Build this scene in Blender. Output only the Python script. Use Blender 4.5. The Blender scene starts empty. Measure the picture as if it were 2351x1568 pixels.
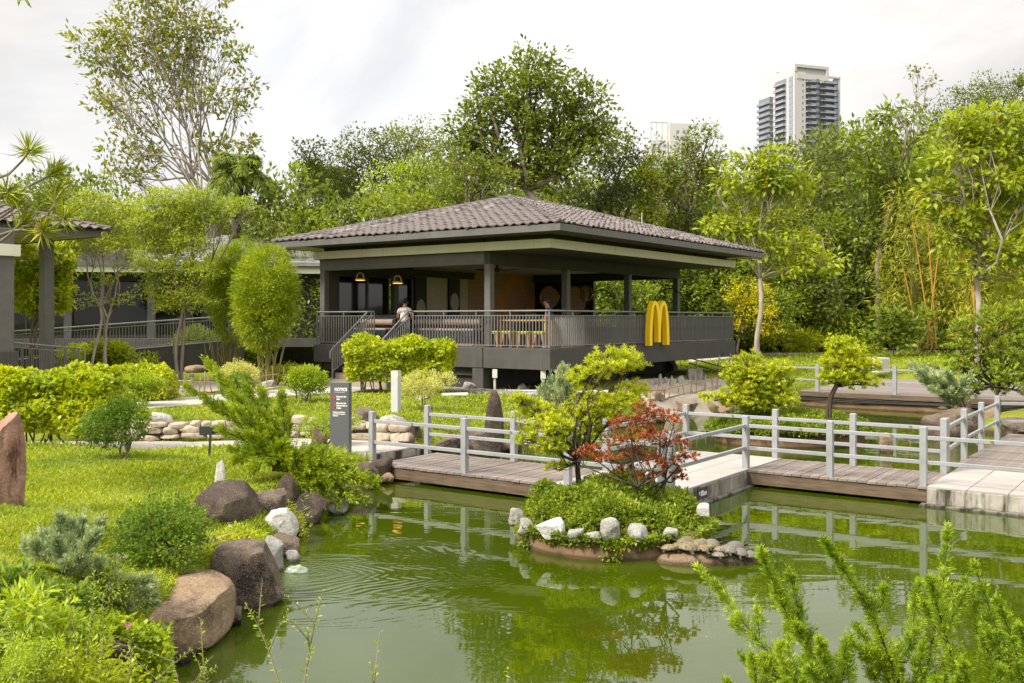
import bpy, bmesh, math, random
import numpy as np
from mathutils import Vector, Matrix, noise as mnoise
R = math.radians
scene = bpy.context.scene
COL = scene.collection
# ---------------------------------------------------------------- camera
EYE = 2.78           # metres above the pond
F, CX, HY = 2230.0, 1175.5, 733.0      # focal length, centre and horizon in pixels of a 2351 px wide print
cam_d = bpy.data.cameras.new('camera'); cam = bpy.data.objects.new('camera', cam_d); COL.objects.link(cam)
cam.location = (0, 0, EYE); cam.rotation_euler = (R(90), 0, 0)
cam_d.sensor_width = 36.0; cam_d.lens = 36.0 * F / 2351.0
cam_d.shift_y = -(784.0 - HY) / 2351.0
cam_d.clip_start = 0.05; cam_d.clip_end = 6000
scene.camera = cam
# ---------------------------------------------------------------- world: Nishita sky behind a pale cloud cover
SUN_EL, SUN_AZ = 46.0, -122.0          # azimuth from +Y, clockwise positive (the sun stands to the left, a little behind)
world = bpy.data.worlds.new('World'); scene.world = world; world.use_nodes = True
wn, wl = world.node_tree.nodes, world.node_tree.links
wn.clear()
w_out = wn.new('ShaderNodeOutputWorld'); w_bg = wn.new('ShaderNodeBackground')
w_sky = wn.new('ShaderNodeTexSky'); w_sky.sky_type = 'NISHITA'; w_sky.sun_disc = False
w_sky.sun_elevation = R(SUN_EL); w_sky.sun_rotation = R(SUN_AZ)
w_tc = wn.new('ShaderNodeTexCoord')
w_map = wn.new('ShaderNodeMapping'); w_map.inputs['Scale'].default_value = (1, 1, 1.5); w_map.inputs['Location'].default_value = (5.3, 1.7, 0.6)
w_n1 = wn.new('ShaderNodeTexNoise'); w_n1.inputs['Scale'].default_value = 2.3; w_n1.inputs['Detail'].default_value = 7; w_n1.inputs['Roughness'].default_value = .52; w_n1.inputs['Distortion'].default_value = .6
w_r1 = wn.new('ShaderNodeValToRGB')
w_r1.color_ramp.elements[0].position = .36; w_r1.color_ramp.elements[0].color = (2.2, 2.14, 2.10, 1)
w_r1.color_ramp.elements[1].position = .62; w_r1.color_ramp.elements[1].color = (3.8, 3.70, 3.58, 1)
w_n2 = wn.new('ShaderNodeTexNoise'); w_n2.inputs['Scale'].default_value = 1.6; w_n2.inputs['Detail'].default_value = 6; w_n2.inputs['Roughness'].default_value = .55
w_r2 = wn.new('ShaderNodeValToRGB')
w_r2.color_ramp.elements[0].position = .34; w_r2.color_ramp.elements[0].color = (.80, .80, .80, 1)
w_r2.color_ramp.elements[1].position = .50; w_r2.color_ramp.elements[1].color = (1, 1, 1, 1)
w_mix = wn.new('ShaderNodeMix'); w_mix.data_type = 'RGBA'
wl.new(w_tc.outputs['Generated'], w_map.inputs['Vector'])
wl.new(w_map.outputs['Vector'], w_n1.inputs['Vector']); wl.new(w_map.outputs['Vector'], w_n2.inputs['Vector'])
wl.new(w_n1.outputs['Fac'], w_r1.inputs['Fac']); wl.new(w_n2.outputs['Fac'], w_r2.inputs['Fac'])
wl.new(w_r2.outputs['Color'], w_mix.inputs['Factor'])
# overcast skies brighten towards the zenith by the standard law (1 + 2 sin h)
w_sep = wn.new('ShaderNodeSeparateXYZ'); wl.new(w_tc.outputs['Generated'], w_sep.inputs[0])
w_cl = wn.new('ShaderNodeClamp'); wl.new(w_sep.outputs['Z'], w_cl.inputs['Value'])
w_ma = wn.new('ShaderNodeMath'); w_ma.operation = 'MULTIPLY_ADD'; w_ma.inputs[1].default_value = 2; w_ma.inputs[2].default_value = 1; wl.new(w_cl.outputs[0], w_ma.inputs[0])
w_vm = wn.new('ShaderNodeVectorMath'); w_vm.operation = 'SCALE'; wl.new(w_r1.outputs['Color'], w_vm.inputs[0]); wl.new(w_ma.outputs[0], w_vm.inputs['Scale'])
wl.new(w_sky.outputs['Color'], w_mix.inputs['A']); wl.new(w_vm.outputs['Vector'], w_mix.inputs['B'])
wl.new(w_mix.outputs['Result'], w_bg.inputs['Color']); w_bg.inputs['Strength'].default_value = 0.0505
wl.new(w_bg.outputs['Background'], w_out.inputs['Surface'])
# ---------------------------------------------------------------- hazy sun
sun_d = bpy.data.lights.new('sun', 'SUN'); sun_d.energy = 1.25; sun_d.angle = R(16); sun_d.color = (1, .94, .82)
sun = bpy.data.objects.new('sun', sun_d); COL.objects.link(sun)
_el, _az = R(SUN_EL), R(SUN_AZ)
_dir = Vector((math.sin(_az) * math.cos(_el), math.cos(_az) * math.cos(_el), math.sin(_el)))
sun.rotation_euler = _dir.to_track_quat('Z', 'Y').to_euler(); sun.location = (-20, -10, 40)
# ---------------------------------------------------------------- exposure
scene.view_settings.view_transform = 'Standard'; scene.view_settings.look = 'None'
scene.view_settings.exposure = 2.3; scene.view_settings.gamma = 1.0; scene.view_settings.use_curve_mapping = False
scene.render.engine = 'CYCLES'
try:
    scene.cycles.max_bounces = 8; scene.cycles.transparent_max_bounces = 8
    scene.cycles.diffuse_bounces = 3; scene.cycles.transmission_bounces = 4; scene.cycles.glossy_bounces = 3
    scene.cycles.caustics_reflective = False; scene.cycles.caustics_refractive = False
    scene.cycles.sample_clamp_indirect = 6
except Exception:
    pass

# ================================================================ helpers
TH = R(-35.6)                                     # all buildings and bridges share one plan grid
CA, SA = math.cos(TH), math.sin(TH)
def AB(s, t, z=0.0):                              # plan grid (s, t) -> world
    return Vector((CA * s - SA * t, SA * s + CA * t, z))
def PG(u, v, z=0.0):                              # photo pixel -> point on the level z
    Y = (EYE - z) * F / (v - HY)
    return Vector(((u - CX) / F * Y, Y, z))
def PD(u, v, Y):                                  # photo pixel at the distance Y
    return Vector(((u - CX) / F * Y, Y, EYE - (v - HY) / F * Y))
def tag(o, label=None, cat=None, group=None, kind=None):
    if label: o['label'] = label
    if cat: o['category'] = cat
    if group: o['group'] = group
    if kind: o['kind'] = kind
    return o
def thing(name, label, cat, loc=(0, 0, 0), rz=0.0, group=None):
    o = bpy.data.objects.new(name, None); COL.objects.link(o)
    o.location = loc; o.rotation_euler = (0, 0, rz); o.empty_display_size = .2
    return tag(o, label, cat, group)
def mesh_np(name, V, faces, mats=None, smooth=False):
    me = bpy.data.meshes.new(name)
    V = np.asarray(V, dtype=np.float32).reshape(-1, 3)
    if isinstance(faces, np.ndarray):
        n, k = faces.shape
        me.vertices.add(len(V)); me.vertices.foreach_set('co', V.ravel())
        me.loops.add(n * k); me.loops.foreach_set('vertex_index', faces.astype(np.int32).ravel())
        me.polygons.add(n)
        me.polygons.foreach_set('loop_start', np.arange(0, n * k, k, dtype=np.int32))
        if smooth: me.polygons.foreach_set('use_smooth', np.ones(n, dtype=bool))
        me.update(calc_edges=True)
    else:
        me.from_pydata(V.tolist(), [], faces)
        if smooth: me.polygons.foreach_set('use_smooth', np.ones(len(me.polygons), dtype=bool))
        me.update()
    if mats is not None:
        me.materials.append(mats)
    return me
def link(name, me, parent=None, loc=None, rot=None, scale=None):
    o = bpy.data.objects.new(name, me); COL.objects.link(o)
    if parent: o.parent = parent
    if loc is not None: o.location = loc
    if rot is not None: o.rotation_euler = rot
    if scale is not None: o.scale = scale
    return o
class MB:
    """collects shapes of ONE part"""
    def __init__(s): s.v = []; s.f = []
    def add(s, V, Fc):
        n = len(s.v); s.v += [tuple(p) for p in V]; s.f += [tuple(i + n for i in f) for f in Fc]; return s
    def box(s, x0, x1, y0, y1, z0, z1):
        return s.add([(x0, y0, z0), (x1, y0, z0), (x1, y1, z0), (x0, y1, z0), (x0, y0, z1), (x1, y0, z1), (x1, y1, z1), (x0, y1, z1)],
                     [(3, 2, 1, 0), (4, 5, 6, 7), (0, 1, 5, 4), (1, 2, 6, 5), (2, 3, 7, 6), (3, 0, 4, 7)])
    def hexa(s, b, t):            # four bottom and four top points, both counter-clockwise from above
        return s.add(list(b) + list(t), [(3, 2, 1, 0), (4, 5, 6, 7), (0, 1, 5, 4), (1, 2, 6, 5), (2, 3, 7, 6), (3, 0, 4, 7)])
    def prism(s, poly, z0, z1):
        n = len(poly)
        return s.add([(p[0], p[1], z0) for p in poly] + [(p[0], p[1], z1) for p in poly],
                     [tuple(range(n - 1, -1, -1)), tuple(range(n, 2 * n))] + [(i, (i + 1) % n, n + (i + 1) % n, n + i) for i in range(n)])
    def tube(s, pts, rad, n=8, cap=True):
        pts = [Vector(p) for p in pts]
        if not hasattr(rad, '__len__'): rad = [rad] * len(pts)
        V, Fc = [], []; prev = None
        for i, p in enumerate(pts):
            d = (pts[min(i + 1, len(pts) - 1)] - pts[max(i - 1, 0)]).normalized()
            if prev is None:
                ax = d.orthogonal().normalized()
                if abs(d.z) < .99: ax = d.cross(Vector((0, 0, 1))).normalized()
            else:
                ax = (prev - d * prev.dot(d))
                ax = ax.normalized() if ax.length > 1e-6 else d.orthogonal().normalized()
            prev = ax; bx = d.cross(ax)
            for k in range(n):
                a = 2 * math.pi * k / n
                V.append(p + (ax * math.cos(a) + bx * math.sin(a)) * rad[i])
        for i in range(len(pts) - 1):
            for k in range(n):
                Fc.append((i * n + k, i * n + (k + 1) % n, (i + 1) * n + (k + 1) % n, (i + 1) * n + k))
        if cap:
            Fc.append(tuple(range(n - 1, -1, -1))); Fc.append(tuple((len(pts) - 1) * n + k for k in range(n)))
        return s.add(V, Fc)
    def lathe(s, prof, c=(0, 0, 0), n=20):
        V = []; Fc = []
        for (r, z) in prof:
            for k in range(n):
                a = 2 * math.pi * k / n; V.append((c[0] + r * math.cos(a), c[1] + r * math.sin(a), c[2] + z))
        for i in range(len(prof) - 1):
            for k in range(n):
                Fc.append((i * n + k, i * n + (k + 1) % n, (i + 1) * n + (k + 1) % n, (i + 1) * n + k))
        Fc.append(tuple(range(n - 1, -1, -1))); Fc.append(tuple((len(prof) - 1) * n + k for k in range(n)))
        return s.add(V, Fc)
    def mesh(s, name, mat, smooth=False):
        return mesh_np(name, s.v, s.f, mat, smooth)
    def build(s, name, mat, parent=None, bev=0, smooth=False, loc=None, rot=None):
        me = s.mesh(name, mat, smooth)
        o = link(name, me, parent, loc, rot)
        if bev:
            m = o.modifiers.new('bevel', 'BEVEL'); m.width = bev; m.segments = 1; m.limit_method = 'ANGLE'; m.angle_limit = R(40)
        if smooth:
            shade_auto(me)
        return o
def shade_auto(me, ang=50):
    try: me.set_sharp_from_angle(angle=R(ang))
    except Exception: pass
def copy_tree(o, parent=None):
    c = o.copy(); COL.objects.link(c); c.parent = parent
    for ch in list(o.children): copy_tree(ch, c)
    return c

# ---------------------------------------------------------------- leaves
def rnd(seed): return np.random.default_rng(seed)
def unit(a):
    return a / np.maximum(np.linalg.norm(a, axis=-1, keepdims=True), 1e-9)
def leaf_arrays(C, D, N, L, W, fold=.18, wide=.45, droop=.0):
    """folded four-cornered leaves: C base point, D axis, N upward normal, L length, W width"""
    D = unit(D); S = unit(np.cross(D, N)); Nn = np.cross(S, D)
    L = L[:, None]; W = W[:, None]
    mid = C + D * L * wide
    tip = C + D * L - Nn * L * droop
    l = mid + S * W * .5 + Nn * W * fold; r = mid - S * W * .5 + Nn * W * fold
    V = np.stack([C, l, tip, r], 1).reshape(-1, 3)
    n = len(C); b = np.arange(n)[:, None] * 4
    Fc = np.concatenate([b + np.array([[0, 2, 1]]), b + np.array([[0, 3, 2]])], 0)
    return V, Fc
def leaf_mesh(name, arrs, mat):
    Vs, Fs, n = [], [], 0
    for V, Fc in arrs:
        Vs.append(V); Fs.append(Fc + n); n += len(V)
    return mesh_np(name, np.concatenate(Vs), np.concatenate(Fs), mat)
def rand_dirs(rg, n):
    v = rg.normal(size=(n, 3)); return unit(v)
def clump_leaves(rg, centers, out, per, cr, L, W, up=.6, flat=.6, outw=.5, rnd_n=.45, hang=.0, shell=.45, fold=.18, wide=.45, tuft=False):
    """leaf clumps: 'per' leaves round every centre within the radius cr"""
    n = len(centers)
    C = np.repeat(centers, per, 0); O = np.repeat(out, per, 0)
    m = len(C)
    cr_ = np.repeat(cr, per) if hasattr(cr, '__len__') else np.full(m, cr)
    d = rand_dirs(rg, m)
    if tuft:
        ax = unit(O * outw + np.array([0, 0, up]) + rand_dirs(rg, m) * .15)
        dd = unit(d * .75 + ax * .8)
        P = C + dd * (cr_ * .12)[:, None]
        Nn = unit(ax - dd * .5 + rand_dirs(rg, m) * .2)
        D = dd
    else:
        rr = (shell + (1 - shell) * rg.random(m)) * cr_
        off = d * rr[:, None]; off[:, 2] *= flat
        P = C + off
        D = unit(d * .7 + O * outw + rand_dirs(rg, m) * .6 + np.array([0, 0, -hang]))
        Nn = unit(np.array([0, 0, up]) + d * .45 + O * .35 + rand_dirs(rg, m) * rnd_n)
    ln = L * (.7 + .6 * rg.random(m)); wd = W * (.7 + .6 * rg.random(m))
    return leaf_arrays(P, D, Nn, ln, wd, fold, wide)
def shell_points(rg, c, r, n, inner=.6, low=-.55):
    """points in the outer shell of an ellipsoid, few on its underside"""
    d = rand_dirs(rg, int(n * 2.2) + 8)
    d = d[(d[:, 2] > low) | (rg.random(len(d)) < .25)][:n]
    k = inner + (1 - inner) * rg.random(len(d)) ** .6
    return np.asarray(c) + d * k[:, None] * np.asarray(r), d
# ================================================================ materials
MATS = {}
def newmat(name):
    m = bpy.data.materials.new(name); m.use_nodes = True
    nt = m.node_tree; nt.nodes.clear()
    out = nt.nodes.new('ShaderNodeOutputMaterial')
    MATS[name] = m
    return m, nt.nodes, nt.links, out
def ramp(nd, stops, interp='LINEAR'):
    r = nd.new('ShaderNodeValToRGB'); cr = r.color_ramp; cr.interpolation = interp
    while len(cr.elements) < len(stops): cr.elements.new(.5)
    for e, (p, c) in zip(cr.elements, stops):
        e.position = p; e.color = (c[0], c[1], c[2], 1) if hasattr(c, '__len__') else (c, c, c, 1)
    return r
def surf(name, stops, scale=4, detail=6, rough=.7, spec=.35, metal=0, bump=.0, bscale=30, bdist=.01, stretch=(1, 1, 1), nrough=.6,
         speck=None, island=0, stain=None, coords='Object', distort=.4, rvar=0, wet=False):
    """mottled surface: noise ramp + optional speckles, stains, per-piece tone and fine relief"""
    m, nd, ln, out = newmat(name)
    b = nd.new('ShaderNodeBsdfPrincipled')
    tc = nd.new('ShaderNodeTexCoord'); mp = nd.new('ShaderNodeMapping'); mp.inputs['Scale'].default_value = stretch
    ln.new(tc.outputs[coords], mp.inputs['Vector'])
    nz = nd.new('ShaderNodeTexNoise'); nz.inputs['Scale'].default_value = scale; nz.inputs['Detail'].default_value = detail
    nz.inputs['Roughness'].default_value = nrough; nz.inputs['Distortion'].default_value = distort
    ln.new(mp.outputs['Vector'], nz.inputs['Vector'])
    r = ramp(nd, stops); ln.new(nz.outputs['Fac'], r.inputs['Fac'])
    col = r.outputs['Color']
    def mixc(fac, A, B, mode='MIX'):
        x = nd.new('ShaderNodeMix'); x.data_type = 'RGBA'; x.blend_type = mode
        if hasattr(fac, 'is_output'): ln.new(fac, x.inputs['Factor'])
        else: x.inputs['Factor'].default_value = fac
        for s, val in (('A', A), ('B', B)):
            if hasattr(val, 'is_output'): ln.new(val, x.inputs[s])
            else: x.inputs[s].default_value = (val[0], val[1], val[2], 1)
        return x.outputs['Result']
    if stain:                      # (colour, scale, low, high, stretch)
        sc, ss, lo, hi, st = stain
        mp2 = nd.new('ShaderNodeMapping'); mp2.inputs['Scale'].default_value = st; ln.new(tc.outputs[coords], mp2.inputs['Vector'])
        n2 = nd.new('ShaderNodeTexNoise'); n2.inputs['Scale'].default_value = ss; n2.inputs['Detail'].default_value = 5; n2.inputs['Roughness'].default_value = .65
        ln.new(mp2.outputs['Vector'], n2.inputs['Vector'])
        r2 = ramp(nd, [(lo, 0), (hi, 1)]); ln.new(n2.outputs['Fac'], r2.inputs['Fac'])
        col = mixc(r2.outputs['Color'], col, sc)
    if speck:                      # (colour, scale, threshold, amount)
        n3 = nd.new('ShaderNodeTexNoise'); n3.inputs['Scale'].default_value = speck[1]; n3.inputs['Detail'].default_value = 2
        ln.new(tc.outputs[coords], n3.inputs['Vector'])
        r3 = ramp(nd, [(speck[2], 0), (min(speck[2] + .07, 1), speck[3])]); ln.new(n3.outputs['Fac'], r3.inputs['Fac'])
        col = mixc(r3.outputs['Color'], col, speck[0])
    if wet:                        # dark damp band where the stone meets the water
        gp = nd.new('ShaderNodeNewGeometry'); sz = nd.new('ShaderNodeSeparateXYZ'); ln.new(gp.outputs['Position'], sz.inputs[0])
        wz = nd.new('ShaderNodeMath'); wz.operation = 'MULTIPLY_ADD'; wz.inputs[1].default_value = -.05; ln.new(nz.outputs['Fac'], wz.inputs[0]); ln.new(sz.outputs['Z'], wz.inputs[2])
        rw = ramp(nd, [(.0, .4), (.03, 1.0)]); ln.new(wz.outputs[0], rw.inputs['Fac'])
        col = mixc(1.0, col, rw.outputs['Color'], 'MULTIPLY')
    if island or rvar:
        if rvar:
            g = nd.new('ShaderNodeObjectInfo'); src = g.outputs['Random']; amt = rvar
        else:
            g = nd.new('ShaderNodeNewGeometry'); src = g.outputs['Random Per Island']; amt = island
        r4 = ramp(nd, [(0, 1 - amt), (1, 1 + amt)]); ln.new(src, r4.inputs['Fac'])
        col = mixc(1.0, col, r4.outputs['Color'], 'MULTIPLY')
    ln.new(col, b.inputs['Base Color'])
    b.inputs['Roughness'].default_value = rough; b.inputs['Metallic'].default_value = metal
    b.inputs['Specular IOR Level'].default_value = spec
    if bump:
        nb = nd.new('ShaderNodeTexNoise'); nb.inputs['Scale'].default_value = bscale; nb.inputs['Detail'].default_value = 5; nb.inputs['Roughness'].default_value = .65
        ln.new(mp.outputs['Vector'], nb.inputs['Vector'])
        bp = nd.new('ShaderNodeBump'); bp.inputs['Strength'].default_value = bump; bp.inputs['Distance'].default_value = bdist
        ln.new(nb.outputs['Fac'], bp.inputs['Height']); ln.new(bp.outputs['Normal'], b.inputs['Normal'])
    ln.new(b.outputs['BSDF'], out.inputs['Surface'])
    return m
LEAF_GAIN = 1.95
def leafmat(name, cols, trans=.4, rough=.45, spec=.35, nscale=.8, accent=None, tint=None):
    """foliage: tone by leaf and by clump, thin-leaf translucency; accent = (colour, share of leaves)"""
    m, nd, ln, out = newmat(name)
    cols = [tuple(min(x * LEAF_GAIN * w, .62) for x, w in zip(c, (1.08, 1.0, .75))) for c in cols]
    g = nd.new('ShaderNodeNewGeometry'); tc = nd.new('ShaderNodeTexCoord')
    nz = nd.new('ShaderNodeTexNoise'); nz.inputs['Scale'].default_value = nscale; nz.inputs['Detail'].default_value = 3
    ln.new(tc.outputs['Object'], nz.inputs['Vector'])
    ad = nd.new('ShaderNodeMath'); ad.operation = 'MULTIPLY_ADD'; ad.inputs[1].default_value = .55
    mu = nd.new('ShaderNodeMath'); mu.operation = 'MULTIPLY_ADD'; mu.inputs[1].default_value = 1.5; mu.inputs[2].default_value = -.52
    ln.new(nz.outputs['Fac'], mu.inputs[0])
    ln.new(g.outputs['Random Per Island'], ad.inputs[0]); ln.new(mu.outputs[0], ad.inputs[2])
    k = len(cols)
    r = ramp(nd, [(i / max(k - 1, 1), c) for i, c in enumerate(cols)]); ln.new(ad.outputs[0], r.inputs['Fac'])
    col = r.outputs['Color']
    if accent:
        r5 = ramp(nd, [(1 - accent[1] - .001, 0), (1 - accent[1], 1)], 'CONSTANT'); ln.new(g.outputs['Random Per Island'], r5.inputs['Fac'])
        x = nd.new('ShaderNodeMix'); x.data_type = 'RGBA'; ln.new(r5.outputs['Color'], x.inputs['Factor'])
        ln.new(col, x.inputs['A']); x.inputs['B'].default_value = (*accent[0], 1); col = x.outputs['Result']
    b = nd.new('ShaderNodeBsdfPrincipled'); ln.new(col, b.inputs['Base Color'])
    b.inputs['Roughness'].default_value = rough; b.inputs['Specular IOR Level'].default_value = spec
    t = nd.new('ShaderNodeBsdfTranslucent')
    hs = nd.new('ShaderNodeHueSaturation'); hs.inputs['Value'].default_value = 1.35; hs.inputs['Saturation'].default_value = 1.05; hs.inputs['Hue'].default_value = .492
    ln.new(col, hs.inputs['Color']); ln.new(hs.outputs['Color'], t.inputs['Color'])
    mx = nd.new('ShaderNodeMixShader'); mx.inputs[0].default_value = trans
    ln.new(b.outputs['BSDF'], mx.inputs[1]); ln.new(t.outputs['BSDF'], mx.inputs[2])
    ln.new(mx.outputs[0], out.inputs['Surface'])
    return m
def glassmat(name, tint, rough=.02, dark=.0):
    m, nd, ln, out = newmat(name)
    b = nd.new('ShaderNodeBsdfPrincipled'); b.inputs['Base Color'].default_value = (*tint, 1); b.inputs['Roughness'].default_value = rough
    b.inputs['Specular IOR Level'].default_value = .6; b.inputs['IOR'].default_value = 1.5
    tr = nd.new('ShaderNodeBsdfTransparent'); tr.inputs['Color'].default_value = (.8, .82, .8, 1)
    mx = nd.new('ShaderNodeMixShader'); mx.inputs[0].default_value = dark
    ln.new(tr.outputs[0], mx.inputs[1]); ln.new(b.outputs[0], mx.inputs[2]); ln.new(mx.outputs[0], out.inputs['Surface'])
    return m
def emit(name, col, s):
    m, nd, ln, out = newmat(name)
    e = nd.new('ShaderNodeEmission'); e.inputs['Color'].default_value = (*col, 1); e.inputs['Strength'].default_value = s
    ln.new(e.outputs[0], out.inputs['Surface']); return m
def flat(name, c, rough=.6, spec=.35, metal=0, var=.12, **k):
    return surf(name, [(.3, [x * (1 - var) for x in c]), (.7, [x * (1 + var) for x in c])], rough=rough, spec=spec, metal=metal, **k)

M = {}
# built things
M['tile_roof'] = surf('roof_tile', [(.25, (.080, .063, .058)), (.5, (.138, .112, .104)), (.75, (.22, .182, .170))], scale=1.3, rough=.62, spec=.4, bump=.3, bscale=40, bdist=.006, island=.5, stain=((.055, .045, .043), 2.2, .52, .72, (1, 1, 1)))
M['ridge'] = flat('ridge_tile', (.105, .09, .088), rough=.65, bump=.2)
M['pale_roof'] = surf('pale_roof_tile', [(.3, (.22, .215, .22)), (.7, (.34, .33, .335))], scale=1.2, rough=.4, spec=.5, island=.15)
M['dark'] = surf('charcoal_paint', [(.3, (.046, .043, .039)), (.7, (.062, .058, .053))], scale=2, rough=.75, spec=.25, bump=.25, bscale=60, bdist=.004)
M['slab'] = surf('slab_paint', [(.3, (.062, .058, .052)), (.7, (.085, .08, .073))], scale=1.4, rough=.75, spec=.25, bump=.3, bscale=50, bdist=.004, stain=((.10, .095, .088), 1.4, .56, .75, (6, 6, .35)))
M['steel'] = surf('grey_painted_steel', [(.3, (.098, .093, .087)), (.7, (.13, .124, .117))], scale=3, rough=.5, spec=.4, stain=((.24, .235, .23), 9, .66, .74, (1, 1, 1)))
M['railing'] = surf('railing_paint', [(.3, (.16, .155, .15)), (.7, (.21, .205, .20))], scale=3, rough=.45, spec=.45, stain=((.42, .42, .42), 11, .66, .75, (1, 1, 1)))
M['cream'] = surf('cream_fascia', [(.3, (.64, .615, .52)), (.7, (.71, .69, .59))], scale=.8, rough=.5, spec=.3, stain=((.44, .42, .33), 1.2, .58, .8, (5, 5, .4)))
M['soffit'] = flat('soffit_boards', (.42, .40, .34), rough=.7, var=.08)
M['ceiling'] = flat('ceiling_plaster', (.78, .72, .62), rough=.8, var=.05)
M['plaster'] = flat('beige_plaster', (.55, .48, .36), rough=.8, var=.06)
M['floor_in'] = flat('terrace_floor', (.16, .14, .12), rough=.6)
M['glass'] = glassmat('window_glass', (.012, .014, .012), dark=.55)
M['glass_dark'] = surf('tinted_glass', [(.3, (.006, .007, .006)), (.7, (.010, .011, .009))], scale=1, rough=.04, spec=.7)
M['mirror'] = flat('mirror_glass', (.75, .76, .74), rough=.03, metal=1, var=.01)
M['dullmirror'] = flat('beige_disc', (.42, .38, .28), rough=.5, var=.04)
M['brass'] = flat('brass_rim', (.55, .33, .07), rough=.35, metal=.7)
M['black'] = flat('black_finish', (.012, .012, .012), rough=.5)
M['yellow'] = flat('sign_yellow', (.95, .62, .006), rough=.35, spec=.5, var=.03)
M['yellow_side'] = M['yellow']
M['ochre'] = flat('ochre_paint', (.62, .23, .02), rough=.6, var=.08)
M['oak'] = surf('light_oak', [(.3, (.36, .22, .12)), (.7, (.46, .29, .16))], scale=3, stretch=(8, 8, 1), rough=.5)
M['cushion'] = flat('lime_cushion', (.62, .62, .02), rough=.6)
M['terrazzo'] = surf('dark_terrazzo', [(.3, (.018, .02, .028)), (.7, (.025, .027, .036))], scale=3, rough=.4, speck=((.45, .45, .48), 55, .63, 1))
M['taupe'] = flat('taupe_leather', (.34, .26, .21), rough=.5)
M['steel_bright'] = flat('stainless_steel', (.55, .54, .52), rough=.25, metal=.9)
M['pipe'] = flat('white_pipe', (.62, .60, .55), rough=.5)
M['lampglow'] = emit('lamp_glow', (1.0, .50, .10), .55)
M['step'] = surf('step_tile', [(.3, (.30, .25, .20)), (.7, (.36, .30, .245))], scale=2, rough=.6)
M['nosing'] = flat('step_nosing', (.42, .27, .13), rough=.6)
M['bridge_paint'] = surf('bridge_grey_paint', [(.3, (.25, .255, .262)), (.7, (.33, .335, .34))], scale=2.2, rough=.45, spec=.45, bump=.12, bscale=90, bdist=.002,
                         stain=((.15, .11, .085), 6, .64, .70, (1, 1, .6)), speck=((.17, .165, .16), 30, .66, .8))
M['plank'] = surf('weathered_plank', [(.2, (.115, .09, .078)), (.5, (.19, .155, .135)), (.8, (.29, .245, .215))], scale=3.2, stretch=(9, .8, 3), rough=.72, spec=.3, bump=.4, bscale=9, bdist=.004, rvar=.16)
M['fascia_wood'] = surf('fascia_timber', [(.22, (.042, .028, .018)), (.5, (.125, .085, .055)), (.8, (.20, .145, .095))], scale=3, stretch=(.7, 3, 7), rough=.7, spec=.3, bump=.4, bscale=10, bdist=.005)
M['back_plank'] = surf('deck_plank', [(.25, (.155, .128, .115)), (.75, (.25, .21, .19))], scale=2.6, stretch=(.6, 8, 3), rough=.72, bump=.3, bscale=10, bdist=.004, rvar=.12)
M['white_tile'] = surf('pale_floor_tile', [(.3, (.34, .305, .28)), (.7, (.41, .37, .34))], scale=1.5, rough=.55, spec=.4, rvar=.07, stain=((.33, .29, .26), 1.5, .58, .8, (1, 1, 1)))
M['concrete'] = surf('stained_concrete', [(.25, (.16, .14, .11)), (.5, (.33, .30, .255)), (.75, (.47, .435, .38))], scale=2.4, rough=.85, spec=.2, bump=.5, bscale=22, bdist=.01, stain=((.055, .05, .037), 1.7, .46, .62, (3.2, 3.2, .5)), wet=True)
M['wall_rust'] = surf('rusty_concrete', [(.25, (.12, .075, .04)), (.6, (.24, .15, .085)), (.8, (.32, .24, .16))], scale=2.2, rough=.85, spec=.2, bump=.4, bscale=18, bdist=.01, stain=((.05, .045, .025), 1.6, .5, .68, (1, 1, 2)), wet=True)
M['path'] = surf('path_paving', [(.3, (.36, .325, .29)), (.7, (.45, .41, .37))], scale=1.1, rough=.8, spec=.2, bump=.2, bscale=20, bdist=.004, rvar=.05)
M['far_path'] = surf('far_paving', [(.3, (.40, .37, .33)), (.7, (.46, .43, .39))], scale=1.1, rough=.8, spec=.2)
M['sign_grey'] = flat('sign_slate', (.105, .105, .115), rough=.5, var=.05)
M['sign_side'] = flat('sign_blue_grey', (.14, .19, .215), rough=.5, var=.05)
M['white'] = flat('white_print', (.80, .79, .77), rough=.6, var=.02)
M['red'] = flat('red_print', (.55, .03, .03), rough=.6, var=.02)
M['dark_sign'] = flat('dark_plate', (.045, .055, .055), rough=.5)
M['bollard'] = flat('bollard_grey', (.48, .485, .49), rough=.45, var=.05)
M['bollard_top'] = flat('bollard_diffuser', (.62, .58, .47), rough=.4, var=.03)
M['lamp_glass'] = flat('lamp_bowl', (.72, .74, .74), rough=.15, var=.04)
M['lamp_pole'] = flat('lamp_pole_paint', (.055, .07, .08), rough=.5)
# mineral
def rockm(name, a, b, c, moss, sp):
    return surf(name, [(.25, a), (.5, b), (.78, c)], scale=3.2, detail=9, rough=.85, spec=.25, bump=1.0, bscale=18, bdist=.03, stain=moss, speck=sp, nrough=.68, wet=True)
M['rock_brown'] = rockm('brown_granite', (.050, .036, .025), (.13, .094, .066), (.26, .20, .145), ((.030, .021, .018), 2.0, .47, .60, (1, 1, 1)), ((.36, .29, .23), 80, .55, .38))
M['rock_tan'] = rockm('tan_granite', (.15, .095, .055), (.26, .18, .11), (.37, .275, .18), ((.07, .045, .03), 1.8, .50, .66, (1, 1, 1)), ((.44, .35, .25), 85, .55, .38))
M['rock_dark'] = rockm('dark_mossy_granite', (.022, .015, .012), (.06, .042, .033), (.15, .11, .08), ((.05, .055, .02), 1.7, .56, .72, (1, 1, 1)), ((.26, .21, .165), 80, .56, .38))
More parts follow.
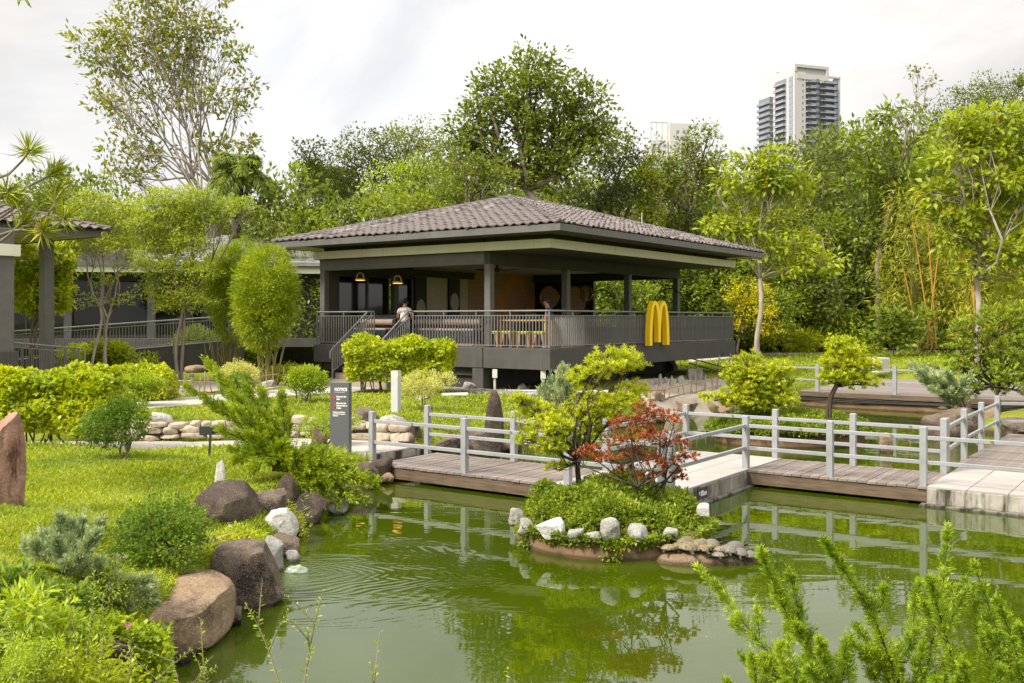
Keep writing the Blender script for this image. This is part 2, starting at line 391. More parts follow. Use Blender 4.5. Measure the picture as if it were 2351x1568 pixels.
M['rock_grey'] = rockm('grey_limestone', (.14, .135, .12), (.34, .33, .30), (.52, .505, .46), ((.07, .065, .05), 3.2, .58, .70, (1, 1, 1)), ((.6, .58, .54), 40, .66, .5))
M['rock_white'] = rockm('white_quartz', (.28, .26, .23), (.52, .50, .46), (.66, .64, .60), ((.13, .115, .09), 3.2, .60, .72, (1, 1, 1)), ((.7, .68, .64), 40, .66, .5))
M['rock_red'] = rockm('red_sandstone', (.13, .065, .045), (.33, .19, .14), (.50, .34, .27), ((.09, .045, .032), 2.2, .56, .70, (3, 3, .7)), ((.5, .4, .33), 46, .66, .5))
M['wall_stone'] = surf('wall_stone', [(.25, (.24, .18, .125)), (.5, (.42, .35, .265)), (.78, (.58, .50, .40))], scale=3.4, detail=8, rough=.85, bump=.8, bscale=24, bdist=.012, rvar=.22, stain=((.17, .12, .08), 2.5, .58, .74, (1, 1, 1)))
M['mortar'] = flat('wall_mortar', (.16, .12, .08), rough=.9, bump=.5)
M['gravel'] = surf('gravel', [(.3, (.36, .30, .235)), (.7, (.50, .43, .35))], scale=30, rough=.9, bump=.9, bscale=70, bdist=.02, stain=((.20, .155, .11), .9, .55, .75, (1, 1, 1)))
M['soil'] = surf('soil', [(.3, (.05, .035, .022)), (.7, (.10, .07, .045))], scale=4, rough=.95, spec=.1, bump=.8, bscale=30, bdist=.02)
# ground: lawn with soil below the water line
def ground_mat():
    m, nd, ln, out = newmat('lawn_ground')
    b = nd.new('ShaderNodeBsdfPrincipled'); tc = nd.new('ShaderNodeTexCoord')
    n1 = nd.new('ShaderNodeTexNoise'); n1.inputs['Scale'].default_value = .55; n1.inputs['Detail'].default_value = 8; n1.inputs['Roughness'].default_value = .7
    n2 = nd.new('ShaderNodeTexNoise'); n2.inputs['Scale'].default_value = 26; n2.inputs['Detail'].default_value = 3
    ln.new(tc.outputs['Object'], n1.inputs['Vector']); ln.new(tc.outputs['Object'], n2.inputs['Vector'])
    r1 = ramp(nd, [(.3, (.10, .135, .012)), (.5, (.165, .195, .017)), (.7, (.23, .24, .03))]); ln.new(n1.outputs['Fac'], r1.inputs['Fac'])
    r2 = ramp(nd, [(.3, .62), (.7, 1.25)]); ln.new(n2.outputs['Fac'], r2.inputs['Fac'])
    x = nd.new('ShaderNodeMix'); x.data_type = 'RGBA'; x.blend_type = 'MULTIPLY'; x.inputs['Factor'].default_value = 1
    ln.new(r1.outputs['Color'], x.inputs['A']); ln.new(r2.outputs['Color'], x.inputs['B'])
    sep = nd.new('ShaderNodeSeparateXYZ'); ln.new(tc.outputs['Object'], sep.inputs[0])
    mr = nd.new('ShaderNodeMapRange'); mr.inputs['From Min'].default_value = .05; mr.inputs['From Max'].default_value = .16; ln.new(sep.outputs['Z'], mr.inputs['Value'])
    y = nd.new('ShaderNodeMix'); y.data_type = 'RGBA'; ln.new(mr.outputs[0], y.inputs['Factor'])
    y.inputs['A'].default_value = (.05, .04, .02, 1); ln.new(x.outputs['Result'], y.inputs['B'])
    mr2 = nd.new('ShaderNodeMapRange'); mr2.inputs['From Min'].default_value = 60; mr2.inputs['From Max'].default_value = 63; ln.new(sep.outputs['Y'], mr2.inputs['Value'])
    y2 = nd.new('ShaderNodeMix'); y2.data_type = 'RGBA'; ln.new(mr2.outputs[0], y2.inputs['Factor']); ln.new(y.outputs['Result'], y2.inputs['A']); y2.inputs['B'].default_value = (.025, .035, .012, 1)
    ln.new(y2.outputs['Result'], b.inputs['Base Color']); b.inputs['Roughness'].default_value = .9; b.inputs['Specular IOR Level'].default_value = .15
    bp = nd.new('ShaderNodeBump'); bp.inputs['Strength'].default_value = .8; bp.inputs['Distance'].default_value = .03
    ln.new(n2.outputs['Fac'], bp.inputs['Height']); ln.new(bp.outputs['Normal'], b.inputs['Normal'])
    ln.new(b.outputs[0], out.inputs['Surface']); return m
M['lawn'] = ground_mat()
SPLASH = PG(690, 1312, 0)
def water_mat():
    m, nd, ln, out = newmat('pond_water')
    b = nd.new('ShaderNodeBsdfPrincipled'); tc = nd.new('ShaderNodeTexCoord')
    n0 = nd.new('ShaderNodeTexNoise'); n0.inputs['Scale'].default_value = .5; n0.inputs['Detail'].default_value = 3; ln.new(tc.outputs['Object'], n0.inputs['Vector'])
    r0 = ramp(nd, [(.3, (.031, .050, .001)), (.7, (.044, .066, .0015))]); ln.new(n0.outputs['Fac'], r0.inputs['Fac'])
    # drifting specks of pollen
    n4 = nd.new('ShaderNodeTexVoronoi'); n4.inputs['Scale'].default_value = 3.2; n4.inputs['Randomness'].default_value = 1; ln.new(tc.outputs['Object'], n4.inputs['Vector'])
    r4 = ramp(nd, [(.018, 1), (.03, 0)]); ln.new(n4.outputs['Distance'], r4.inputs['Fac'])
    xm = nd.new('ShaderNodeMix'); xm.data_type = 'RGBA'; ln.new(r4.outputs['Color'], xm.inputs['Factor']); ln.new(r0.outputs['Color'], xm.inputs['A']); xm.inputs['B'].default_value = (.35, .36, .25, 1)
    ln.new(xm.outputs['Result'], b.inputs['Base Color'])
    b.inputs['Roughness'].default_value = .015; b.inputs['IOR'].default_value = 1.55; b.inputs['Specular IOR Level'].default_value = .55
    # ripples: slow swell, wind ripples and rings round the inlet
    def noise(scale, st, det, dist=0.0):
        mp = nd.new('ShaderNodeMapping'); mp.inputs['Scale'].default_value = st; mp.inputs['Rotation'].default_value = (0, 0, R(14)); ln.new(tc.outputs['Object'], mp.inputs['Vector'])
        n = nd.new('ShaderNodeTexNoise'); n.inputs['Scale'].default_value = scale; n.inputs['Detail'].default_value = det; n.inputs['Distortion'].default_value = dist
        ln.new(mp.outputs['Vector'], n.inputs['Vector']); return n.outputs['Fac']
    a = noise(1.1, (.55, 1.5, 1), 2, .6); c = noise(4.5, (.4, 1.5, 1), 2, .4)
    mp = nd.new('ShaderNodeMapping'); mp.inputs['Location'].default_value = (-SPLASH.x, -SPLASH.y, 0); ln.new(tc.outputs['Object'], mp.inputs['Vector'])
    ds = nd.new('ShaderNodeVectorMath'); ds.operation = 'LENGTH'; ln.new(mp.outputs['Vector'], ds.inputs[0])
    jit = nd.new('ShaderNodeMath'); jit.operation = 'MULTIPLY_ADD'; jit.inputs[1].default_value = 1.15; ln.new(a, jit.inputs[0]); ln.new(ds.outputs['Value'], jit.inputs[2])
    fr = nd.new('ShaderNodeMath'); fr.operation = 'MULTIPLY'; fr.inputs[1].default_value = 40; ln.new(jit.outputs[0], fr.inputs[0])
    sn = nd.new('ShaderNodeMath'); sn.operation = 'SINE'; ln.new(fr.outputs[0], sn.inputs[0])
    dk = nd.new('ShaderNodeMapRange'); dk.inputs['From Min'].default_value = .1; dk.inputs['From Max'].default_value = 2.9; dk.inputs['To Min'].default_value = 1; dk.inputs['To Max'].default_value = 0; ln.new(ds.outputs['Value'], dk.inputs['Value'])
    dk2 = nd.new('ShaderNodeMath'); dk2.operation = 'POWER'; dk2.inputs[1].default_value = 1.7; ln.new(dk.outputs[0], dk2.inputs[0])
    ring = nd.new('ShaderNodeMath'); ring.operation = 'MULTIPLY'; ln.new(sn.outputs[0], ring.inputs[0]); ln.new(dk2.outputs[0], ring.inputs[1])
    bn = nd.new('ShaderNodeTexNoise'); bn.inputs['Scale'].default_value = 22; bn.inputs['Detail'].default_value = 3; ln.new(tc.outputs['Object'], bn.inputs['Vector'])
    near = nd.new('ShaderNodeMapRange'); near.inputs['From Min'].default_value = .1; near.inputs['From Max'].default_value = .95; near.inputs['To Min'].default_value = 1; near.inputs['To Max'].default_value = 0; ln.new(ds.outputs['Value'], near.inputs['Value'])
    bo = nd.new('ShaderNodeMath'); bo.operation = 'MULTIPLY'; ln.new(bn.outputs['Fac'], bo.inputs[0]); ln.new(near.outputs[0], bo.inputs[1])
    def scaled(s, k):
        q = nd.new('ShaderNodeMath'); q.operation = 'MULTIPLY'; q.inputs[1].default_value = k; ln.new(s, q.inputs[0]); return q.outputs[0]
    def add(p, q):
        z = nd.new('ShaderNodeMath'); z.operation = 'ADD'; ln.new(p, z.inputs[0]); ln.new(q, z.inputs[1]); return z.outputs[0]
    h = add(add(scaled(a, .08), scaled(c, .009)), add(scaled(ring.outputs[0], .034), scaled(bo.outputs[0], .3)))
    bp = nd.new('ShaderNodeBump'); bp.inputs['Strength'].default_value = 1; bp.inputs['Distance'].default_value = .045
    ln.new(h, bp.inputs['Height']); ln.new(bp.outputs['Normal'], b.inputs['Normal'])
    ln.new(b.outputs[0], out.inputs['Surface']); return m
M['water'] = water_mat()
# bark
M['bark'] = surf('grey_bark', [(.3, (.13, .105, .08)), (.7, (.27, .225, .18))], scale=5, stretch=(1, 1, .3), rough=.9, spec=.15, bump=.6, bscale=20, bdist=.02)
M['bark_dark'] = surf('dark_bark', [(.3, (.045, .033, .024)), (.7, (.10, .075, .055))], scale=6, stretch=(1, 1, .3), rough=.9, spec=.15, bump=.6, bscale=24, bdist=.01)
M['bark_moss'] = surf('mossy_bark', [(.3, (.06, .06, .015)), (.7, (.15, .16, .02))], scale=9, rough=.95, spec=.1, bump=.8, bscale=30, bdist=.01)
M['bark_pale'] = surf('pale_bark', [(.3, (.24, .20, .16)), (.7, (.42, .37, .31))], scale=4, stretch=(1, 1, .4), rough=.9, spec=.15, bump=.5, bscale=16, bdist=.02)
M['cane'] = surf('bamboo_pole', [(.3, (.24, .165, .095)), (.7, (.40, .30, .20))], scale=6, rough=.6, bump=.2)
M['culm'] = surf('bamboo_culm', [(.3, (.15, .15, .035)), (.7, (.26, .25, .06))], scale=3, rough=.5)
M['culm_orange'] = surf('orange_culm', [(.3, (.40, .19, .03)), (.7, (.52, .28, .06))], scale=3, rough=.5)
# foliage
G = leafmat
M['l_forest'] = G('leaf_forest', [(.038, .056, .011), (.075, .105, .016), (.14, .175, .024)], nscale=.25)
M['l_dark'] = G('leaf_dark', [(.022, .034, .009), (.046, .066, .013), (.098, .122, .02)], nscale=.3)
M['l_mid'] = G('leaf_mid', [(.046, .072, .011), (.088, .128, .016), (.165, .205, .026)], nscale=.35)
M['l_bright'] = G('leaf_bright', [(.075, .125, .010), (.14, .20, .016), (.235, .29, .026)], nscale=.5)
M['l_yellow'] = G('leaf_yellow', [(.075, .11, .010), (.135, .18, .014), (.23, .27, .022)], nscale=.5, accent=((.40, .24, .03), .010))
M['l_olive'] = G('leaf_olive', [(.06, .085, .012), (.11, .135, .018), (.18, .19, .024)], nscale=.6, accent=((.30, .15, .015), .04))
M['l_gold'] = G('leaf_gold', [(.22, .18, .008), (.34, .28, .010), (.46, .38, .016)], nscale=1, trans=.3)
M['l_feather'] = G('leaf_feathery', [(.085, .13, .018), (.15, .20, .026), (.24, .275, .042)], nscale=.8)
M['l_bamboo'] = G('leaf_bamboo', [(.070, .108, .008), (.13, .18, .012), (.22, .27, .020)], nscale=1.6)
M['l_bamboo_far'] = G('leaf_bamboo_far', [(.09, .115, .014), (.16, .18, .022), (.25, .25, .036)], nscale=.5, accent=((.36, .20, .03), .03))
M['l_hedge'] = G('leaf_hedge', [(.10, .145, .008), (.19, .24, .012), (.32, .35, .020)], nscale=1.2)
M['l_boxy'] = G('leaf_bush', [(.028, .060, .008), (.060, .110, .012), (.13, .19, .020)], nscale=1.6)
M['l_variegated'] = G('leaf_variegated', [(.16, .19, .06), (.30, .31, .11), (.45, .43, .20)], nscale=1.5)
M['l_juniper'] = G('leaf_juniper', [(.055, .095, .008), (.12, .175, .010), (.22, .27, .016)], nscale=2.5, trans=.2)
M['l_juniper_near'] = G('leaf_juniper_near', [(.055, .100, .010), (.115, .180, .014), (.21, .275, .022)], nscale=9, trans=.3, accent=((.20, .13, .05), .025))
M['l_blue'] = G('leaf_blue_juniper', [(.10, .145, .09), (.18, .235, .145), (.29, .34, .215)], nscale=2.5, trans=.2)
M['l_podo'] = G('leaf_podocarp', [(.11, .16, .010), (.22, .265, .014), (.36, .38, .022)], nscale=1.8, trans=.3)
M['l_podo_dark'] = G('leaf_podocarp_dark', [(.045, .085, .010), (.10, .15, .014), (.22, .27, .022)], nscale=1.8, trans=.3)
M['l_red'] = G('leaf_rust', [(.085, .026, .012), (.17, .052, .020), (.27, .095, .035)], nscale=2.5, trans=.25)
M['l_cover'] = G('leaf_groundcover', [(.045, .078, .010), (.095, .14, .015), (.18, .225, .028)], nscale=2.6)
M['l_weed'] = G('leaf_weed', [(.08, .13, .010), (.15, .215, .016), (.26, .32, .028)], nscale=3)
M['l_grass'] = G('grass_blades', [(.078, .125, .010), (.145, .20, .015), (.25, .285, .028)], nscale=.7, trans=.3, spec=.25, accent=((.30, .26, .11), .05))
M['l_palm'] = G('leaf_palm', [(.045, .075, .020), (.09, .13, .030), (.17, .21, .06)], nscale=.6)
M['l_pine'] = G('pine_needles', [(.09, .135, .010), (.18, .225, .016), (.31, .33, .035)], nscale=2, trans=.2)
M['flower'] = flat('yellow_flower', (.75, .42, .01), rough=.6)
M['pink'] = flat('pink_flower', (.62, .06, .36), rough=.6)
M['dead'] = flat('dead_leaf', (.30, .18, .09), rough=.8, var=.3)
# ================================================================ ground, pond, paths
def pxs(l, z=0.0): return [PG(u, v, z).to_2d() for u, v in l]
POND = [Vector(p) for p in [(-2.2, 4.6), (-2.9, 6.4)]] + pxs([(330, 1568), (480, 1490), (520, 1460), (530, 1405), (600, 1395), (648, 1345), (650, 1300), (690, 1255), (690, 1205),
        (745, 1172), (800, 1150), (880, 1110), (895, 1095), (960, 1050), (1000, 1045), (1110, 1045), (1180, 1030), (1250, 1000), (1400, 975), (1560, 962), (1640, 950), (1790, 934)]) + \
        [AB(-10.2, 30.6).to_2d(), AB(-2.2, 30.6).to_2d()] + [Vector(p) for p in [(13.6, 26.4), (12.2, 25.2), (11.2, 23.9), (12.6, 22.6), (16, 21), (17, 12), (14, 4.0), (4, 3.9)]]
POND_NP = np.array([(p.x, p.y) for p in POND])
def inside(poly, X, Y):
    poly = np.asarray([(p[0], p[1]) for p in poly]); ins = np.zeros(np.shape(X), bool); n = len(poly); j = n - 1
    for i in range(n):
        xi, yi = poly[i]; xj, yj = poly[j]
        c = ((yi > Y) != (yj > Y)) & (X < (xj - xi) * (Y - yi) / (yj - yi + 1e-12) + xi)
        ins ^= c; j = i
    return ins
def pdist(poly, X, Y):
    poly = np.asarray([(p[0], p[1]) for p in poly]); d = np.full(np.shape(X), 1e9); n = len(poly)
    for i in range(n):
        a, b = poly[i], poly[(i + 1) % n]; e = b - a
        t = np.clip(((X - a[0]) * e[0] + (Y - a[1]) * e[1]) / (e @ e), 0, 1)
        d = np.minimum(d, np.hypot(X - a[0] - t * e[0], Y - a[1] - t * e[1]))
    return d
CTRL = np.array([(0, 0, 1.1), (-2, 1, 1.15), (2, 1, 1.05), (0, -4, 1.2), (4, 2, .7), (8, 1, .6), (-2.75, 5.2, .95), (-4.5, 6.5, 1.05), (-4.6, 9.5, .86), (-3.3, 9.3, .5), (-3.35, 11.2, .24), (-3.6, 12.4, .44), (-4.3, 11.6, .6), (-7, 10, 1.0), (-10, 12, .9),
    (-5.6, 14.4, .72), (-3.7, 13.5, .48), (-3.2, 15.3, .42), (-8, 16.6, .6), (-5, 16.8, .5), (-3.2, 16.8, .40), (-5, 18.4, .385), (-3, 18.3, .385), (-7, 18.4, .385), (-10, 18, .42), (-2.2, 17.8, .385), (-2.1, 18.8, .385),
    (-5, 20.4, .72), (-7, 20.6, .74), (-3.6, 20.6, .66), (-9, 21, .76), (-2.2, 20.8, .55), (-2.6, 22.5, .64), (-.9, 21, .40), (0, 22, .5), (1, 24.2, .6), (-5, 24, .76), (-9, 25, .78), (-5, 28, .78), (-2, 27, .76), (0, 26.5, .72),
    (3, 27.4, .62), (5, 29.3, .55), (4.5, 31, .8), (7, 30.6, .5), (7.5, 33, .74), (2, 32, .85), (-3, 32, .8), (-12, 24, .78), (-14, 30, .8), (-8, 34, .8), (-20, 40, .8), (-25, 20, .8), (0, 45, .8), (12, 33, .72),
    (10, 38, .8), (20, 40, .8), (13.5, 27.6, .5), (13, 24, .42), (18, 24, .55), (20, 15, .6), (22, 5, .6), (15, 33, .7), (30, 55, .8), (-30, 60, .8), (10, 60, .8)], float)
PATH_LOW = [(-16, 16.9), (-9, 17.2), (-6.3, 17.75), (-4.7, 17.9), (-3.3, 17.62)] + [tuple(AB(-12.0, 12.36).to_2d()), tuple(AB(-12.0, 13.96).to_2d()), (-2.5, 18.95), (-3.0, 19.12), (-4.6, 19.46), (-5.6, 19.02), (-7.1, 18.92), (-9, 18.95), (-16, 18.4)]
PATH_UP = [(-16, 19.9), (-8.1, 21.7), (-7.2, 22.8), (-6.44, 24.3), (-4.95, 26.2), (-3.7, 27.3), (-4.0, 28.3), (-5.5, 28.9), (-6.4, 27.6), (-8, 25.3), (-8.9, 23.4), (-16, 21.7)]
DECKP = [tuple(AB(s, t).to_2d()) for s, t in ((-10.7, 30.9), (-2.5, 30.9), (-2.5, 38.6), (-10.7, 38.6))]
def H(X, Y):
    X = np.asarray(X, float); Y = np.asarray(Y, float)
    w = np.zeros(X.shape); z = np.zeros(X.shape)
    for cx, cy, cz in CTRL:
        q = 1.0 / ((X - cx) ** 2 + (Y - cy) ** 2 + .05) ** 1.9
        w += q; z += q * cz
    z /= w
    for poly, pz in ((PATH_LOW, .375), (PATH_UP, .765), (DECKP, .40)):
        dd = np.where(inside(poly, X, Y), 0, pdist(poly, X, Y)); q = np.clip(dd / .45, 0, 1); q = q * q * (3 - 2 * q)
        z = z * q + pz * (1 - q)
    ins = inside(POND_NP, X, Y); d = pdist(POND_NP, X, Y)
    k = np.clip(d / .55, 0, 1); k = k * k * (3 - 2 * k)
    bump = .03 * np.sin(X * 1.7 + 1.3 * np.sin(Y * .9)) * np.sin(Y * 1.4) * np.clip(d - .5, 0, 1)
    hill = np.clip((Y - 66) / 60, 0, 1) ** 1.3 * 11 * (1 - .45 * np.clip((-X - 5) / 40, 0, 1)) * np.clip((900 - np.hypot(X, Y)) / 500, 0, 1)
    return np.where(ins, -.55 * np.clip(d / .7, 0, 1) - .02, z * k + bump * (Y < 60) + hill)
def gz(x, y): return float(H(np.array([x]), np.array([y]))[0])
def PT(u, v, dz=0.0):
    """where the ray through a photo pixel meets the ground"""
    Y = np.concatenate([np.arange(2.5, 40, .03), np.arange(40, 140, .2)])
    X = (u - CX) / F * Y; Z = EYE - (v - HY) / F * Y
    h = np.maximum(H(X, Y), 0.0) + dz
    i = np.argmax(Z <= h)
    return Vector((X[i], Y[i], max(h[i] - dz, 0)))
def axis_coords(segs):
    out = []
    for a, b, st in segs: out += list(np.arange(a, b, st))
    return np.array(out + [segs[-1][1]])
gx = axis_coords([(-3000, -400, 260), (-400, -60, 34), (-60, -14, 1.5), (-14, 16, .16), (16, 60, 1.5), (60, 400, 34), (400, 3000, 260)])
gy = axis_coords([(-400, -20, 38), (-20, 0, 1.5), (0, 34, .16), (34, 75, 1.0), (75, 140, 4), (140, 600, 46), (600, 4200, 360)])
GX, GY = np.meshgrid(gx, gy)
GZ = H(GX, GY)
nx, ny = len(gx), len(gy)
idx = np.arange(nx * ny).reshape(ny, nx)
quads = np.stack([idx[:-1, :-1], idx[:-1, 1:], idx[1:, 1:], idx[1:, :-1]], -1).reshape(-1, 4)
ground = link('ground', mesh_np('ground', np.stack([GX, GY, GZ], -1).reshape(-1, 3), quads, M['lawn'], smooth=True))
tag(ground, kind='structure')
wme = mesh_np('pond_water', [(-6, 2, 0), (18, 2, 0), (18, 33, 0), (-6, 33, 0)], [(0, 1, 2, 3)], M['water'])
tag(link('pond_water', wme), 'murky green pond water with rippled reflections of trees and sky', 'pond', kind='structure')

def sheet(name, poly, z, mat, th=.05, dz=None):
    mb = MB(); mb.prism([(p[0], p[1]) for p in poly], z - th, z); o = mb.build(name, mat, bev=.01); return tag(o, kind='structure')
def paved(name, poly, z, mat, size, ang, gap=.008, lim=300):
    """paving of separate slabs clipped to an outline"""
    base = sheet(name, poly, z - .012, M['concrete'], th=.16)
    P2 = [Vector(p) for p in poly]; ca, sa = math.cos(ang), math.sin(ang)
    loc = [(p.x * ca + p.y * sa, -p.x * sa + p.y * ca) for p in P2]
    x0, x1 = min(p[0] for p in loc), max(p[0] for p in loc); y0, y1 = min(p[1] for p in loc), max(p[1] for p in loc)
    k = 0
    for j in range(int((y1 - y0) / size[1]) + 1):
        for i in range(-1, int((x1 - x0) / size[0]) + 2):
            ax = x0 + i * size[0] + (j % 2) * size[0] * .5; ay = y0 + j * size[1]
            bm = bmesh.new()
            q = [bm.verts.new(c + (0,)) for c in ((ax + gap, ay + gap), (ax + size[0] - gap, ay + gap), (ax + size[0] - gap, ay + size[1] - gap), (ax + gap, ay + size[1] - gap))]
            cx = ax + size[0] / 2; cy = ay + size[1] / 2
            bm.faces.new(q); n = len(loc)
            # clip only convexly near the border: keep slabs whose corners are all inside
            pts = np.array([(c.co.x, c.co.y) for c in q]); ok = inside(loc, pts[:, 0], pts[:, 1])
            if not ok.any(): bm.free(); continue
            if not ok.all():
                for e in range(n):
                    a, b = Vector(loc[e]), Vector(loc[(e + 1) % n]); d = (b - a).normalized(); nrm = Vector((d.y, -d.x, 0))
                    m = Vector((cx, cy)) - a; along = m.dot(d)
                    if -size[0] < along < (b - a).length + size[0] and abs(m.dot(Vector((d.y, -d.x)))) < max(size):
                        sgn = 1 if POLY_CCW(loc) else -1
                        bmesh.ops.bisect_plane(bm, geom=bm.verts[:] + bm.edges[:] + bm.faces[:], plane_co=(a.x, a.y, 0), plane_no=nrm * sgn, clear_outer=True)
            if len(bm.faces) == 0: bm.free(); continue
            for vtx in bm.verts:
                X = vtx.co.x * ca - vtx.co.y * sa; Y = vtx.co.x * sa + vtx.co.y * ca; vtx.co = (X, Y, z + random.uniform(-.0015, .0015))
            r = bmesh.ops.extrude_face_region(bm, geom=bm.faces[:]); 
            for vv in [g for g in r['geom'] if isinstance(g, bmesh.types.BMVert)]: vv.co.z = z - .03
            bmesh.ops.recalc_face_normals(bm, faces=bm.faces[:])
            me = bpy.data.meshes.new('paving_slab'); bm.to_mesh(me); bm.free(); me.materials.append(mat)
            link('paving_slab', me, base); k += 1
            if k > lim: return base
    return base
def POLY_CCW(l):
    return sum(l[i][0] * l[(i + 1) % len(l)][1] - l[(i + 1) % len(l)][0] * l[i][1] for i in range(len(l))) > 0
random.seed(5)
paved('garden_path', PATH_LOW, .405, M['path'], (.6, .6), TH)
paved('upper_path', PATH_UP, .80, M['path'], (.75, .75), TH + R(20))
FARP = [PG(1585, 832, .8), PG(1760, 816, .8), PG(1900, 811, .8), PG(2060, 809.5, .8), PG(2420, 809, .8)]
far_l = [(p.x, p.y) for p in FARP]; far_r = [(p.x + .3, p.y + 2.2 + (p.y - 40) * .05) for p in reversed(FARP)]
sheet('far_path', far_l + far_r, .83, M['far_path'], th=.1)
GRAVEL = [PG(1480, 925, .5), PG(1560, 935, .45), PG(1650, 915, .5), PG(1690, 895, .58), PG(1660, 868, .75), PG(1560, 865, .8), PG(1440, 872, .8), PG(1400, 905, .6)]
def drape(name, poly, mat, dz=.012, step=.12):
    """a thin sheet that follows the ground inside an outline"""
    P2 = [(p[0], p[1]) for p in poly]; xs = [p[0] for p in P2]; ys = [p[1] for p in P2]
    X, Y = np.meshgrid(np.arange(min(xs), max(xs) + step, step), np.arange(min(ys), max(ys) + step, step))
    ok = inside(P2, X, Y); Z = H(X, Y) + dz
    id2 = np.arange(X.size).reshape(X.shape)
    q = np.stack([id2[:-1, :-1], id2[:-1, 1:], id2[1:, 1:], id2[1:, :-1]], -1).reshape(-1, 4)
    keep = (ok[:-1, :-1] & ok[:-1, 1:] & ok[1:, 1:] & ok[1:, :-1]).ravel()
    o = link(name, mesh_np(name, np.stack([X, Y, Z], -1).reshape(-1, 3), q[keep], mat, smooth=True))
    return tag(o, kind='structure')
drape('gravel_bed', GRAVEL, M['gravel'])
GARDEN = [(-12.5, 26), (-8.9, 25.2), (-7.2, 27.0), (-6.5, 28.6), (-8.0, 31.5), (-13, 31)]
drape('gravel_garden', GARDEN, M['gravel'])
# ================================================================ terrace pavilion (plan grid corner at AB(-14.8, 22.49))
S0, T0 = -14.8, 22.49
ZD = 1.97                                        # terrace floor
pav = thing('restaurant_pavilion', 'open-sided charcoal pavilion with dark tiled hip roof raised beside the pond', 'pavilion', AB(S0, T0, 0), TH)
LX, LY = -9.45, 13.0
def part(name, mb, mat, parent=None, **k): return mb.build(name, mat, parent or pav, **k)
part('floor_slab', MB().box(LX, 0, 0, LY, 1.36, 1.955), M['slab'], bev=.015)
part('terrace_floor', MB().box(LX + .2, -.12, .12, LY - .1, 1.956, ZD), M['floor_in'])
# plinth below the slab with recessed panels
plin = part('plinth', MB().box(LX + .1, -2.42, .30, .55, .5, 1.359), M['dark'])
for x0, x1 in ((-9.2, -7.9), (-5.9, -2.75)):
    MB().box(x0 - .12, x0, .14, .299, .5, 1.358).build('pilaster', M['slab'], plin)
    MB().box(x0, x1, .2, .299, 1.12, 1.358).build('panel_head', M['slab'], plin)
    MB().box(x0, x1, .24, .299, .5, .86).build('panel_sill', M['dark'], plin)
MB().box(-2.75, -2.35, .02, .35, .5, 1.357).build('pilaster', M['slab'], plin)
part('rear_plinth', MB().box(-2.62, -2.45, .551, LY - .2, .5, 1.3595), M['dark'])
for x, y in ((-2.3, 12.2),):
    mb = MB(); mb.hexa([(x - .15, y - .2, .45), (x + .15, y - .2, .45), (x + .15, y + .2, .45), (x - .15, y + .2, .45)], [(x - .15, y - .2, .95), (x + .15, y - .2, .95), (x + .15, y + .2, .95), (x - .15, y + .2, .95)])
    mb.hexa([(x - .15, y - .2, .951), (x + .15, y - .2, .951), (x + .15, y + .2, .951), (x - .15, y + .2, .951)], [(x - .55, y - .2, 1.358), (x - .2, y - .2, 1.358), (x - .2, y + .2, 1.358), (x - .55, y + .2, 1.358)])
    part('cranked_prop', mb, M['slab'])
part('slab_joint', MB().box(-2.36, -2.335, -.012, .02, 1.37, 1.95), M['black'])
# columns, beams, ceiling
CY = [.36, 4.56, 8.76, 12.74]
def colm(x, y, z0=ZD, z1=4.41, w=.11): return MB().box(x - w, x + w, y - w, y + w, z0, z1)
for y in CY: part('column', colm(-2.38, y), M['steel'], bev=.012)
for x in (-9.3,): part('column', colm(x, .36), M['steel'], bev=.012)
part('column', colm(-9.1, 3.6), M['steel'], bev=.012)
part('front_beam', MB().box(-9.42, -2.49, .25, .47, 4.40, 4.765), M['steel'], bev=.008)
part('corner_beam', MB().box(-2.49, -2.27, .24, LY - .15, 4.40, 4.766), M['dark'], bev=.008)
part('rear_beam', MB().box(-9.35, -2.50, LY - .4, LY - .2, 4.38, 4.765), M['dark'])
part('side_beam', MB().box(-9.05, -8.85, .48, 8.0, 4.36, 4.62), M['black'])
part('ceiling', MB().box(-9.3, -2.5, .48, LY - .41, 4.70, 4.76), M['ceiling'])
part('soffit', MB().box(LX, -.02, .02, LY - .02, 4.768, 4.80), M['dark'])
# cream band and the dark clerestory above it
cb = MB()
part('cream_band', MB().box(LX, 0, 0, .06, 4.77, 5.02), M['cream'])
part('cream_band', MB().box(-.06, 0, .0605, LY, 4.77, 5.02), M['cream'])
part('cream_band', MB().box(LX, -.0605, LY - .06, LY, 4.77, 5.02), M['cream'])
part('cream_band', MB().box(LX, LX + .06, .0605, LY - .0605, 4.77, 5.02), M['cream'])
part('band_top', MB().box(LX + .0605, -.0605, .0605, LY - .0605, 4.99, 5.012), M['dark'])
part('clerestory', MB().box(LX + .25, -.25, .25, .37, 5.013, 5.30), M['dark'])
part('clerestory', MB().box(-.37, -.25, .3705, LY - .25, 5.013, 5.30), M['dark'])
part('clerestory', MB().box(LX + .25, LX + .37, .3705, LY - .25, 5.013, 5.30), M['dark'])
for x in (-7.4, -5.0, -2.5): part('clerestory_fin', MB().box(x - .03, x + .03, .19, .249, 5.014, 5.16), M['dark'])
for y in (2.4, 4.9, 7.3, 9.8): part('clerestory_fin', MB().box(-.249, -.19, y - .03, y + .03, 5.014, 5.16), M['dark'])
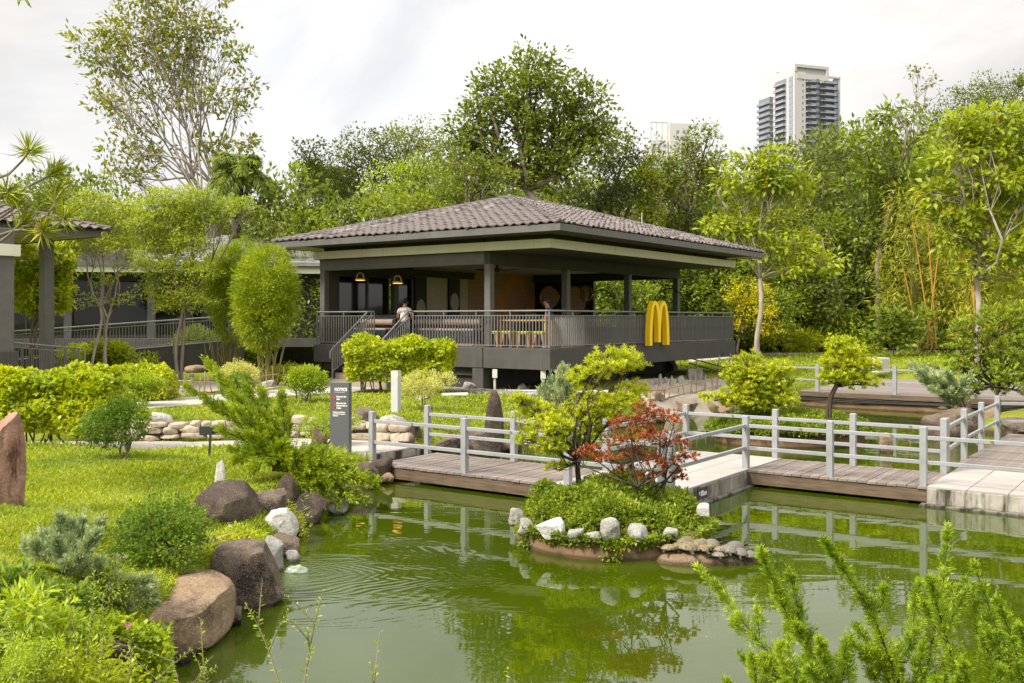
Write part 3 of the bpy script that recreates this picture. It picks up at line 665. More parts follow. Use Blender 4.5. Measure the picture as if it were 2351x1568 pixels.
# ---- roof
E0, E1, F0, F1 = -10.5, .86, -.86, 13.72          # eaves in x and y
HW = (E1 - E0) / 2; ZE, ZR = 5.33, 6.98
XR = (E0 + E1) / 2; R0, R1 = F0 + HW, F1 - HW
roof = MB()
for th_, z_ in ((0, 0),):
    v = [(E0, F0, ZE), (E1, F0, ZE), (E1, F1, ZE), (E0, F1, ZE), (XR, R0, ZR), (XR, R1, ZR)]
    roof.add(v, [(0, 1, 4), (1, 2, 5, 4), (2, 3, 5), (3, 0, 4, 5)])
rf = part('roof', roof, M['ridge'])
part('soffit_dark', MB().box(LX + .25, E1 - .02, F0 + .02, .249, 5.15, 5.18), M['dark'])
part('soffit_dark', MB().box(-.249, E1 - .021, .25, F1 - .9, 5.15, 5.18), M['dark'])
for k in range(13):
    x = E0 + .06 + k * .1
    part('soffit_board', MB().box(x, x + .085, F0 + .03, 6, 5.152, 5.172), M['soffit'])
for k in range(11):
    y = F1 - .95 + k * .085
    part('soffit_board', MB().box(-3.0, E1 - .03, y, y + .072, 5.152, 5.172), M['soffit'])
for nm, bx in (('eave_fascia', (E0, E1, F0 - .03, F0, 5.14, 5.325)), ('eave_fascia', (E1, E1 + .03, F0 - .03, F1, 5.14, 5.325)), ('eave_fascia', (E0 - .03, E0, F0 - .03, F1, 5.14, 5.325)), ('eave_fascia', (E0, E1, F1, F1 + .03, 5.14, 5.325))):
    part(nm, MB().box(*bx), M['steel'])
# roof tiles: a rolled profile, each course overlapping the one below
def tile_mesh(w=.30, l=.42):
    prof = [(0, .0), (.07, .004), (.12, .035), (.18, .055), (.24, .04), (.30, .004)]
    prof = [(x / .30 * w, z) for x, z in prof]
    V = []
    for y, dz in ((-.03, .034), (l - .03, .0)):
        for x, z in prof: V.append((x - w / 2, y, z + dz))
    for x, z in prof: V.append((x - w / 2, -.03, z + .034 - .03))
    n = len(prof)
    Fc = [(i, i + 1, n + i + 1, n + i) for i in range(n - 1)] + [(2 * n + i, 2 * n + i + 1, i + 1, i) for i in range(n - 1)]
    return V, Fc
TV, TF = tile_mesh()
TVn = np.array(TV)
tile_me = mesh_np('roof_tile', TV, TF, M['tile_roof'], smooth=False)
def slope_tiles(org, ex, ey, hw, top_hw, slope_len, nlim, cam_l):
    """org: middle of the eave, ex along the eave, ey up the slope; returns placed tiles"""
    ex, ey = Vector(ex), Vector(ey).normalized(); ez = ex.cross(ey).normalized()
    step, w = .347, .30; rows = int(slope_len / step) + 1; res = []
    for r_ in range(rows):
        yy = r_ * step; half = hw + (top_hw - hw) * (yy / slope_len)
        n = int(2 * hw / w) + 2; off = (r_ % 2) * .0
        for i in range(-n // 2, n // 2 + 1):
            xx = i * w + off
            lim = half + .1
            if abs(xx) > lim: continue
            edge = abs(xx) > half - w * .5 - .17 or r_ == rows - 1
            res.append((xx, yy, edge))
    mats = []
    for xx, yy, edge in res:
        jit = Vector((random.uniform(-.012, .012), random.uniform(-.035, .035), random.uniform(0, .018)))
        p = Vector(org) + ex * (xx + jit.x) + ey * (yy + jit.y) + ez * (.008 + jit.z)
        m = Matrix((ex, ey, ez)).transposed().to_4x4(); m.translation = p
        m = m @ Matrix.Rotation(random.uniform(-.03, .03), 4, 'Z')
        mats.append((m, edge, (m.translation - cam_l).length))
    return mats
cam_l = Matrix.Rotation(-TH, 4, 'Z') @ (Vector((0, 0, EYE)) - AB(S0, T0, 0))
random.seed(3)
rise = ZR - ZE; sl = math.hypot(HW, rise)
front = slope_tiles((XR, F0, ZE), (1, 0, 0), (0, HW, rise), HW, 0, sl, 150, cam_l)
side = slope_tiles((E1, (F0 + F1) / 2, ZE), (0, 1, 0), (-HW, 0, rise), (F1 - F0) / 2, (R1 - R0) / 2, sl, 150, cam_l)
every = sorted([(d, m, e, 0) for m, e, d in front] + [(d, m, e, 1) for m, e, d in side], key=lambda q: q[0])
single = [q for q in every if not q[2]][:300]; ids = set(id(q) for q in single)
for d, m, e, w in single:
    o = link('roof_tile', tile_me, rf); o.matrix_local = m
for w, nm in ((0, 'front'), (1, 'side')):
    vs, fs = [], []
    for q in every:
        if q[3] != w or id(q) in ids: continue
        mm = np.array(q[1]); n = len(vs) * len(TV)
        vs.append(TVn @ mm[:3, :3].T + mm[:3, 3]); fs += [tuple(i + n for i in f) for f in TF]
    bm = bmesh.new(); me = mesh_np('tile_courses', np.concatenate(vs), fs, M['tile_roof']); bm.from_mesh(me)
    cuts = [((E1, F0, 0), (1, 1, 0) if w == 0 else (-1, -1, 0)), ((E0, F0, 0), (-1, 1, 0))] if w == 0 else [((E1, F0, 0), (-1, -1, 0)), ((E1, F1, 0), (-1, 1, 0))]
    for co, no in cuts:
        bmesh.ops.bisect_plane(bm, geom=bm.verts[:] + bm.edges[:] + bm.faces[:], plane_co=co, plane_no=no, clear_outer=True)
    bm.to_mesh(me); bm.free()
    tag(link('tile_courses', me, rf), kind='stuff')
# hip and ridge caps
def caps(p0, p1, n):
    p0, p1 = Vector(p0), Vector(p1); d = (p1 - p0)
    for k in range(n):
        a = p0 + d * (k / n); b = p0 + d * ((k + 1.12) / n)
        dd = (b - a).normalized(); s = dd.cross(Vector((0, 0, 1))).normalized(); up = s.cross(dd)
        V = []
        for q, lift in ((a, .055), (b, .03)):
            for sx, uz in ((-.11, -.035), (-.055, .045), (0, .07), (.055, .045), (.11, -.035)): V.append(q + s * sx + up * (uz + lift))
        MB().add(V, [(i, i + 1, 5 + i + 1, 5 + i) for i in range(4)] + [(4, 3, 2, 1, 0)]).build('hip_cap', M['ridge'], rf)
caps((E1, F0, ZE), (XR, R0, ZR), 20); caps((E0, F0, ZE), (XR, R0, ZR), 20); caps((E1, F1, ZE), (XR, R1, ZR), 20); caps((XR, R0, ZR), (XR, R1, ZR), 8)
part('lightning_rod', MB().tube([(XR, R0, ZR + .05), (XR, R0, ZR + .55)], .012, 6), M['steel'])
part('lightning_rod', MB().tube([(XR + 2.6, R1 + 1.5, ZR - .8), (XR + 2.6, R1 + 1.5, ZR - .25)], .014, 6), M['pipe'])
# ---- inner walls: glazing, beige wall, patterned wall, dark panels with round mirrors
XB = -9.2
part('rear_wall', MB().box(XB - .2, XB, .30, 4.25, ZD, 2.45), M['dark'])
part('rear_wall_head', MB().box(XB - .2, XB, .30, 4.75, 4.25, 4.70), M['dark'])
part('rear_wall_pier', MB().box(XB - .2, XB, .30, .95, 2.451, 4.249), M['dark'])
for y0, y1 in ((.97, 2.35), (2.42, 3.45), (3.75, 4.7)):
    w_ = part('window', MB().box(XB - .16, XB - .05, y0 - .04, y0, 2.2, 4.25), M['steel']); MB().box(XB - .16, XB - .05, y1, y1 + .04, 2.2, 4.25).build('jamb', M['steel'], w_)
    MB().box(XB - .12, XB - .10, y0, y1, 2.2, 4.25).build('pane', M['glass_dark'], w_)
part('beige_wall', MB().box(XB - .2, XB - .001, 4.75, 8.0, 2.6, 4.70), M['plaster'])
part('wainscot', MB().box(XB - .2, XB + .01, 4.75, LY - .25, ZD, 2.599), M['taupe'])
for y in (5.05, 7.05):
    pn = part('dark_pier', MB().box(XB + .012, XB + .10, y - .33, y + .33, 2.2, 4.35), M['black'])
    disc = MB(); disc.add([(XB + .103, y + .26 * math.cos(a), 3.35 + (.1 if y > 6 else -.18) + .36 * math.sin(a)) for a in [2 * math.pi * i / 24 for i in range(24)]] + [(XB + .112, y + .24 * math.cos(a), 3.35 + (.1 if y > 6 else -.18) + .34 * math.sin(a)) for a in [2 * math.pi * i / 24 for i in range(24)]],
        [(i, (i + 1) % 24, 24 + (i + 1) % 24, 24 + i) for i in range(24)] + [tuple(range(24, 48))]); disc.build('round_mirror', M['dullmirror'], pn)
def pattern_mat():
    m, nd, ln, out = newmat('patterned_wall'); b = nd.new('ShaderNodeBsdfPrincipled'); tc = nd.new('ShaderNodeTexCoord')
    mp = nd.new('ShaderNodeMapping'); mp.inputs['Scale'].default_value = (0, 6, 6); ln.new(tc.outputs['Object'], mp.inputs['Vector'])
    v = nd.new('ShaderNodeTexVoronoi'); v.inputs['Randomness'].default_value = 0; v.inputs['Scale'].default_value = 1; ln.new(mp.outputs['Vector'], v.inputs['Vector'])
    r = ramp(nd, [(.20, (.38, .19, .095)), (.25, (.52, .32, .20)), (.36, (.52, .32, .20)), (.42, (.34, .17, .085))]); ln.new(v.outputs['Distance'], r.inputs['Fac'])
    ln.new(r.outputs['Color'], b.inputs['Base Color']); b.inputs['Roughness'].default_value = .7; ln.new(b.outputs[0], out.inputs['Surface']); return m
M['pattern'] = pattern_mat()
pw = part('patterned_wall', MB().box(XB - .2, XB, 8.0, LY - .25, 2.6, 4.70), M['pattern'])
def arch_strip(yc, zc, ry, rz, wd, a0, a1, n=14, taper=True):
    V = []; Fc = []
    for i in range(n + 1):
        t = i / n; a = R(a0 + (a1 - a0) * t); k = wd * ((1 - abs(2 * t - 1)) ** .45 if taper else 1)
        for q in (-.5, .5): V.append((XB + .012, yc + (ry + q * k) * math.cos(a), zc + (rz + q * k) * math.sin(a)))
    return V, [(2 * i, 2 * i + 1, 2 * i + 3, 2 * i + 2) for i in range(n)]
for a in ((11.3, 3.55, .68, .95, .42, 0, 180), (9.55, 2.6, .95, 1.35, .34, 8, 62), (13.3, 2.6, .95, 1.35, .34, 118, 172)):
    mb = MB(); mb.add(*arch_strip(*a)); mb.build('yellow_arch_paint', M['ochre'], pw)
YB = LY - .25
dp = part('dark_panel_wall', MB().box(XB - .2, -6.25, YB + .001, YB + .2, 2.75, 4.70), M['glass_dark'])
part('timber_dado', MB().box(XB + .02, -6.25, YB - .06, YB + .2, ZD, 2.749), M['oak'])
for x in (-9.05, -7.75, -6.3): MB().box(x - .1, x + .1, YB - .03, YB, 2.7, 4.70).build('mullion', M['black'], dp)
for x, z, r_ in ((-8.4, 3.72, .48), (-7.15, 3.55, .62), (-6.55, 3.85, .32)):
    mb = MB(); mb.tube([(x + r_ * math.cos(a), YB - .05, z + r_ * math.sin(a)) for a in [2 * math.pi * i / 32 for i in range(33)]], .035, 6); fr = mb.build('mirror_rim', M['brass'], dp)
    MB().add([(x + r_ * math.cos(a), YB - .03, z + r_ * math.sin(a)) for a in [2 * math.pi * i / 32 for i in range(32)]], [tuple(range(32))]).build('mirror_glass', M['mirror'], fr)
# ---- terrace balustrade
def rail_run(pts, z0, parent, spacing=.11, post_every=1.25, mat=M['railing'], rt=.026, closed_bottom=True, top=1.05):
    """balustrade along a straight run from p to q (local x, y)"""
    (x0, y0), (x1, y1) = pts; L_ = math.hypot(x1 - x0, y1 - y0); dx, dy = (x1 - x0) / L_, (y1 - y0) / L_
    MB().tube([(x0, y0, z0 + top), (x1, y1, z0 + top)], rt, 8).build('handrail', mat, parent, smooth=True)
    def bar(za, zb, w=.02):
        nx, ny = -dy * w, dx * w
        MB().hexa([(x0 - nx, y0 - ny, za), (x0 + nx, y0 + ny, za), (x1 + nx, y1 + ny, za), (x1 - nx, y1 - ny, za)][::1], [(x0 - nx, y0 - ny, zb), (x0 + nx, y0 + ny, zb), (x1 + nx, y1 + ny, zb), (x1 - nx, y1 - ny, zb)]).build('rail_bar', mat, parent)
    bar(z0 + top - .14, z0 + top - .12); bar(z0 + .05, z0 + .07)
    n = int(L_ / spacing)
    me = MB().box(-.009, .009, -.02, .02, .07, top - .14).mesh('baluster', mat)
    mp_ = MB().box(-.012, .012, -.022, .022, 0, top - .02).mesh('post', mat)
    step = max(1, int(post_every / spacing)); ang = math.atan2(dy, dx)
    for i in range(n + 1):
        p = (x0 + dx * L_ * i / n, y0 + dy * L_ * i / n, z0)
        post = i % step == 0 or i == n
        link('post' if post else 'baluster', mp_ if post else me, parent, p, (0, 0, ang))
bal = thing('terrace_balustrade', 'grey vertical-bar balustrade round the edge of the raised terrace', 'balustrade', AB(S0, T0, 0), TH)
rail_run(((-9.35, .08), (-6.75, .08)), ZD, bal); rail_run(((-5.1, .08), (-.08, .08)), ZD, bal)
rail_run(((-.08, .08), (-.08, LY - .1)), ZD, bal); rail_run(((-.08, LY - .1), (-6.2, LY - .1)), ZD, bal, spacing=.15)
# ---- steps
st = thing('terrace_steps', 'beige tiled steps with orange nosings leading up to the terrace', 'stairs', AB(S0, T0, 0), TH)
NS = 7; rise_ = (ZD - .80) / NS
for k in range(NS - 1):
    y1 = -.02 - .30 * k; z1 = ZD - rise_ * (k + 1)
    xw = .55 if k == NS - 2 else (.25 if k == NS - 3 else .05)
    s_ = MB().box(-6.85 - (0.55 if k == NS - 2 else 0), -5.0 + xw, y1 - .30, y1 - .001, .45, z1).build('step', M['step'], st, bev=.006)
    MB().box(-6.85 - (0.55 if k == NS - 2 else 0), -5.0 + xw, y1 - .312, y1 - .27, z1 + .001, z1 + .012).build('nosing', M['nosing'], s_)
for x in (-6.78, -5.08):
    h = thing('stair_handrail', 'sloping grey tube handrail on the %s side of the terrace steps' % ('hedge' if x > -6 else 'lawn path'), 'handrail', AB(S0, T0, 0), TH)
    yb = -.3 * (NS - 1) + .1
    MB().tube([(x, .08, ZD + 1.05), (x, -.18, ZD + 1.05), (x, yb, .80 + rise_ + .92), (x, yb - .1, .80 + rise_ + .84), (x, yb - .1, .80 + rise_ + .62)], .028, 8).build('handrail', M['railing'], h, smooth=True)
    slope = (rise_ / .30)
    def zl(y): return ZD + slope * (y + .18)
    for o_, nm in ((.80, 'rail_bar'), (.06, 'rail_bar')):
        MB().hexa([(x - .012, yb, zl(yb) + o_), (x + .012, yb, zl(yb) + o_), (x + .012, -.1, zl(-.1) + o_), (x - .012, -.1, zl(-.1) + o_)], [(x - .012, yb, zl(yb) + o_ + .03), (x + .012, yb, zl(yb) + o_ + .03), (x + .012, -.1, zl(-.1) + o_ + .03), (x - .012, -.1, zl(-.1) + o_ + .03)]).build(nm, M['railing'], h)
    n = 16; me = MB().box(-.009, .009, -.018, .018, .07, .80).mesh('baluster', M['railing'])
    for i in range(n + 1):
        y = yb + (-.12 - yb) * i / n; link('baluster', me, h, (x, y, zl(y)))
    MB().box(x - .02, x + .02, yb - .02, yb + .02, .78, zl(yb) + .80).build('post', M['railing'], h)
# ---- the arch sign on the terrace edge
def arch_sign():
    t = thing('arched_letter_sign', 'tall yellow double-arch letter M sign fixed to the terrace edge', 'sign', AB(S0 + .07, T0 + 6.15, 0), TH)
    z0, hgt, n = 1.93, 1.45, 18
    ol, il, om, im = [], [], [], []
    for i in range(n + 1):
        a = math.pi / 2 * i / n
        ol.append((-.70 + .38 * (1 - math.cos(a)) ** 1.1, z0 + hgt * math.sin(a) ** .9))
        il.append((-.52 + .21 * (1 - math.cos(a)), z0 + (hgt - .13) * math.sin(a) ** .9))
        k = i / n; aa = math.pi / 2 * (1 - min(k / .5, 1)); 
        om.append((-.32 + .32 * math.cos(aa) ** 1.1, z0 + 1.06 + (hgt - 1.06) * math.sin(aa) ** .9) if k < .5 else (-.0005, z0 + .10 + (1.06 - .10) * (1 - (k - .5) / .5)))
        ab = math.pi / 2 * (1 - k); im.append((-.31 + .225 * math.cos(ab), z0 + .10 + (hgt - .23) * math.sin(ab) ** .9))
    for sgn in (1, -1):
        for A_, B_ in ((ol, il), (om, im)):
            n2 = len(A_); V = []
            for x in (0.0, .17):
                V += [(x, y * sgn, z) for y, z in A_] + [(x, y * sgn, z) for y, z in B_]
            m_ = 2 * n2; Fc = []
            for i in range(n2 - 1):
                Fc += [(m_ + i, m_ + i + 1, m_ + n2 + i + 1, m_ + n2 + i), (i + 1, i, n2 + i, n2 + i + 1), (i, i + 1, m_ + i + 1, m_ + i), (n2 + i + 1, n2 + i, m_ + n2 + i, m_ + n2 + i + 1)]
            Fc += [(0, m_, m_ + n2, n2), (n2 - 1, 2 * n2 - 1, m_ + 2 * n2 - 1, m_ + n2 - 1)]
            me = MB().add(V, Fc).mesh('arch_leg', M['yellow']); bm = bmesh.new(); bm.from_mesh(me); bmesh.ops.recalc_face_normals(bm, faces=bm.faces[:]); bm.to_mesh(me); bm.free()
            link('arch_leg', me, t)
arch_sign()
# ================================================================ left wing of the restaurant and entrance canopy
W1 = Vector((-24.5, 40.55, 0)); WANG = R(10)
wing = thing('restaurant_wing', 'long low charcoal restaurant wing with dark glazing behind the garden trees', 'building', W1, WANG)
WL = 16.2
def wp(name, mb, mat, parent=None, **k): return mb.build(name, mat, parent or wing, **k)
wp('plinth', MB().box(-8, WL, 0, 6, .5, 1.95), M['dark'])
wp('floor', MB().box(-8, WL, -1.6, -.002, 1.6, 1.96), M['slab'])
xs = [-8, -4.6, -1.2, 2.2, 5.6, 9.0, 12.4]
for i, x in enumerate(xs):
    wp('pier', MB().box(x - .16, x + .16, -.05, .3, 1.951, 4.76), M['steel'])
    if x < 12:
        w_ = wp('window', MB().box(x + .16, x + 3.24, .12, .2, 4.45, 4.76), M['dark']); MB().box(x + .16, x + 3.24, .12, .2, 1.951, 2.1).build('sill', M['dark'], w_)
        for q in range(2):
            a = x + .18 + q * 1.53; MB().box(a, a + 1.5, .14, .16, 2.1, 4.45).build('pane', M['glass'], w_)
            MB().box(a + 1.501, a + 1.528, .11, .19, 2.1, 4.45).build('mullion', M['steel'], w_)
wp('solid_wall', MB().box(12.56, WL, .0, .3, 1.951, 4.76), M['dark'])
ww = wp('window', MB().box(14.2, 14.9, -.04, -.001, 2.25, 3.55), M['steel']); MB().box(14.25, 14.85, -.05, -.041, 2.32, 3.5).build('pane', M['glass_dark'], ww)
wp('back_wall', MB().box(-8, WL, 5.2, 5.4, 1.951, 4.76), M['plaster'])
wp('cream_band', MB().box(-8, WL, -1.0, -.92, 4.77, 5.02), M['cream'])
wp('soffit', MB().box(-8, WL, -.919, 5.4, 4.762, 4.82), M['dark'])
wp('eave_fascia', MB().box(-8, WL, -1.12, -1.02, 5.025, 5.24), M['steel'])
wp('parapet', MB().box(-8, 8.4, -.6, 3, 5.03, 5.72), M['ridge'])
wp('parapet_end', MB().box(8.401, 8.6, -.62, 2.9, 5.03, 5.74), M['pipe'])
# pale tiled roof of the wing, courses stepping up the slope
rfw = wp('roof', MB().hexa([(9.2, -1.15, 5.10), (WL, -1.15, 5.10), (WL, 6, 5.10), (9.2, 6, 5.10)], [(9.2, -1.15, 5.2), (WL, -1.15, 5.2), (WL - .3, 4.0, 6.75), (11.5, 4.0, 6.75)]), M['pale_roof'])
wa = R(17); 
for r_ in range(15):
    y = -1.16 + r_ * .35; z = 5.21 + r_ * .35 * (1.55 / 5.15); ins = max(0, r_ * .35 * .45)
    x0, x1 = 9.2 + ins, WL - ins * .13; n = int((x1 - x0) / .6)
    mb = MB()
    for i in range(n):
        a, b = x0 + (x1 - x0) * i / n, x0 + (x1 - x0) * (i + 1) / n
        mb.hexa([(a + .01, y, z - .02), (b - .01, y, z - .02), (b - .01, y + .40, z + .10), (a + .01, y + .40, z + .10)], [(a + .01, y, z + .04), (b - .01, y, z + .04), (b - .01, y + .40, z + .125), (a + .01, y + .40, z + .125)])
    tag(mb.build('tile_course', M['pale_roof'], rfw), kind='stuff')
# dim things seen through the glazing
for i, (x, c) in enumerate(((-2.6, 'taupe'), (-.4, 'ochre'), (3.6, 'taupe'), (6.9, 'ochre'), (10.2, 'taupe'))):
    ch = thing('dining_chair', 'padded %s dining chair behind the wing glazing' % ('brown' if c == 'taupe' else 'orange'), 'chair', W1 + Matrix.Rotation(WANG, 3, 'Z') @ Vector((x, 1.6, 1.95)), WANG + R(30 * i), 'chairs behind the wing glazing')
    MB().box(-.24, .24, -.22, .22, .40, .48).build('seat', M[c], ch, bev=.02)
    MB().box(-.24, .24, .2, .26, .49, .92).build('backrest', M[c], ch, bev=.02)
    for sx in (-.2, .2):
        for sy in (-.18, .18): MB().tube([(sx, sy, .40), (sx * 1.15, sy * 1.15, 0)], .014, 5).build('leg', M['oak'], ch)
for x in (7.6, 10.4):
    pn = thing('screen_panel', 'tall beige woven screen panel behind the wing glazing', 'screen', W1 + Matrix.Rotation(WANG, 3, 'Z') @ Vector((x, .7, 1.955)), WANG, 'beige screen panels in the wing')
    MB().box(-.5, .5, -.02, .02, .05, 1.25).build('panel', M['plaster'], pn); MB().box(-.53, .53, -.03, .03, 1.2505, 1.29).box(-.53, .53, -.03, .03, 0, .0495).build('frame', M['oak'], pn)
ln_ = thing('yellow_sign_blade', 'narrow curved yellow sign strip seen through the wing glazing', 'sign', PD(263, 700, 42.6), 0)
MB().tube([(0, 0, -.6), (.05, 0, -.3), (.1, 0, 0), (.08, 0, .3), (0, 0, .62)], [.03, .08, .10, .08, .02], 8).build('strip', M['ochre'], ln_)
# ramp balustrade before the wing
def px_rail(label, a, b, n_b, drop, name='ramp_railing', group=None, rt=.03, end_loop=False):
    """sloping railing between two world points (top of the handrail)"""
    a, b = Vector(a), Vector(b); t = thing(name, label, 'railing', (a.x, a.y, 0), 0, group); o = Vector((a.x, a.y, 0)); L_ = (b - a).length
    MB().tube([a - o, b - o], rt, 7).build('handrail', M['railing'], t, smooth=True)
    d = (b - a); ang = math.atan2(d.y, d.x)
    for off in (.12, drop - .04): MB().tube([a - o - Vector((0, 0, off)), b - o - Vector((0, 0, off))], .014, 5).build('rail_bar', M['railing'], t)
    me = MB().box(-.009, .009, -.009, .009, -drop + .04, -.12).mesh('baluster', M['steel'])
    for i in range(n_b + 1):
        p = a + d * (i / n_b) - o
        link('baluster', me, t, p, (0, 0, ang))
    for i in range(0, 7):
        p = a + d * (i / 6) - o
        MB().tube([p - Vector((0, 0, .02)), p - Vector((0, 0, drop + .35))], .02, 6).build('post', M['steel'], t)
    return t
px_rail('long grey ramp railing rising in front of the left wing', PD(10, 762, 33), PD(560, 723, 39.6), 78, .95)
wr = thing('ramp_slab', 'charcoal ramp rising along the left wing under its railing', 'ramp', (0, 0, 0))
a, b = PD(10, 762, 33.1), PD(560, 723, 39.7); n_ = Vector((-.5, 1.0, 0)).normalized() * 1.5
MB().hexa([(a.x, a.y, .5), (b.x, b.y, .5), (b.x + n_.x, b.y + n_.y, .5), (a.x + n_.x, a.y + n_.y, .5)], [(a.x, a.y, a.z - 1.0), (b.x, b.y, b.z - 1.0), (b.x + n_.x, b.y + n_.y, b.z - 1.0), (a.x + n_.x, a.y + n_.y, a.z - 1.0)]).build('slab', M['dark'], wr)
# ---- entrance canopy at the far left (same grid)
CC = PD(233, 531, 28.0)                           # eave corner, bottom of the fascia 5.31 m up
can = thing('entrance_canopy', 'tiled entrance canopy on a slim square charcoal column', 'canopy', (CC.x, CC.y, 0), TH)
def cp(name, mb, mat, **k): return mb.build(name, mat, can, **k)
cp('eave_fascia', MB().box(-.05, 0, -9, 0, 5.14, 5.32), M['steel']); cp('eave_fascia', MB().box(-9, -.0505, -.05, 0, 5.14, 5.32), M['steel'])
for k in range(34): cp('soffit_rib', MB().box(-9, -.06, -9 + k * .263, -9 + k * .263 + .225, 5.145 + (k % 2) * .015, 5.17 + (k % 2) * .015), M['soffit'])
cr_ = MB().hexa([(-9, -9, 5.33), (.18, -9, 5.33), (.18, .18, 5.33), (-9, .18, 5.33)], [(-9, -9, 6.6), (-4.0, -9, 6.6), (-4.0, -4.0, 6.6), (-9, -4.0, 6.6)]).build('roof', M['ridge'], can)
can_me = tile_me; ex, ey = Vector((0, 1, 0)), Vector((-4.18, 0, 1.27)).normalized(); ez = ex.cross(ey).normalized()
for r_ in range(10):
    for i in range(28):
        y = .05 - i * .30 - r_ * .347 * .95
        m = Matrix((ex, ey, ez)).transposed().to_4x4(); m.translation = Vector((.2, y, 5.335)) + ey * (r_ * .347) + ez * .01
        o = link('roof_tile', can_me, cr_); o.matrix_local = m
for i in range(14):
    p0_, p1_ = Vector((.18, .18, 5.35)), Vector((-4.0, -4.0, 6.6)); a_ = p0_.lerp(p1_, i / 14); b_ = p0_.lerp(p1_, (i + 1.1) / 14)
    MB().tube([a_ + Vector((0, 0, .03)), b_ + Vector((0, 0, .015))], [.10, .08], 7).build('hip_cap', M['ridge'], cr_)
Mi = Matrix.Rotation(-TH, 3, 'Z')
def canl(u, v, Y): return Mi @ (PD(u, v, Y) - Vector((CC.x, CC.y, 0)))
c1 = canl(107, 733, 27.9); cp('column', MB().box(c1.x - .15, c1.x + .15, c1.y - .15, c1.y + .15, .6, 5.139), M['steel'], bev=.012)
c2 = canl(2, 733, 25.2); cp('pillar', MB().box(c2.x - .2, c2.x + .2, c2.y - .25, c2.y + .25, .5, 5.138), M['steel'], bev=.012)
cp('pillar_base', MB().box(c2.x - .3, c2.x + .28, c2.y - .32, c2.y + .32, .4, 1.95), M['slab'], bev=.015)
cp('cream_beam', MB().box(c2.x - 1.5, c2.x + .32, c2.y - .34, c2.y - .27, 4.42, 4.72).box(c2.x + .25, c2.x + .32, c2.y - .2695, c2.y + .35, 4.42, 4.72), M['cream'])
px_rail('short grey railing with looped end below the entrance canopy', PD(-20, 782, 25.5), PD(180, 800, 27.5), 34, 1.0)
lp = PD(180, 800, 27.5); lt = thing('railing_loop', 'rounded tube end of the canopy ramp railing', 'railing', (lp.x, lp.y, lp.z)); MB().tube([(0, 0, 0), (.12, .02, -.02), (.17, .03, -.12), (.17, .03, -.38), (.10, .02, -.47), (-.02, 0, -.48)], .03, 7).build('tube', M['railing'], lt, smooth=True)
# ================================================================ far towers
M['tw_white'] = flat('tower_white', (.56, .53, .50), rough=.8, var=.04); M['tw_grey'] = flat('tower_grey', (.46, .45, .45), rough=.8, var=.05)
M['tw_glass'] = surf('tower_glass', [(.3, (.17, .20, .26)), (.7, (.30, .33, .39))], scale=.3, rough=.15, spec=.6)
M['tw_dark'] = flat('tower_recess', (.21, .22, .245), rough=.5)
tw = thing('apartment_tower', 'tall grey and white apartment tower with stacked balconies beyond the trees', 'building', PD(1824, 733, 525) * Vector((1, 1, 0)), R(19))
tp = lambda name, mb, mat, parent=None: mb.build(name, mat, parent or tw)
TOP = 141; ZB0 = 40
tp('pier_wall', MB().box(0, 7.2, 0, 19, ZB0, TOP - 4), M['tw_white'])
tp('core', MB().box(7.201, 29, 1.8, 19, ZB0, TOP - 8), M['tw_dark'])
tp('corner_fin', MB().box(28.6, 29.8, .2, 1.79, ZB0, TOP - 6), M['tw_white'])
cf = tp('crown_frame', MB().box(0, 22, -.3, 1.2, TOP - 1.6, TOP).box(0, 1.4, -.3, 19, TOP - 3.999, TOP - 1.601).box(20.4, 22, -.3, 1.2, TOP - 8, TOP - 1.601).box(1.401, 20.399, -.3, 1.2, TOP - 7.9, TOP - 5), M['tw_white'])
tp('crown_recess', MB().box(1.401, 20.399, .9, 18, TOP - 4.999, TOP - 1.602), M['tw_grey'])
tp('crown_frame', MB().box(22.001, 29.8, -.1, 1.2, TOP - 5.9, TOP - 4.9), M['tw_white'])
FL = 3.25; nfl = 27
win = MB().box(4.9, 5.7, -.06, .02, .6, 2.0).mesh('window', M['tw_dark'])
bl1 = MB().box(0, 7.0, -1.6, 1.79, 0, .35).mesh('balcony_slab', M['tw_grey']); rl1 = MB().box(2.6, 7.0, -1.58, -1.45, .351, 1.35).mesh('balcony_glass', M['tw_glass']); sc1 = MB().box(5.4, 7.4, -1.75, -1.6, .351, 1.7).mesh('balcony_screen', M['tw_dark'])
bl2 = MB().box(0, 9.6, -1.6, 1.79, 0, .35).mesh('balcony_slab', M['tw_grey']); rl2 = MB().box(2.8, 9.6, -1.58, -1.45, .351, 1.35).mesh('balcony_glass', M['tw_glass'])
gl1 = MB().box(0, 2.3, 1.2, 1.78, .35, FL - .1).mesh('window', M['tw_glass']); gl2 = MB().box(0, 3.0, .3, 1.78, .35, FL - .1).mesh('window', M['tw_glass']); gl3 = MB().box(0, 2.6, 1.5, 1.788, .35, 2.6).mesh('window', M['tw_glass'])
sgl = MB().box(-.12, -.02, 1.2, 5.2, .2, FL - .15).mesh('window', M['tw_glass']); sbl = MB().box(-1.7, -.001, 8, 17.5, 0, .35).mesh('balcony_slab', M['tw_grey']); srl = MB().box(-1.7, -1.6, 8, 17.5, .351, 1.3).mesh('balcony_glass', M['tw_glass']); sdk = MB().box(-.06, -.0005, 7.2, 18, .351, FL - .1).mesh('recess', M['tw_dark'])
for k in range(nfl):
    z = TOP - 9.3 - k * FL
    for me, x in ((win, 0), (bl1, 7.3), (rl1, 7.3), (sc1, 7.3), (gl3, 10.0), (gl1, 14.5), (bl2, 16.4), (rl2, 16.4), (gl3, 20.2), (gl2, 26.0), (sgl, 0), (sbl, 0), (srl, 0), (sdk, 0)):
        link(me.name, me, tw, (x, 0, z))
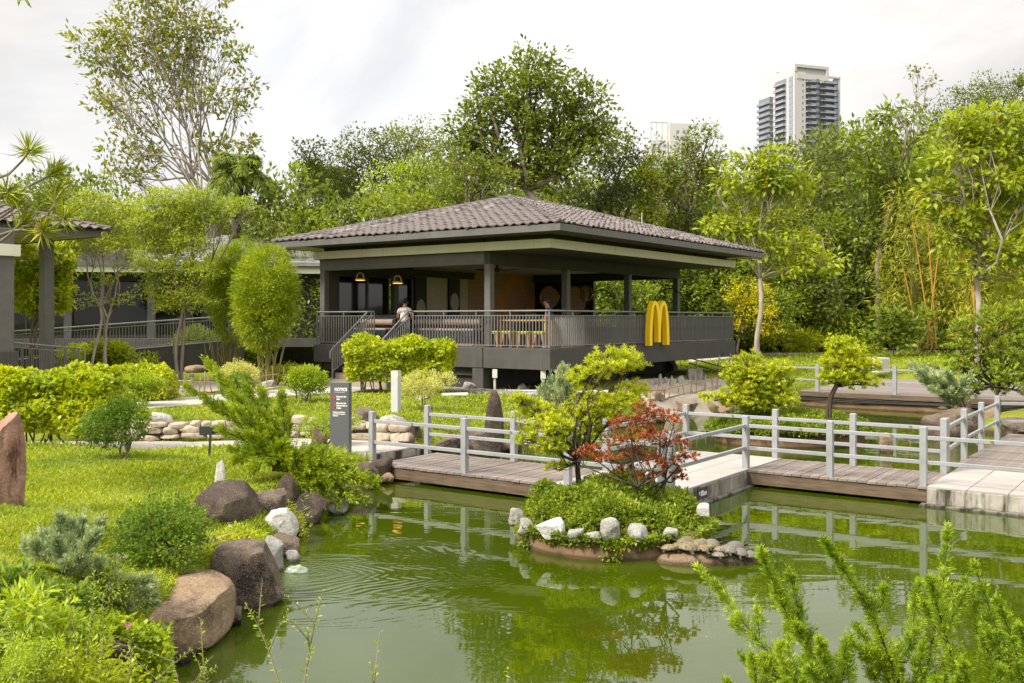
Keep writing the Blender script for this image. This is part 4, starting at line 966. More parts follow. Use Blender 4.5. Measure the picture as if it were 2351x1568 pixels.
tw2 = thing('apartment_tower', 'narrow grey slab tower standing close behind the balconied tower', 'building', PD(1782, 733, 548) * Vector((1, 1, 0)), R(19))
MB().box(0, 12, 0, 16, ZB0, TOP + 1.5).build('wall', M['tw_white'], tw2); MB().box(-2.2, -.001, 3, 14, ZB0, TOP - 12).build('recess', M['tw_dark'], tw2)
MB().box(7.6, 11.4, -.2, -.001, ZB0, TOP - 14).build('glass_strip', M['tw_dark'], tw2)
mA = MB().box(-3.2, -.002, 2.5, 14.5, 0, .4).mesh('balcony_slab', M['tw_grey']); mB = MB().box(-3.3, -3.2, 2.5, 14.5, .2, 1.4).mesh('balcony_glass', M['tw_glass']); mC = MB().box(7.5, 11.5, -.5, -.2005, 0, .4).mesh('ledge', M['tw_grey'])
for k in range(26):
    for me in (mA, mB, mC): link(me.name, me, tw2, (0, 0, TOP - 16 - k * FL))
tw3 = thing('apartment_block', 'small white apartment block with square windows beyond the ivy-covered trees', 'building', PD(1494, 733, 500) * Vector((1, 1, 0)), R(6))
MB().box(0, 9, 0, 12, 20, 95).build('wall', M['tw_white'], tw3); MB().box(9.5, 21, -2, 14, 20, 103.5).build('wall', M['tw_white'], tw3)
MB().box(9.001, 9.499, 1, 12, 20, 92).build('recess', M['tw_dark'], tw3)
fr = MB()
for x in (0, 3, 6, 8.7): fr.box(x, x + .3, 0, .3, 95, 104)
fr.box(-.1, 9.1, -.05, .35, 104.001, 104.5); fr.build('roof_frame', M['tw_grey'], tw3)
wm = MB().box(0, 1.3, -.08, .02, 0, 1.5).mesh('window', M['tw_dark'])
for k in range(7):
    for x in (.9, 3.8, 6.6): link('window', wm, tw3, (x, 0, 91.5 - k * 3.1))
    for x in (13, 16.2, 18.4): link('window', wm, tw3, (x, -2, 98.5 - k * 3.1))
# ================================================================ zig-zag footbridge over the pond
ZB = .28
random.seed(11)
def timber_span(label, s0, s1, t0, t1, along='s', pw=.145, fascia_front=True, name='timber_footbridge'):
    t = thing(name, label, 'bridge', AB(s0, t0, 0), TH)
    Ls, Lt = s1 - s0, t1 - t0
    if along == 's':
        n = round(Ls / pw); w = Ls / n
        me = MB().box(.004, w - .004, -.03, Lt + .03, ZB - .035, ZB).mesh('plank', M['plank'])
        for i in range(n):
            link('plank', me, t, (i * w, random.uniform(-.006, .006), random.uniform(-.004, .003)), (random.uniform(-.002, .002), 0, 0))
        for y in (0.0, Lt - .06): MB().box(.005, Ls - .005, y - .012, y + .06, ZB - .235, ZB - .037).build('fascia_beam', M['fascia_wood'], t, bev=.006)
        for x in (.4, Ls - .4): MB().box(x - .1, x + .1, .1, Lt - .1, -.6, ZB - .24).build('pier', M['concrete'], t)
    else:
        n = round(Lt / pw); w = Lt / n
        me = MB().box(-.03, Ls + .03, .004, w - .004, ZB - .035, ZB).mesh('plank', M['plank'])
        for i in range(n):
            link('plank', me, t, (random.uniform(-.006, .006), i * w, random.uniform(-.004, .003)))
        for x in (0.0, Ls - .06): MB().box(x - .012, x + .06, .005, Lt - .005, ZB - .235, ZB - .037).build('fascia_beam', M['fascia_wood'], t, bev=.006)
        for y in (.4, Lt - .4): MB().box(.1, Ls - .1, y - .1, y + .1, -.6, ZB - .24).build('pier', M['concrete'], t)
    return t
def platform(label, s0, s1, t0, t1, size=.6):
    t = thing('tiled_platform', label, 'platform', AB(s0, t0, 0), TH)
    Ls, Lt = s1 - s0, t1 - t0
    MB().box(0, Ls, 0, Lt, -.6, ZB - .012).build('concrete_base', M['concrete'], t, bev=.012)
    MB().box(-.09, Ls + .09, -.09, Lt + .09, -.6, .035).build('footing', M['concrete'], t, bev=.015)
    nx_, ny_ = max(1, round(Ls / size)), max(1, round(Lt / size)); wx, wy = Ls / nx_, Lt / ny_
    me = MB().box(.006, wx - .006, .006, wy - .006, ZB - .0115, ZB + .012).mesh('floor_tile', M['white_tile'])
    for i in range(nx_):
        for j in range(ny_): link('floor_tile', me, t, (i * wx, j * wy, random.uniform(-.001, .001)))
    return t
timber_span('weathered timber footbridge with grey posts between lawn path and first tiled platform', -11.75, -8.1, 12.36, 13.96)
platform('pale tiled platform with the 800mm depth plate on its edge', -8.098, -6.202, 12.3, 16.98)
timber_span('weathered timber footbridge between the two tiled platforms', -6.2, -3.402, 15.42, 16.96)
platform('pale tiled platform where the walkway turns towards the pine', -3.4, -1.75, 15.36, 18.2)
timber_span('timber footbridge leading from second platform towards the pine', -3.5, -1.8, 18.202, 23.6, along='t')
# guard rails
def guard(label, pts, skip=(), grp='pond footbridge railings'):
    """square posts at the points, two rails between neighbours"""
    t = thing('bridge_railing', label, 'railing', AB(pts[0][0], pts[0][1], 0), TH, grp)
    o = pts[0]
    post = MB().box(-.05, .05, -.05, .05, ZB - .10, ZB + .88).mesh('post', M['bridge_paint'])
    capm = MB().hexa([(-.05, -.05, ZB + .8803), (.05, -.05, ZB + .8803), (.05, .05, ZB + .8803), (-.05, .05, ZB + .8803)], [(-.038, -.038, ZB + .89), (.038, -.038, ZB + .89), (.038, .038, ZB + .89), (-.038, .038, ZB + .89)]).mesh('post_cap', M['bridge_paint'])
    for i, p in enumerate(pts):
        a = link('post', post, t, (p[0] - o[0], p[1] - o[1], 0), (0, 0, random.uniform(-.02, .02)))
        b = a.modifiers.new('bevel', 'BEVEL'); b.width = .007; b.segments = 2
        link('post_cap', capm, a)
    for i in range(len(pts) - 1):
        if i in skip: continue
        p, q = pts[i], pts[i + 1]
        dx, dy = q[0] - p[0], q[1] - p[1]; L_ = math.hypot(dx, dy); a = math.atan2(dy, dx)
        for zc in (.72, .35):
            mb = MB().box(.049, L_ - .049, -.024, .024, ZB + zc - .03, ZB + zc + .03)
            mb.build('rail', M['bridge_paint'], t, bev=.005, loc=(p[0] - o[0], p[1] - o[1], 0), rot=(0, 0, a))
    return t
tf, tb = 12.42, 13.9
guard('grey post-and-rail railing on pond side of the timber bridge by the notice', [(-11.9, tf), (-9.84, tf), (-7.85, tf), (-6.28, tf)])
guard('grey post-and-rail railing on lawn side of the timber bridge by the notice', [(-11.9, tb), (-9.91, tb), (-8.04, tb), (-8.04, 16.9), (-6.3, 16.92), (-4.93, 16.92), (-3.48, 16.92)])
guard('grey post-and-rail railing with flaking paint above the 800mm plate', [(-6.28, 12.7), (-6.28, 15.5), (-4.87, 15.48), (-3.47, 15.48), (-1.95, 15.48), (-1.83, 17.6)])
guard('grey post-and-rail railing running back towards the pine', [(-3.48, 17.05), (-3.56, 18.95), (-3.58, 20.7), (-3.6, 22.6), (-2.4, 23.4)])
# ---- depth plate
def text_mesh(txt, size, mat, name='lettering', bold=0.0, align='LEFT', ext=.001, parent=None, loc=(0, 0, 0), rot=(0, 0, 0), sx=1.0):
    cu = bpy.data.curves.new(name, 'FONT'); cu.body = txt; cu.size = size; cu.align_x = align; cu.extrude = ext; cu.offset = bold; cu.resolution_u = 3
    ob = bpy.data.objects.new(name, cu); COL.objects.link(ob)
    dg = bpy.context.evaluated_depsgraph_get(); me = bpy.data.meshes.new_from_object(ob.evaluated_get(dg))
    bpy.data.objects.remove(ob); bpy.data.curves.remove(cu)
    me.materials.clear(); me.materials.append(mat); me.name = name
    return link(name, me, parent, loc, rot, (sx, 1, 1))
dpl = thing('depth_plate', 'small black plate reading 800mm on the platform edge', 'sign', AB(-6.202, 13.6, .16), TH)
MB().box(.001, .014, -.18, .18, -.085, .085).build('plate', M['dark_sign'], dpl, bev=.003)
text_mesh('800mm', .115, M['white'], parent=dpl, loc=(.0155, -.085, -.04), rot=(R(90), 0, R(90)), bold=.003, sx=.62)
MB().add([(.016, -.15, .03), (.016, -.10, .03), (.016, -.125, -.03)], [(0, 2, 1)]).build('arrow', M['white'], dpl)
# ================================================================ larger timber deck across the pond
def back_deck():
    s0, s1, t0, t1, z = -10.6, -2.6, 30.55, 38.5, .50
    t = thing('viewing_deck', 'broad weathered timber deck at the far side of the pond', 'deck', AB(s0, t0, 0), TH)
    w = .22; n = int((t1 - t0) / w)
    me = MB().box(0, s1 - s0, .004, w - .004, z - .04, z).mesh('plank', M['back_plank'])
    for i in range(n): link('plank', me, t, (random.uniform(-.01, .01), i * w, random.uniform(-.003, .003)))
    MB().box(0, s1 - s0, -.05, -.002, z - .16, z - .005).build('edge_beam', M['fascia_wood'], t, bev=.006)
    MB().box(0, s1 - s0, .05, .35, -.6, z - .17).build('retaining_wall', M['wall_rust'], t)
    for k in range(3): MB().tube([(0, -.01, z - .20 - .035 * k)] + [(x, -.02 + .012 * math.sin(x * 2 + k), z - .2 - .035 * k + .012 * math.sin(x * 1.3 + k)) for x in np.arange(.5, s1 - s0, .5)], .014, 5).build('cable', M['black'], t)
    g = thing('deck_railing', 'grey post-and-rail railing along the front of the far deck', 'railing', AB(s0, t0, 0), TH, 'pond footbridge railings')
    post = MB().box(-.055, .055, -.055, .055, z - .1, z + .87).mesh('post', M['bridge_paint'])
    xs = [.55, 2.9, 5.15, 7.5]
    for x in xs: link('post', post, g, (x, .12, 0))
    for x0, x1 in zip([-1.4] + xs[:-1], xs):
        for zc in (.74, .36): MB().box(x0 + .055, x1 - .055, .1, .14, z + zc - .028, z + zc + .028).build('rail', M['bridge_paint'], g, bev=.004)
back_deck()
# ================================================================ rocks
_ico = {}
def ico(sub):
    if sub not in _ico:
        bm = bmesh.new(); bmesh.ops.create_icosphere(bm, subdivisions=sub, radius=1)
        V = np.array([v.co[:] for v in bm.verts]); Fc = np.array([[v.index for v in f.verts] for f in bm.faces]); bm.free(); _ico[sub] = (V, Fc)
    return _ico[sub]
def vnoise(V, freq, seed):
    off = Vector((seed * 7.13 % 50, seed * 3.7 % 40, seed * 1.9 % 30))
    return np.array([mnoise.noise(Vector(p) * freq + off) for p in V.tolist()])
def rock_mesh(seed, dims, cuts=11, rough=.09, cut_lo=.45, cut_hi=.86, sub=4, taper=0.0, lean=(0, 0), facets=()):
    V, Fc = ico(sub); rg = rnd(seed); V = V.copy()
    for n, c in facets:
        n = unit(np.array(n, float)); d = V @ n; over = np.maximum(d - c, 0); V -= over[:, None] * n * .97
    for _ in range(cuts):
        n = unit(rg.normal(size=3)); c = rg.uniform(cut_lo, cut_hi)
        d = V @ n; over = np.maximum(d - c, 0); V -= over[:, None] * n * .93
    V *= (1 + rough * 1.6 * vnoise(V, 1.3, seed) + rough * .8 * vnoise(V, 3.4, seed + 5) + rough * .4 * vnoise(V, 8, seed + 9))[:, None]
    mx, mn = V.max(0), V.min(0); V = (V - (mx + mn) / 2) / ((mx - mn) / 2)
    V = np.sign(V) * np.abs(V) ** .86
    k = 1 - taper * (V[:, 2] + 1) / 2
    V[:, 0] *= k; V[:, 1] *= k
    V[:, 0] += lean[0] * (V[:, 2] + 1) / 2; V[:, 1] += lean[1] * (V[:, 2] + 1) / 2
    return V * np.asarray(dims), Fc
def rock(label, box, mat, z=None, seed=1, dr=.8, sink=.25, name='boulder', group=None, sub=4, smooth=True, rz=None, top_extra=0.0, **k):
    """box = (u0, u1, v0, v1) in the photo; v1 touches the level z (None: the ground)"""
    u0, u1, v0, v1 = box; uc = (u0 + u1) / 2
    b = PG(uc, v1, z) if z is not None else PT(uc, v1)
    Y = b.y; w = (u1 - u0) * Y / F; dp = w * dr
    Yc = Y + dp * .42
    w = (u1 - u0) * (Yc) / F
    vis = (v1 - v0) * Y / F; h = max(vis - dp * .45 * (EYE - b.z) / Y * .8 + top_extra, .25 * vis)
    tot = h * (1 + sink)
    V, Fc = rock_mesh(seed, (w / 2, dp / 2, tot / 2), sub=sub, **k)
    me = mesh_np(name, V, Fc, M[mat], smooth=smooth); shade_auto(me, 38)
    o = link(name, me, None, ((uc - CX) / F * Yc, Yc, b.z + h - tot / 2), (0, 0, rz if rz is not None else 0))
    return tag(o, label, 'rock', group)
ROCKS = [
 ('large flat tan boulder slab with a lone turtle on its top edge', (275, 522, 1335, 1515), 'rock_tan', 0, 3, dict(dr=1.45, cuts=3, cut_lo=.8, cut_hi=.95, rough=.04, facets=(((.22, -.30, .9), .55), ((-.2, .1, 1), .66), ((.9, -.25, .1), .80)))),
 ('big brown angular boulder overhanging the pond between tan slab and grey rock', (473, 648, 1246, 1402), 'rock_brown', 0, 8, dict(dr=.9, cuts=3, cut_lo=.8, cut_hi=.95, rough=.035, facets=(((-.1, -.15, 1), .58), ((-.45, -.8, .42), .52), ((.55, -.75, .1), .62), ((.95, .1, .35), .60), ((-.9, -.1, .3), .7)))),
 ('pale grey upright rock wedged beside the pond inlet splash', (593, 657, 1228, 1318), 'rock_grey', 0, 12, dict(dr=.7, cuts=12, taper=.3)),
 ('low dark brown rock lying below the white quartz block', (620, 690, 1226, 1282), 'rock_brown', 0, 14, dict(dr=.8)),
 ('bright white quartz block at the pond edge', (610, 684, 1165, 1234), 'rock_white', .12, 17, dict(dr=.8, cuts=13, cut_lo=.5, cut_hi=.85)),
 ('long dark mossy boulder on the lawn slope below the pointed stone', (420, 614, 1106, 1238), 'rock_dark', .14, 21, dict(dr=.7, cuts=4, rough=.05, facets=(((.1, -.35, 1), .45), ((.65, -.6, .25), .58), ((-.5, -.75, .45), .55), ((-.8, .1, .5), .6), ((.8, .1, .55), .62)))),
 ('rounded brown boulder behind the white quartz block', (572, 662, 1122, 1215), 'rock_brown', .16, 23, dict(dr=.8, facets=(((0, -.4, 1), .5), ((.6, -.7, .2), .6)))),
 ('dark pointed rock under the sprawling juniper', (622, 695, 1086, 1166), 'rock_dark', .2, 25, dict(taper=.5, cuts=11)),
 ('small white pointed stone standing in the lawn', (490, 523, 1056, 1128), 'rock_white', None, 28, dict(taper=.55, cuts=13, dr=.8)),
 ('brown standing boulder in front of the grey notice board', (704, 762, 978, 1062), 'rock_brown', None, 31, dict(taper=.25, dr=.7)),
 ('dark wet boulder under the juniper at the waterline', (668, 752, 1130, 1206), 'rock_dark', 0, 33, dict()),
 ('small grey stone under the juniper tips at the waterline', (745, 800, 1146, 1184), 'rock_grey', 0, 35, dict()),
 ('rounded brown boulder at the foot of the notice board', (790, 872, 1058, 1125), 'rock_brown', 0.0, 37, dict()),
 ('dark brown boulder against the end of the first timber bridge', (842, 902, 1050, 1108), 'rock_dark', 0.0, 39, dict()),
 ('tall red sandstone boulder standing at the lawn edge', (-75, 55, 945, 1158), 'rock_red', None, 41, dict(dr=.6, cuts=10, taper=.18, rough=.09)),
 ('rounded brown boulder on the bank behind the notice board', (808, 870, 934, 974), 'rock_brown', None, 43, dict()),
 ('flat pale stone beside the bollard on the bank', (862, 935, 952, 988), 'rock_grey', None, 45, dict(cuts=12)),
 ('mottled pale stone set in the bank behind the bridge post', (812, 905, 968, 1004), 'rock_grey', None, 46, dict(cuts=12)),
 ('dark brown boulder on the bank behind the first bridge railing', (906, 974, 968, 1008), 'rock_brown', None, 47, dict()),
 ('brown speckled boulder at the water behind the first bridge', (988, 1060, 996, 1048), 'rock_brown', .02, 49, dict()),
 ('broad brown boulder at the foot of the tall standing stone', (1046, 1150, 982, 1046), 'rock_brown', .0, 51, dict()),
 ('small upright brown stone between two bank boulders', (1028, 1050, 996, 1020), 'rock_brown', None, 53, dict(taper=.3)),
 ('tall dark standing stone behind the first timber bridge', (1109, 1161, 893, 1034), 'rock_dark', .15, 55, dict(dr=.7, cuts=5, cut_lo=.75, cut_hi=.95, taper=.30, rough=.05)),
 ('white boulder lying on the lawn above the stone wall', (345, 399, 946, 976), 'rock_white', None, 57, dict(cuts=12)),
 ('large reddish-brown boulder in the far water carrying small turtles', (2117, 2243, 934, 1008), 'rock_brown', 0, 59, dict(dr=.75, cuts=7)),
 ('dark cone-shaped rock behind the reddish boulder', (2185, 2230, 914, 942), 'rock_dark', .3, 61, dict()),
 ('tan stone standing in the water by the far planted island', (2018, 2049, 992, 1040), 'rock_tan', 0, 63, dict(cuts=6)),
 ('tan boulder on the shore under the pine', (2240, 2308, 932, 992), 'rock_tan', .0, 65, dict()),
 ('flat brown boulder on the shore beside the third bridge', (2288, 2400, 958, 998), 'rock_brown', .1, 67, dict()),
 ('dark boulder lying on the far lawn', (2110, 2154, 836, 852), 'rock_dark', None, 69, dict(sub=3)),
 ('small reddish rock on the far lawn behind the deck', (1902, 1930, 830, 851), 'rock_red', None, 71, dict(sub=3)),
 ('low dark rock beside the small golden tree', (1675, 1702, 813, 830), 'rock_dark', None, 73, dict(sub=3)),
 ('grey lichened stone among plants of the far island', (1802, 1834, 921, 958), 'rock_grey', .55, 75, dict(taper=.35)),
 ('flat sandy rock shelving into the pond', (1540, 1604, 920, 955), 'rock_tan', .05, 77, dict(cuts=10)),
 ('brown shore rock crowded with small turtles', (1648, 1702, 924, 952), 'rock_tan', 0, 79, dict()),
 ('tan rock between sandy shelf and turtle-covered shore rock', (1620, 1654, 922, 950), 'rock_tan', 0, 81, dict()),
 ('rounded orange-tan stone inside the bamboo fence', (1496, 1526, 898, 920), 'rock_tan', None, 83, dict(sub=3)),
 ('upright brown stone behind the bamboo garden fence', (364, 390, 856, 904), 'rock_brown', None, 85, dict(taper=.2, sub=3)),
 ('grey stone at the corner of the bamboo garden fence', (404, 434, 884, 904), 'rock_grey', None, 87, dict(sub=3)),
 ('flat grey stone behind the bamboo fence near the clipped shrub', (598, 634, 872, 889), 'rock_grey', None, 89, dict(sub=3)),
 ('long tan rock at the back of the gravel garden', (424, 477, 838, 856), 'rock_tan', None, 91, dict(sub=3)),
 ('round tan turtle-covered rock low in the water beside the planted island', (1505, 1740, 1256, 1304), 'rock_tan', -.03, 93, dict(dr=.40, cuts=4, cut_lo=.8, cut_hi=.95, rough=.04, sink=1.2)),
 ('dark rock under ivy at the near left bank', (200, 310, 1470, 1580), 'rock_dark', .2, 95, dict()),
]
for lb, bx, mt, z, sd, kw in ROCKS: rock(lb, bx, mt, z, sd, **kw)
for i, bx in enumerate([(1510, 1521, 857, 888), (1521, 1534, 866, 882), (1534, 1550, 863, 889), (1550, 1576, 862, 882), (1498, 1512, 868, 886), (1430, 1452, 868, 886), (1455, 1478, 872, 890), (1185, 1215, 880, 895)]):
    rock('grey rock shard standing in gravel under the terrace', bx, 'rock_grey', None, 200 + i, name='rock_shard', group='rock shards under the terrace', sub=3, cuts=12, taper=.5)
for i, bx in enumerate([(1060, 1095, 876, 897), (1200, 1240, 900, 915), (950, 985, 905, 918), (434, 446, 856, 866), (640, 652, 876, 886), (1000, 1020, 1028, 1044)]):
    rock('small loose grey stone lying on the ground', bx, 'rock_grey', None, 220 + i, name='stone', group='small loose stones', sub=2)
FILL = [(560, 625, 1210, 1250, .05, 'rock_tan'), (655, 690, 1262, 1292, 0, 'rock_grey'), (690, 740, 1165, 1200, 0, 'rock_brown'), (505, 560, 1395, 1440, 0, 'rock_brown'), (700, 745, 1085, 1130, .2, 'rock_tan'), (760, 815, 1110, 1150, 0, 'rock_brown'), (390, 440, 1490, 1530, 0, 'rock_dark'),
        (655, 700, 1195, 1232, 0, 'rock_tan'), (870, 905, 1085, 1112, 0, 'rock_tan'), (540, 590, 1140, 1180, .25, 'rock_tan'), (1150, 1200, 1010, 1040, 0, 'rock_brown'), (1215, 1262, 985, 1012, 0, 'rock_tan'), (1300, 1350, 968, 990, 0, 'rock_grey'), (1390, 1440, 958, 980, 0, 'rock_brown'), (1470, 1530, 950, 972, 0, 'rock_tan'), (1710, 1760, 928, 944, 0, 'rock_tan')]
for i, (a, b, c, d, z, mt) in enumerate(FILL):
    rock('medium %s boulder set among others along the pond edge' % {'rock_tan': 'tan', 'rock_grey': 'grey', 'rock_brown': 'brown', 'rock_dark': 'dark'}[mt], (a, b, c, d), mt, z, 400 + i, group='boulders edging the pond', sub=3)
# ---- island rim stones (placed on the rim of the planted island)
ISL = Vector((1.29, 12.38, 0)); IR = 1.24
RIM = [((1150, 1190, 1165, 1210), 'rock_grey'), ((1186, 1230, 1188, 1228), 'rock_grey'), ((1228, 1297, 1190, 1241), 'rock_white'), ((1300, 1345, 1214, 1248), 'rock_grey'), ((1338, 1376, 1220, 1246), 'rock_grey'),
       ((1378, 1424, 1187, 1246), 'rock_grey'), ((1442, 1495, 1204, 1250), 'rock_grey'), ((1522, 1560, 1210, 1241), 'rock_grey'), ((1602, 1634, 1155, 1188), 'rock_white')]
for i, (bx, mt) in enumerate(RIM):
    uc = (bx[0] + bx[1]) / 2; dx = (uc - CX) / F
    # the rim point under this pixel column
    a_, b_, c_ = dx * dx + 1, -2 * (dx * ISL.x + ISL.y), ISL.x ** 2 + ISL.y ** 2 - IR ** 2
    disc = max(b_ * b_ - 4 * a_ * c_, 0); Y = (-b_ - math.sqrt(disc)) / (2 * a_)
    w = (bx[1] - bx[0]) * Y / F; h = (bx[3] - bx[2]) * Y / F
    V, Fc = rock_mesh(300 + i, (w / 2 * 1.0, w * .45, h / 2 * 1.0), cuts=11, sub=3, rough=.09)
    me = mesh_np('rim_stone', V, Fc, M[mt], smooth=True); shade_auto(me, 35)
    zc = EYE - ((bx[2] + bx[3]) / 2 - HY) / F * Y
    pr = Vector((dx * Y, Y, 0)) - ISL; pr.z = 0; pr = ISL + pr.normalized() * min(pr.length, IR * .99)
    o = link('rim_stone', me, None, (pr.x, pr.y + w * .08, zc))
    tag(o, 'pale grey stone laid along the rim of the near planted island', 'rock', 'rim stones of the near island')
o = rock('pale stone half buried in ground cover on the near island', (1288, 1338, 1132, 1172), 'rock_grey', .42, 333, cuts=12, sub=3)
# ---- dry stone retaining wall beside the lower path: every stone its own piece
def stone_wall(label, base, h, courses, seed, z0):
    t = thing('retaining_wall', label, 'wall', (base[0][0], base[0][1], z0))
    rg = rnd(seed); O = Vector((base[0][0], base[0][1], 0))
    pts = [Vector((p[0], p[1], 0)) - O for p in base]
    seg = [(pts[i + 1] - pts[i]).length for i in range(len(pts) - 1)]; total = sum(seg)
    def at(d):
        for i, L_ in enumerate(seg):
            if d <= L_ or i == len(seg) - 1:
                dv = (pts[i + 1] - pts[i]).normalized(); return pts[i] + dv * d, dv
            d -= L_
    mb = MB(); n = max(2, int(total / .3)); 
    for i in range(n):
        p, d = at(total * i / n); q, d2 = at(total * (i + 1) / n); nn = Vector((-d.y, d.x, 0))
        if nn.y < 0: nn = -nn
        a0, a1, b0, b1 = p + nn * .10, q + nn * .10, q + nn * .42, p + nn * .42
        mb.hexa([(v_.x, v_.y, -.1) for v_ in (a0, a1, b0, b1)], [(v_.x, v_.y, h - .05) for v_ in (a0, a1, b0, b1)])
    mb.build('mortar_core', M['mortar'], t)
    ch = h / courses
    for c in range(courses):
        d = rg.uniform(-.15, 0)
        while d < total:
            w = rg.uniform(.14, .5); p, dv = at(min(max(d + w / 2, 0), total)); nn = Vector((-dv.y, dv.x, 0))
            if nn.y < 0: nn = -nn
            hh = ch * rg.uniform(.75, 1.5)
            V, Fc = rock_mesh(int(rg.integers(1e6)), (w / 2 * .99, .13, hh / 2), cuts=9, cut_lo=.62, cut_hi=.95, sub=3, rough=.10)
            V = np.sign(V) * np.abs(V / np.array([w / 2, .13, hh / 2])) ** .8 * np.array([w / 2 * 1.02, .13, hh / 2 * .97])
            me = mesh_np('stone', V, Fc, M['wall_stone'], smooth=True); shade_auto(me, 40)
            link('stone', me, t, (p.x + nn.x * .08, p.y + nn.y * .08, ch * (c + .5) + rg.uniform(-.04, .04)), (0, 0, math.atan2(dv.y, dv.x)))
            d += w
    return t
stone_wall('low retaining wall of rough tan stones beside the lower path', [(-8.3, 18.98), (-7.1, 18.95), (-5.6, 19.06), (-4.65, 19.5), (-3.9, 19.45), (-3.2, 19.2)], .40, 3, 9, .40)
stone_wall('short run of rough pale stones bordering the path behind the bridge post', [(-3.1, 19.15), (-2.6, 19.0), (-2.1, 18.75)], .34, 2, 19, .40)
# ================================================================ plant builders
def tubes_mesh(paths, n=5):
    """joined tapering tubes from [(points, r0, r1)]"""
    Vs, Fs, base = [], [], 0
    for pts, r0, r1 in paths:
        pts = np.asarray(pts, float); m = len(pts)
        d = np.gradient(pts, axis=0); d = unit(d)
        ref = np.array([.31, .23, .92]); ax = np.cross(d, ref); bad = np.linalg.norm(ax, axis=1) < .1; ax[bad] = np.cross(d[bad], [1, 0, 0]); ax = unit(ax); bx = np.cross(d, ax)
        rr = np.linspace(r0, r1, m)
        a = np.arange(n) * 2 * math.pi / n
        ring = (ax[:, None, :] * np.cos(a)[None, :, None] + bx[:, None, :] * np.sin(a)[None, :, None]) * rr[:, None, None] + pts[:, None, :]
        Vs.append(ring.reshape(-1, 3))
        i = np.arange(m - 1)[:, None] * n; k = np.arange(n)[None, :]
        q = np.stack([i + k, i + (k + 1) % n, i + n + (k + 1) % n, i + n + k], -1).reshape(-1, 4) + base
        Fs.append(q); base += m * n
    return np.concatenate(Vs), np.concatenate(Fs)
def bend(p, q, rg, amt=.12, n=6, up=.0):
    """a gently crooked path from p to q"""
    p, q = np.asarray(p, float), np.asarray(q, float); L_ = np.linalg.norm(q - p); t = np.linspace(0, 1, n)[:, None]
    o1, o2 = rg.normal(size=3) * L_ * amt, rg.normal(size=3) * L_ * amt * .6
    return p + (q - p) * t + o1 * np.sin(t * math.pi) + o2 * np.sin(t * 2 * math.pi) + np.array([0, 0, up * L_]) * np.sin(t * math.pi)
def plant(name, label, cat, base, lobes, leaf, bark='bark', fork=None, trunk_r=.12, seed=1, group=None, twigs=3, limb_r=None, amt=.10, stems=1, crown_name='crown', trunk_name='trunk', spread=.0, extra_paths=None):
    """lobes: [(dx, dy, dz, rx, ry, rz)] from the base; leaf: dict of the leaf clumps"""
    rg = rnd(seed); t = thing(name, label, cat, base, 0, group)
    lf = dict(L=.2, W=.09, per=14, cr=.35, dens=1.0, up=.6, flat=.7, outw=.5, inner=.55, low=-.6, mat='l_mid', tuft=False, hang=.0, rnd_n=.45, shell=.3, fold=.18, wide=.45); lf.update(leaf)
    arrs, paths = [], []
    fork = np.array(fork if fork is not None else (0, 0, min(l[2] for l in lobes) * .55), float)
    st = []
    for k in range(stems):
        b0 = np.array([rg.normal() * spread, rg.normal() * spread, -.1]) if stems > 1 else np.array([0, 0, -.1])
        f = fork + (rg.normal(size=3) * spread * 1.5 if stems > 1 else 0)
        st.append(f)
        paths.append((bend(b0, f, rg, amt * .6, 7), trunk_r, trunk_r * .72))
    for li, (dx, dy, dz, rx, ry, rz) in enumerate(lobes):
        c = np.array([dx, dy, dz]); r = np.array([rx, ry, rz])
        f = st[li % stems]
        lr = limb_r or trunk_r * .5
        start = f
        limb = bend(start, c - np.array([0, 0, rz * .3]), rg, amt, 7, .05)
        paths.append((limb, lr, lr * .35))
        area = 4 * math.pi * ((rx * ry) ** 1.6 / 3 + (rx * rz) ** 1.6 / 3 + (ry * rz) ** 1.6 / 3) ** (1 / 1.6)
        n = max(4, int(area / (lf['cr'] ** 2) * .55 * lf['dens']))
        pts, out = shell_points(rg, c, r, n, lf['inner'], lf['low'])
        pts = pts + rg.normal(size=pts.shape) * lf['cr'] * .35
        arrs.append(clump_leaves(rg, pts, out, lf['per'], lf['cr'] * (.7 + .6 * rg.random(len(pts))), lf['L'], lf['W'], lf['up'], lf['flat'], lf['outw'], lf['rnd_n'], lf['hang'], lf['shell'], lf['fold'], lf['wide'], lf['tuft']))
        for k in range(min(twigs * 3, len(pts))):
            j = int(rg.integers(len(pts))); s_ = limb[int(rg.integers(3, 7))]
            paths.append((bend(s_, pts[j], rg, amt, 5), lr * .32, lr * .10))
    if extra_paths: paths += extra_paths
    V, Fc = tubes_mesh(paths, 6 if trunk_r > .1 else 5)
    link(trunk_name, mesh_np(trunk_name, V, Fc, M[bark], smooth=True), t)
    link(crown_name, leaf_mesh(crown_name, arrs, M[lf['mat']]), t)
    return t
def px_lobes(ls, Y, base, jit=.3, seed=0, dscale=.85):
    """photo ellipses (u, v, ru, rv[, dy]) -> lobes round a base at distance Y"""
    rg = rnd(seed + 77); out = []
    for l in ls:
        u, v, ru, rv = l[:4]
        rx, rz = ru * Y / F, rv * Y / F; ry = (rx * .65 + rz * .35) * dscale
        dy = l[4] if len(l) > 4 else rg.uniform(-1, 1) * rx * jit
        p = PD(u, v, Y + dy)
        out.append((p.x - base[0], p.y - base[1], p.z - base[2], rx, ry, rz))
    return out
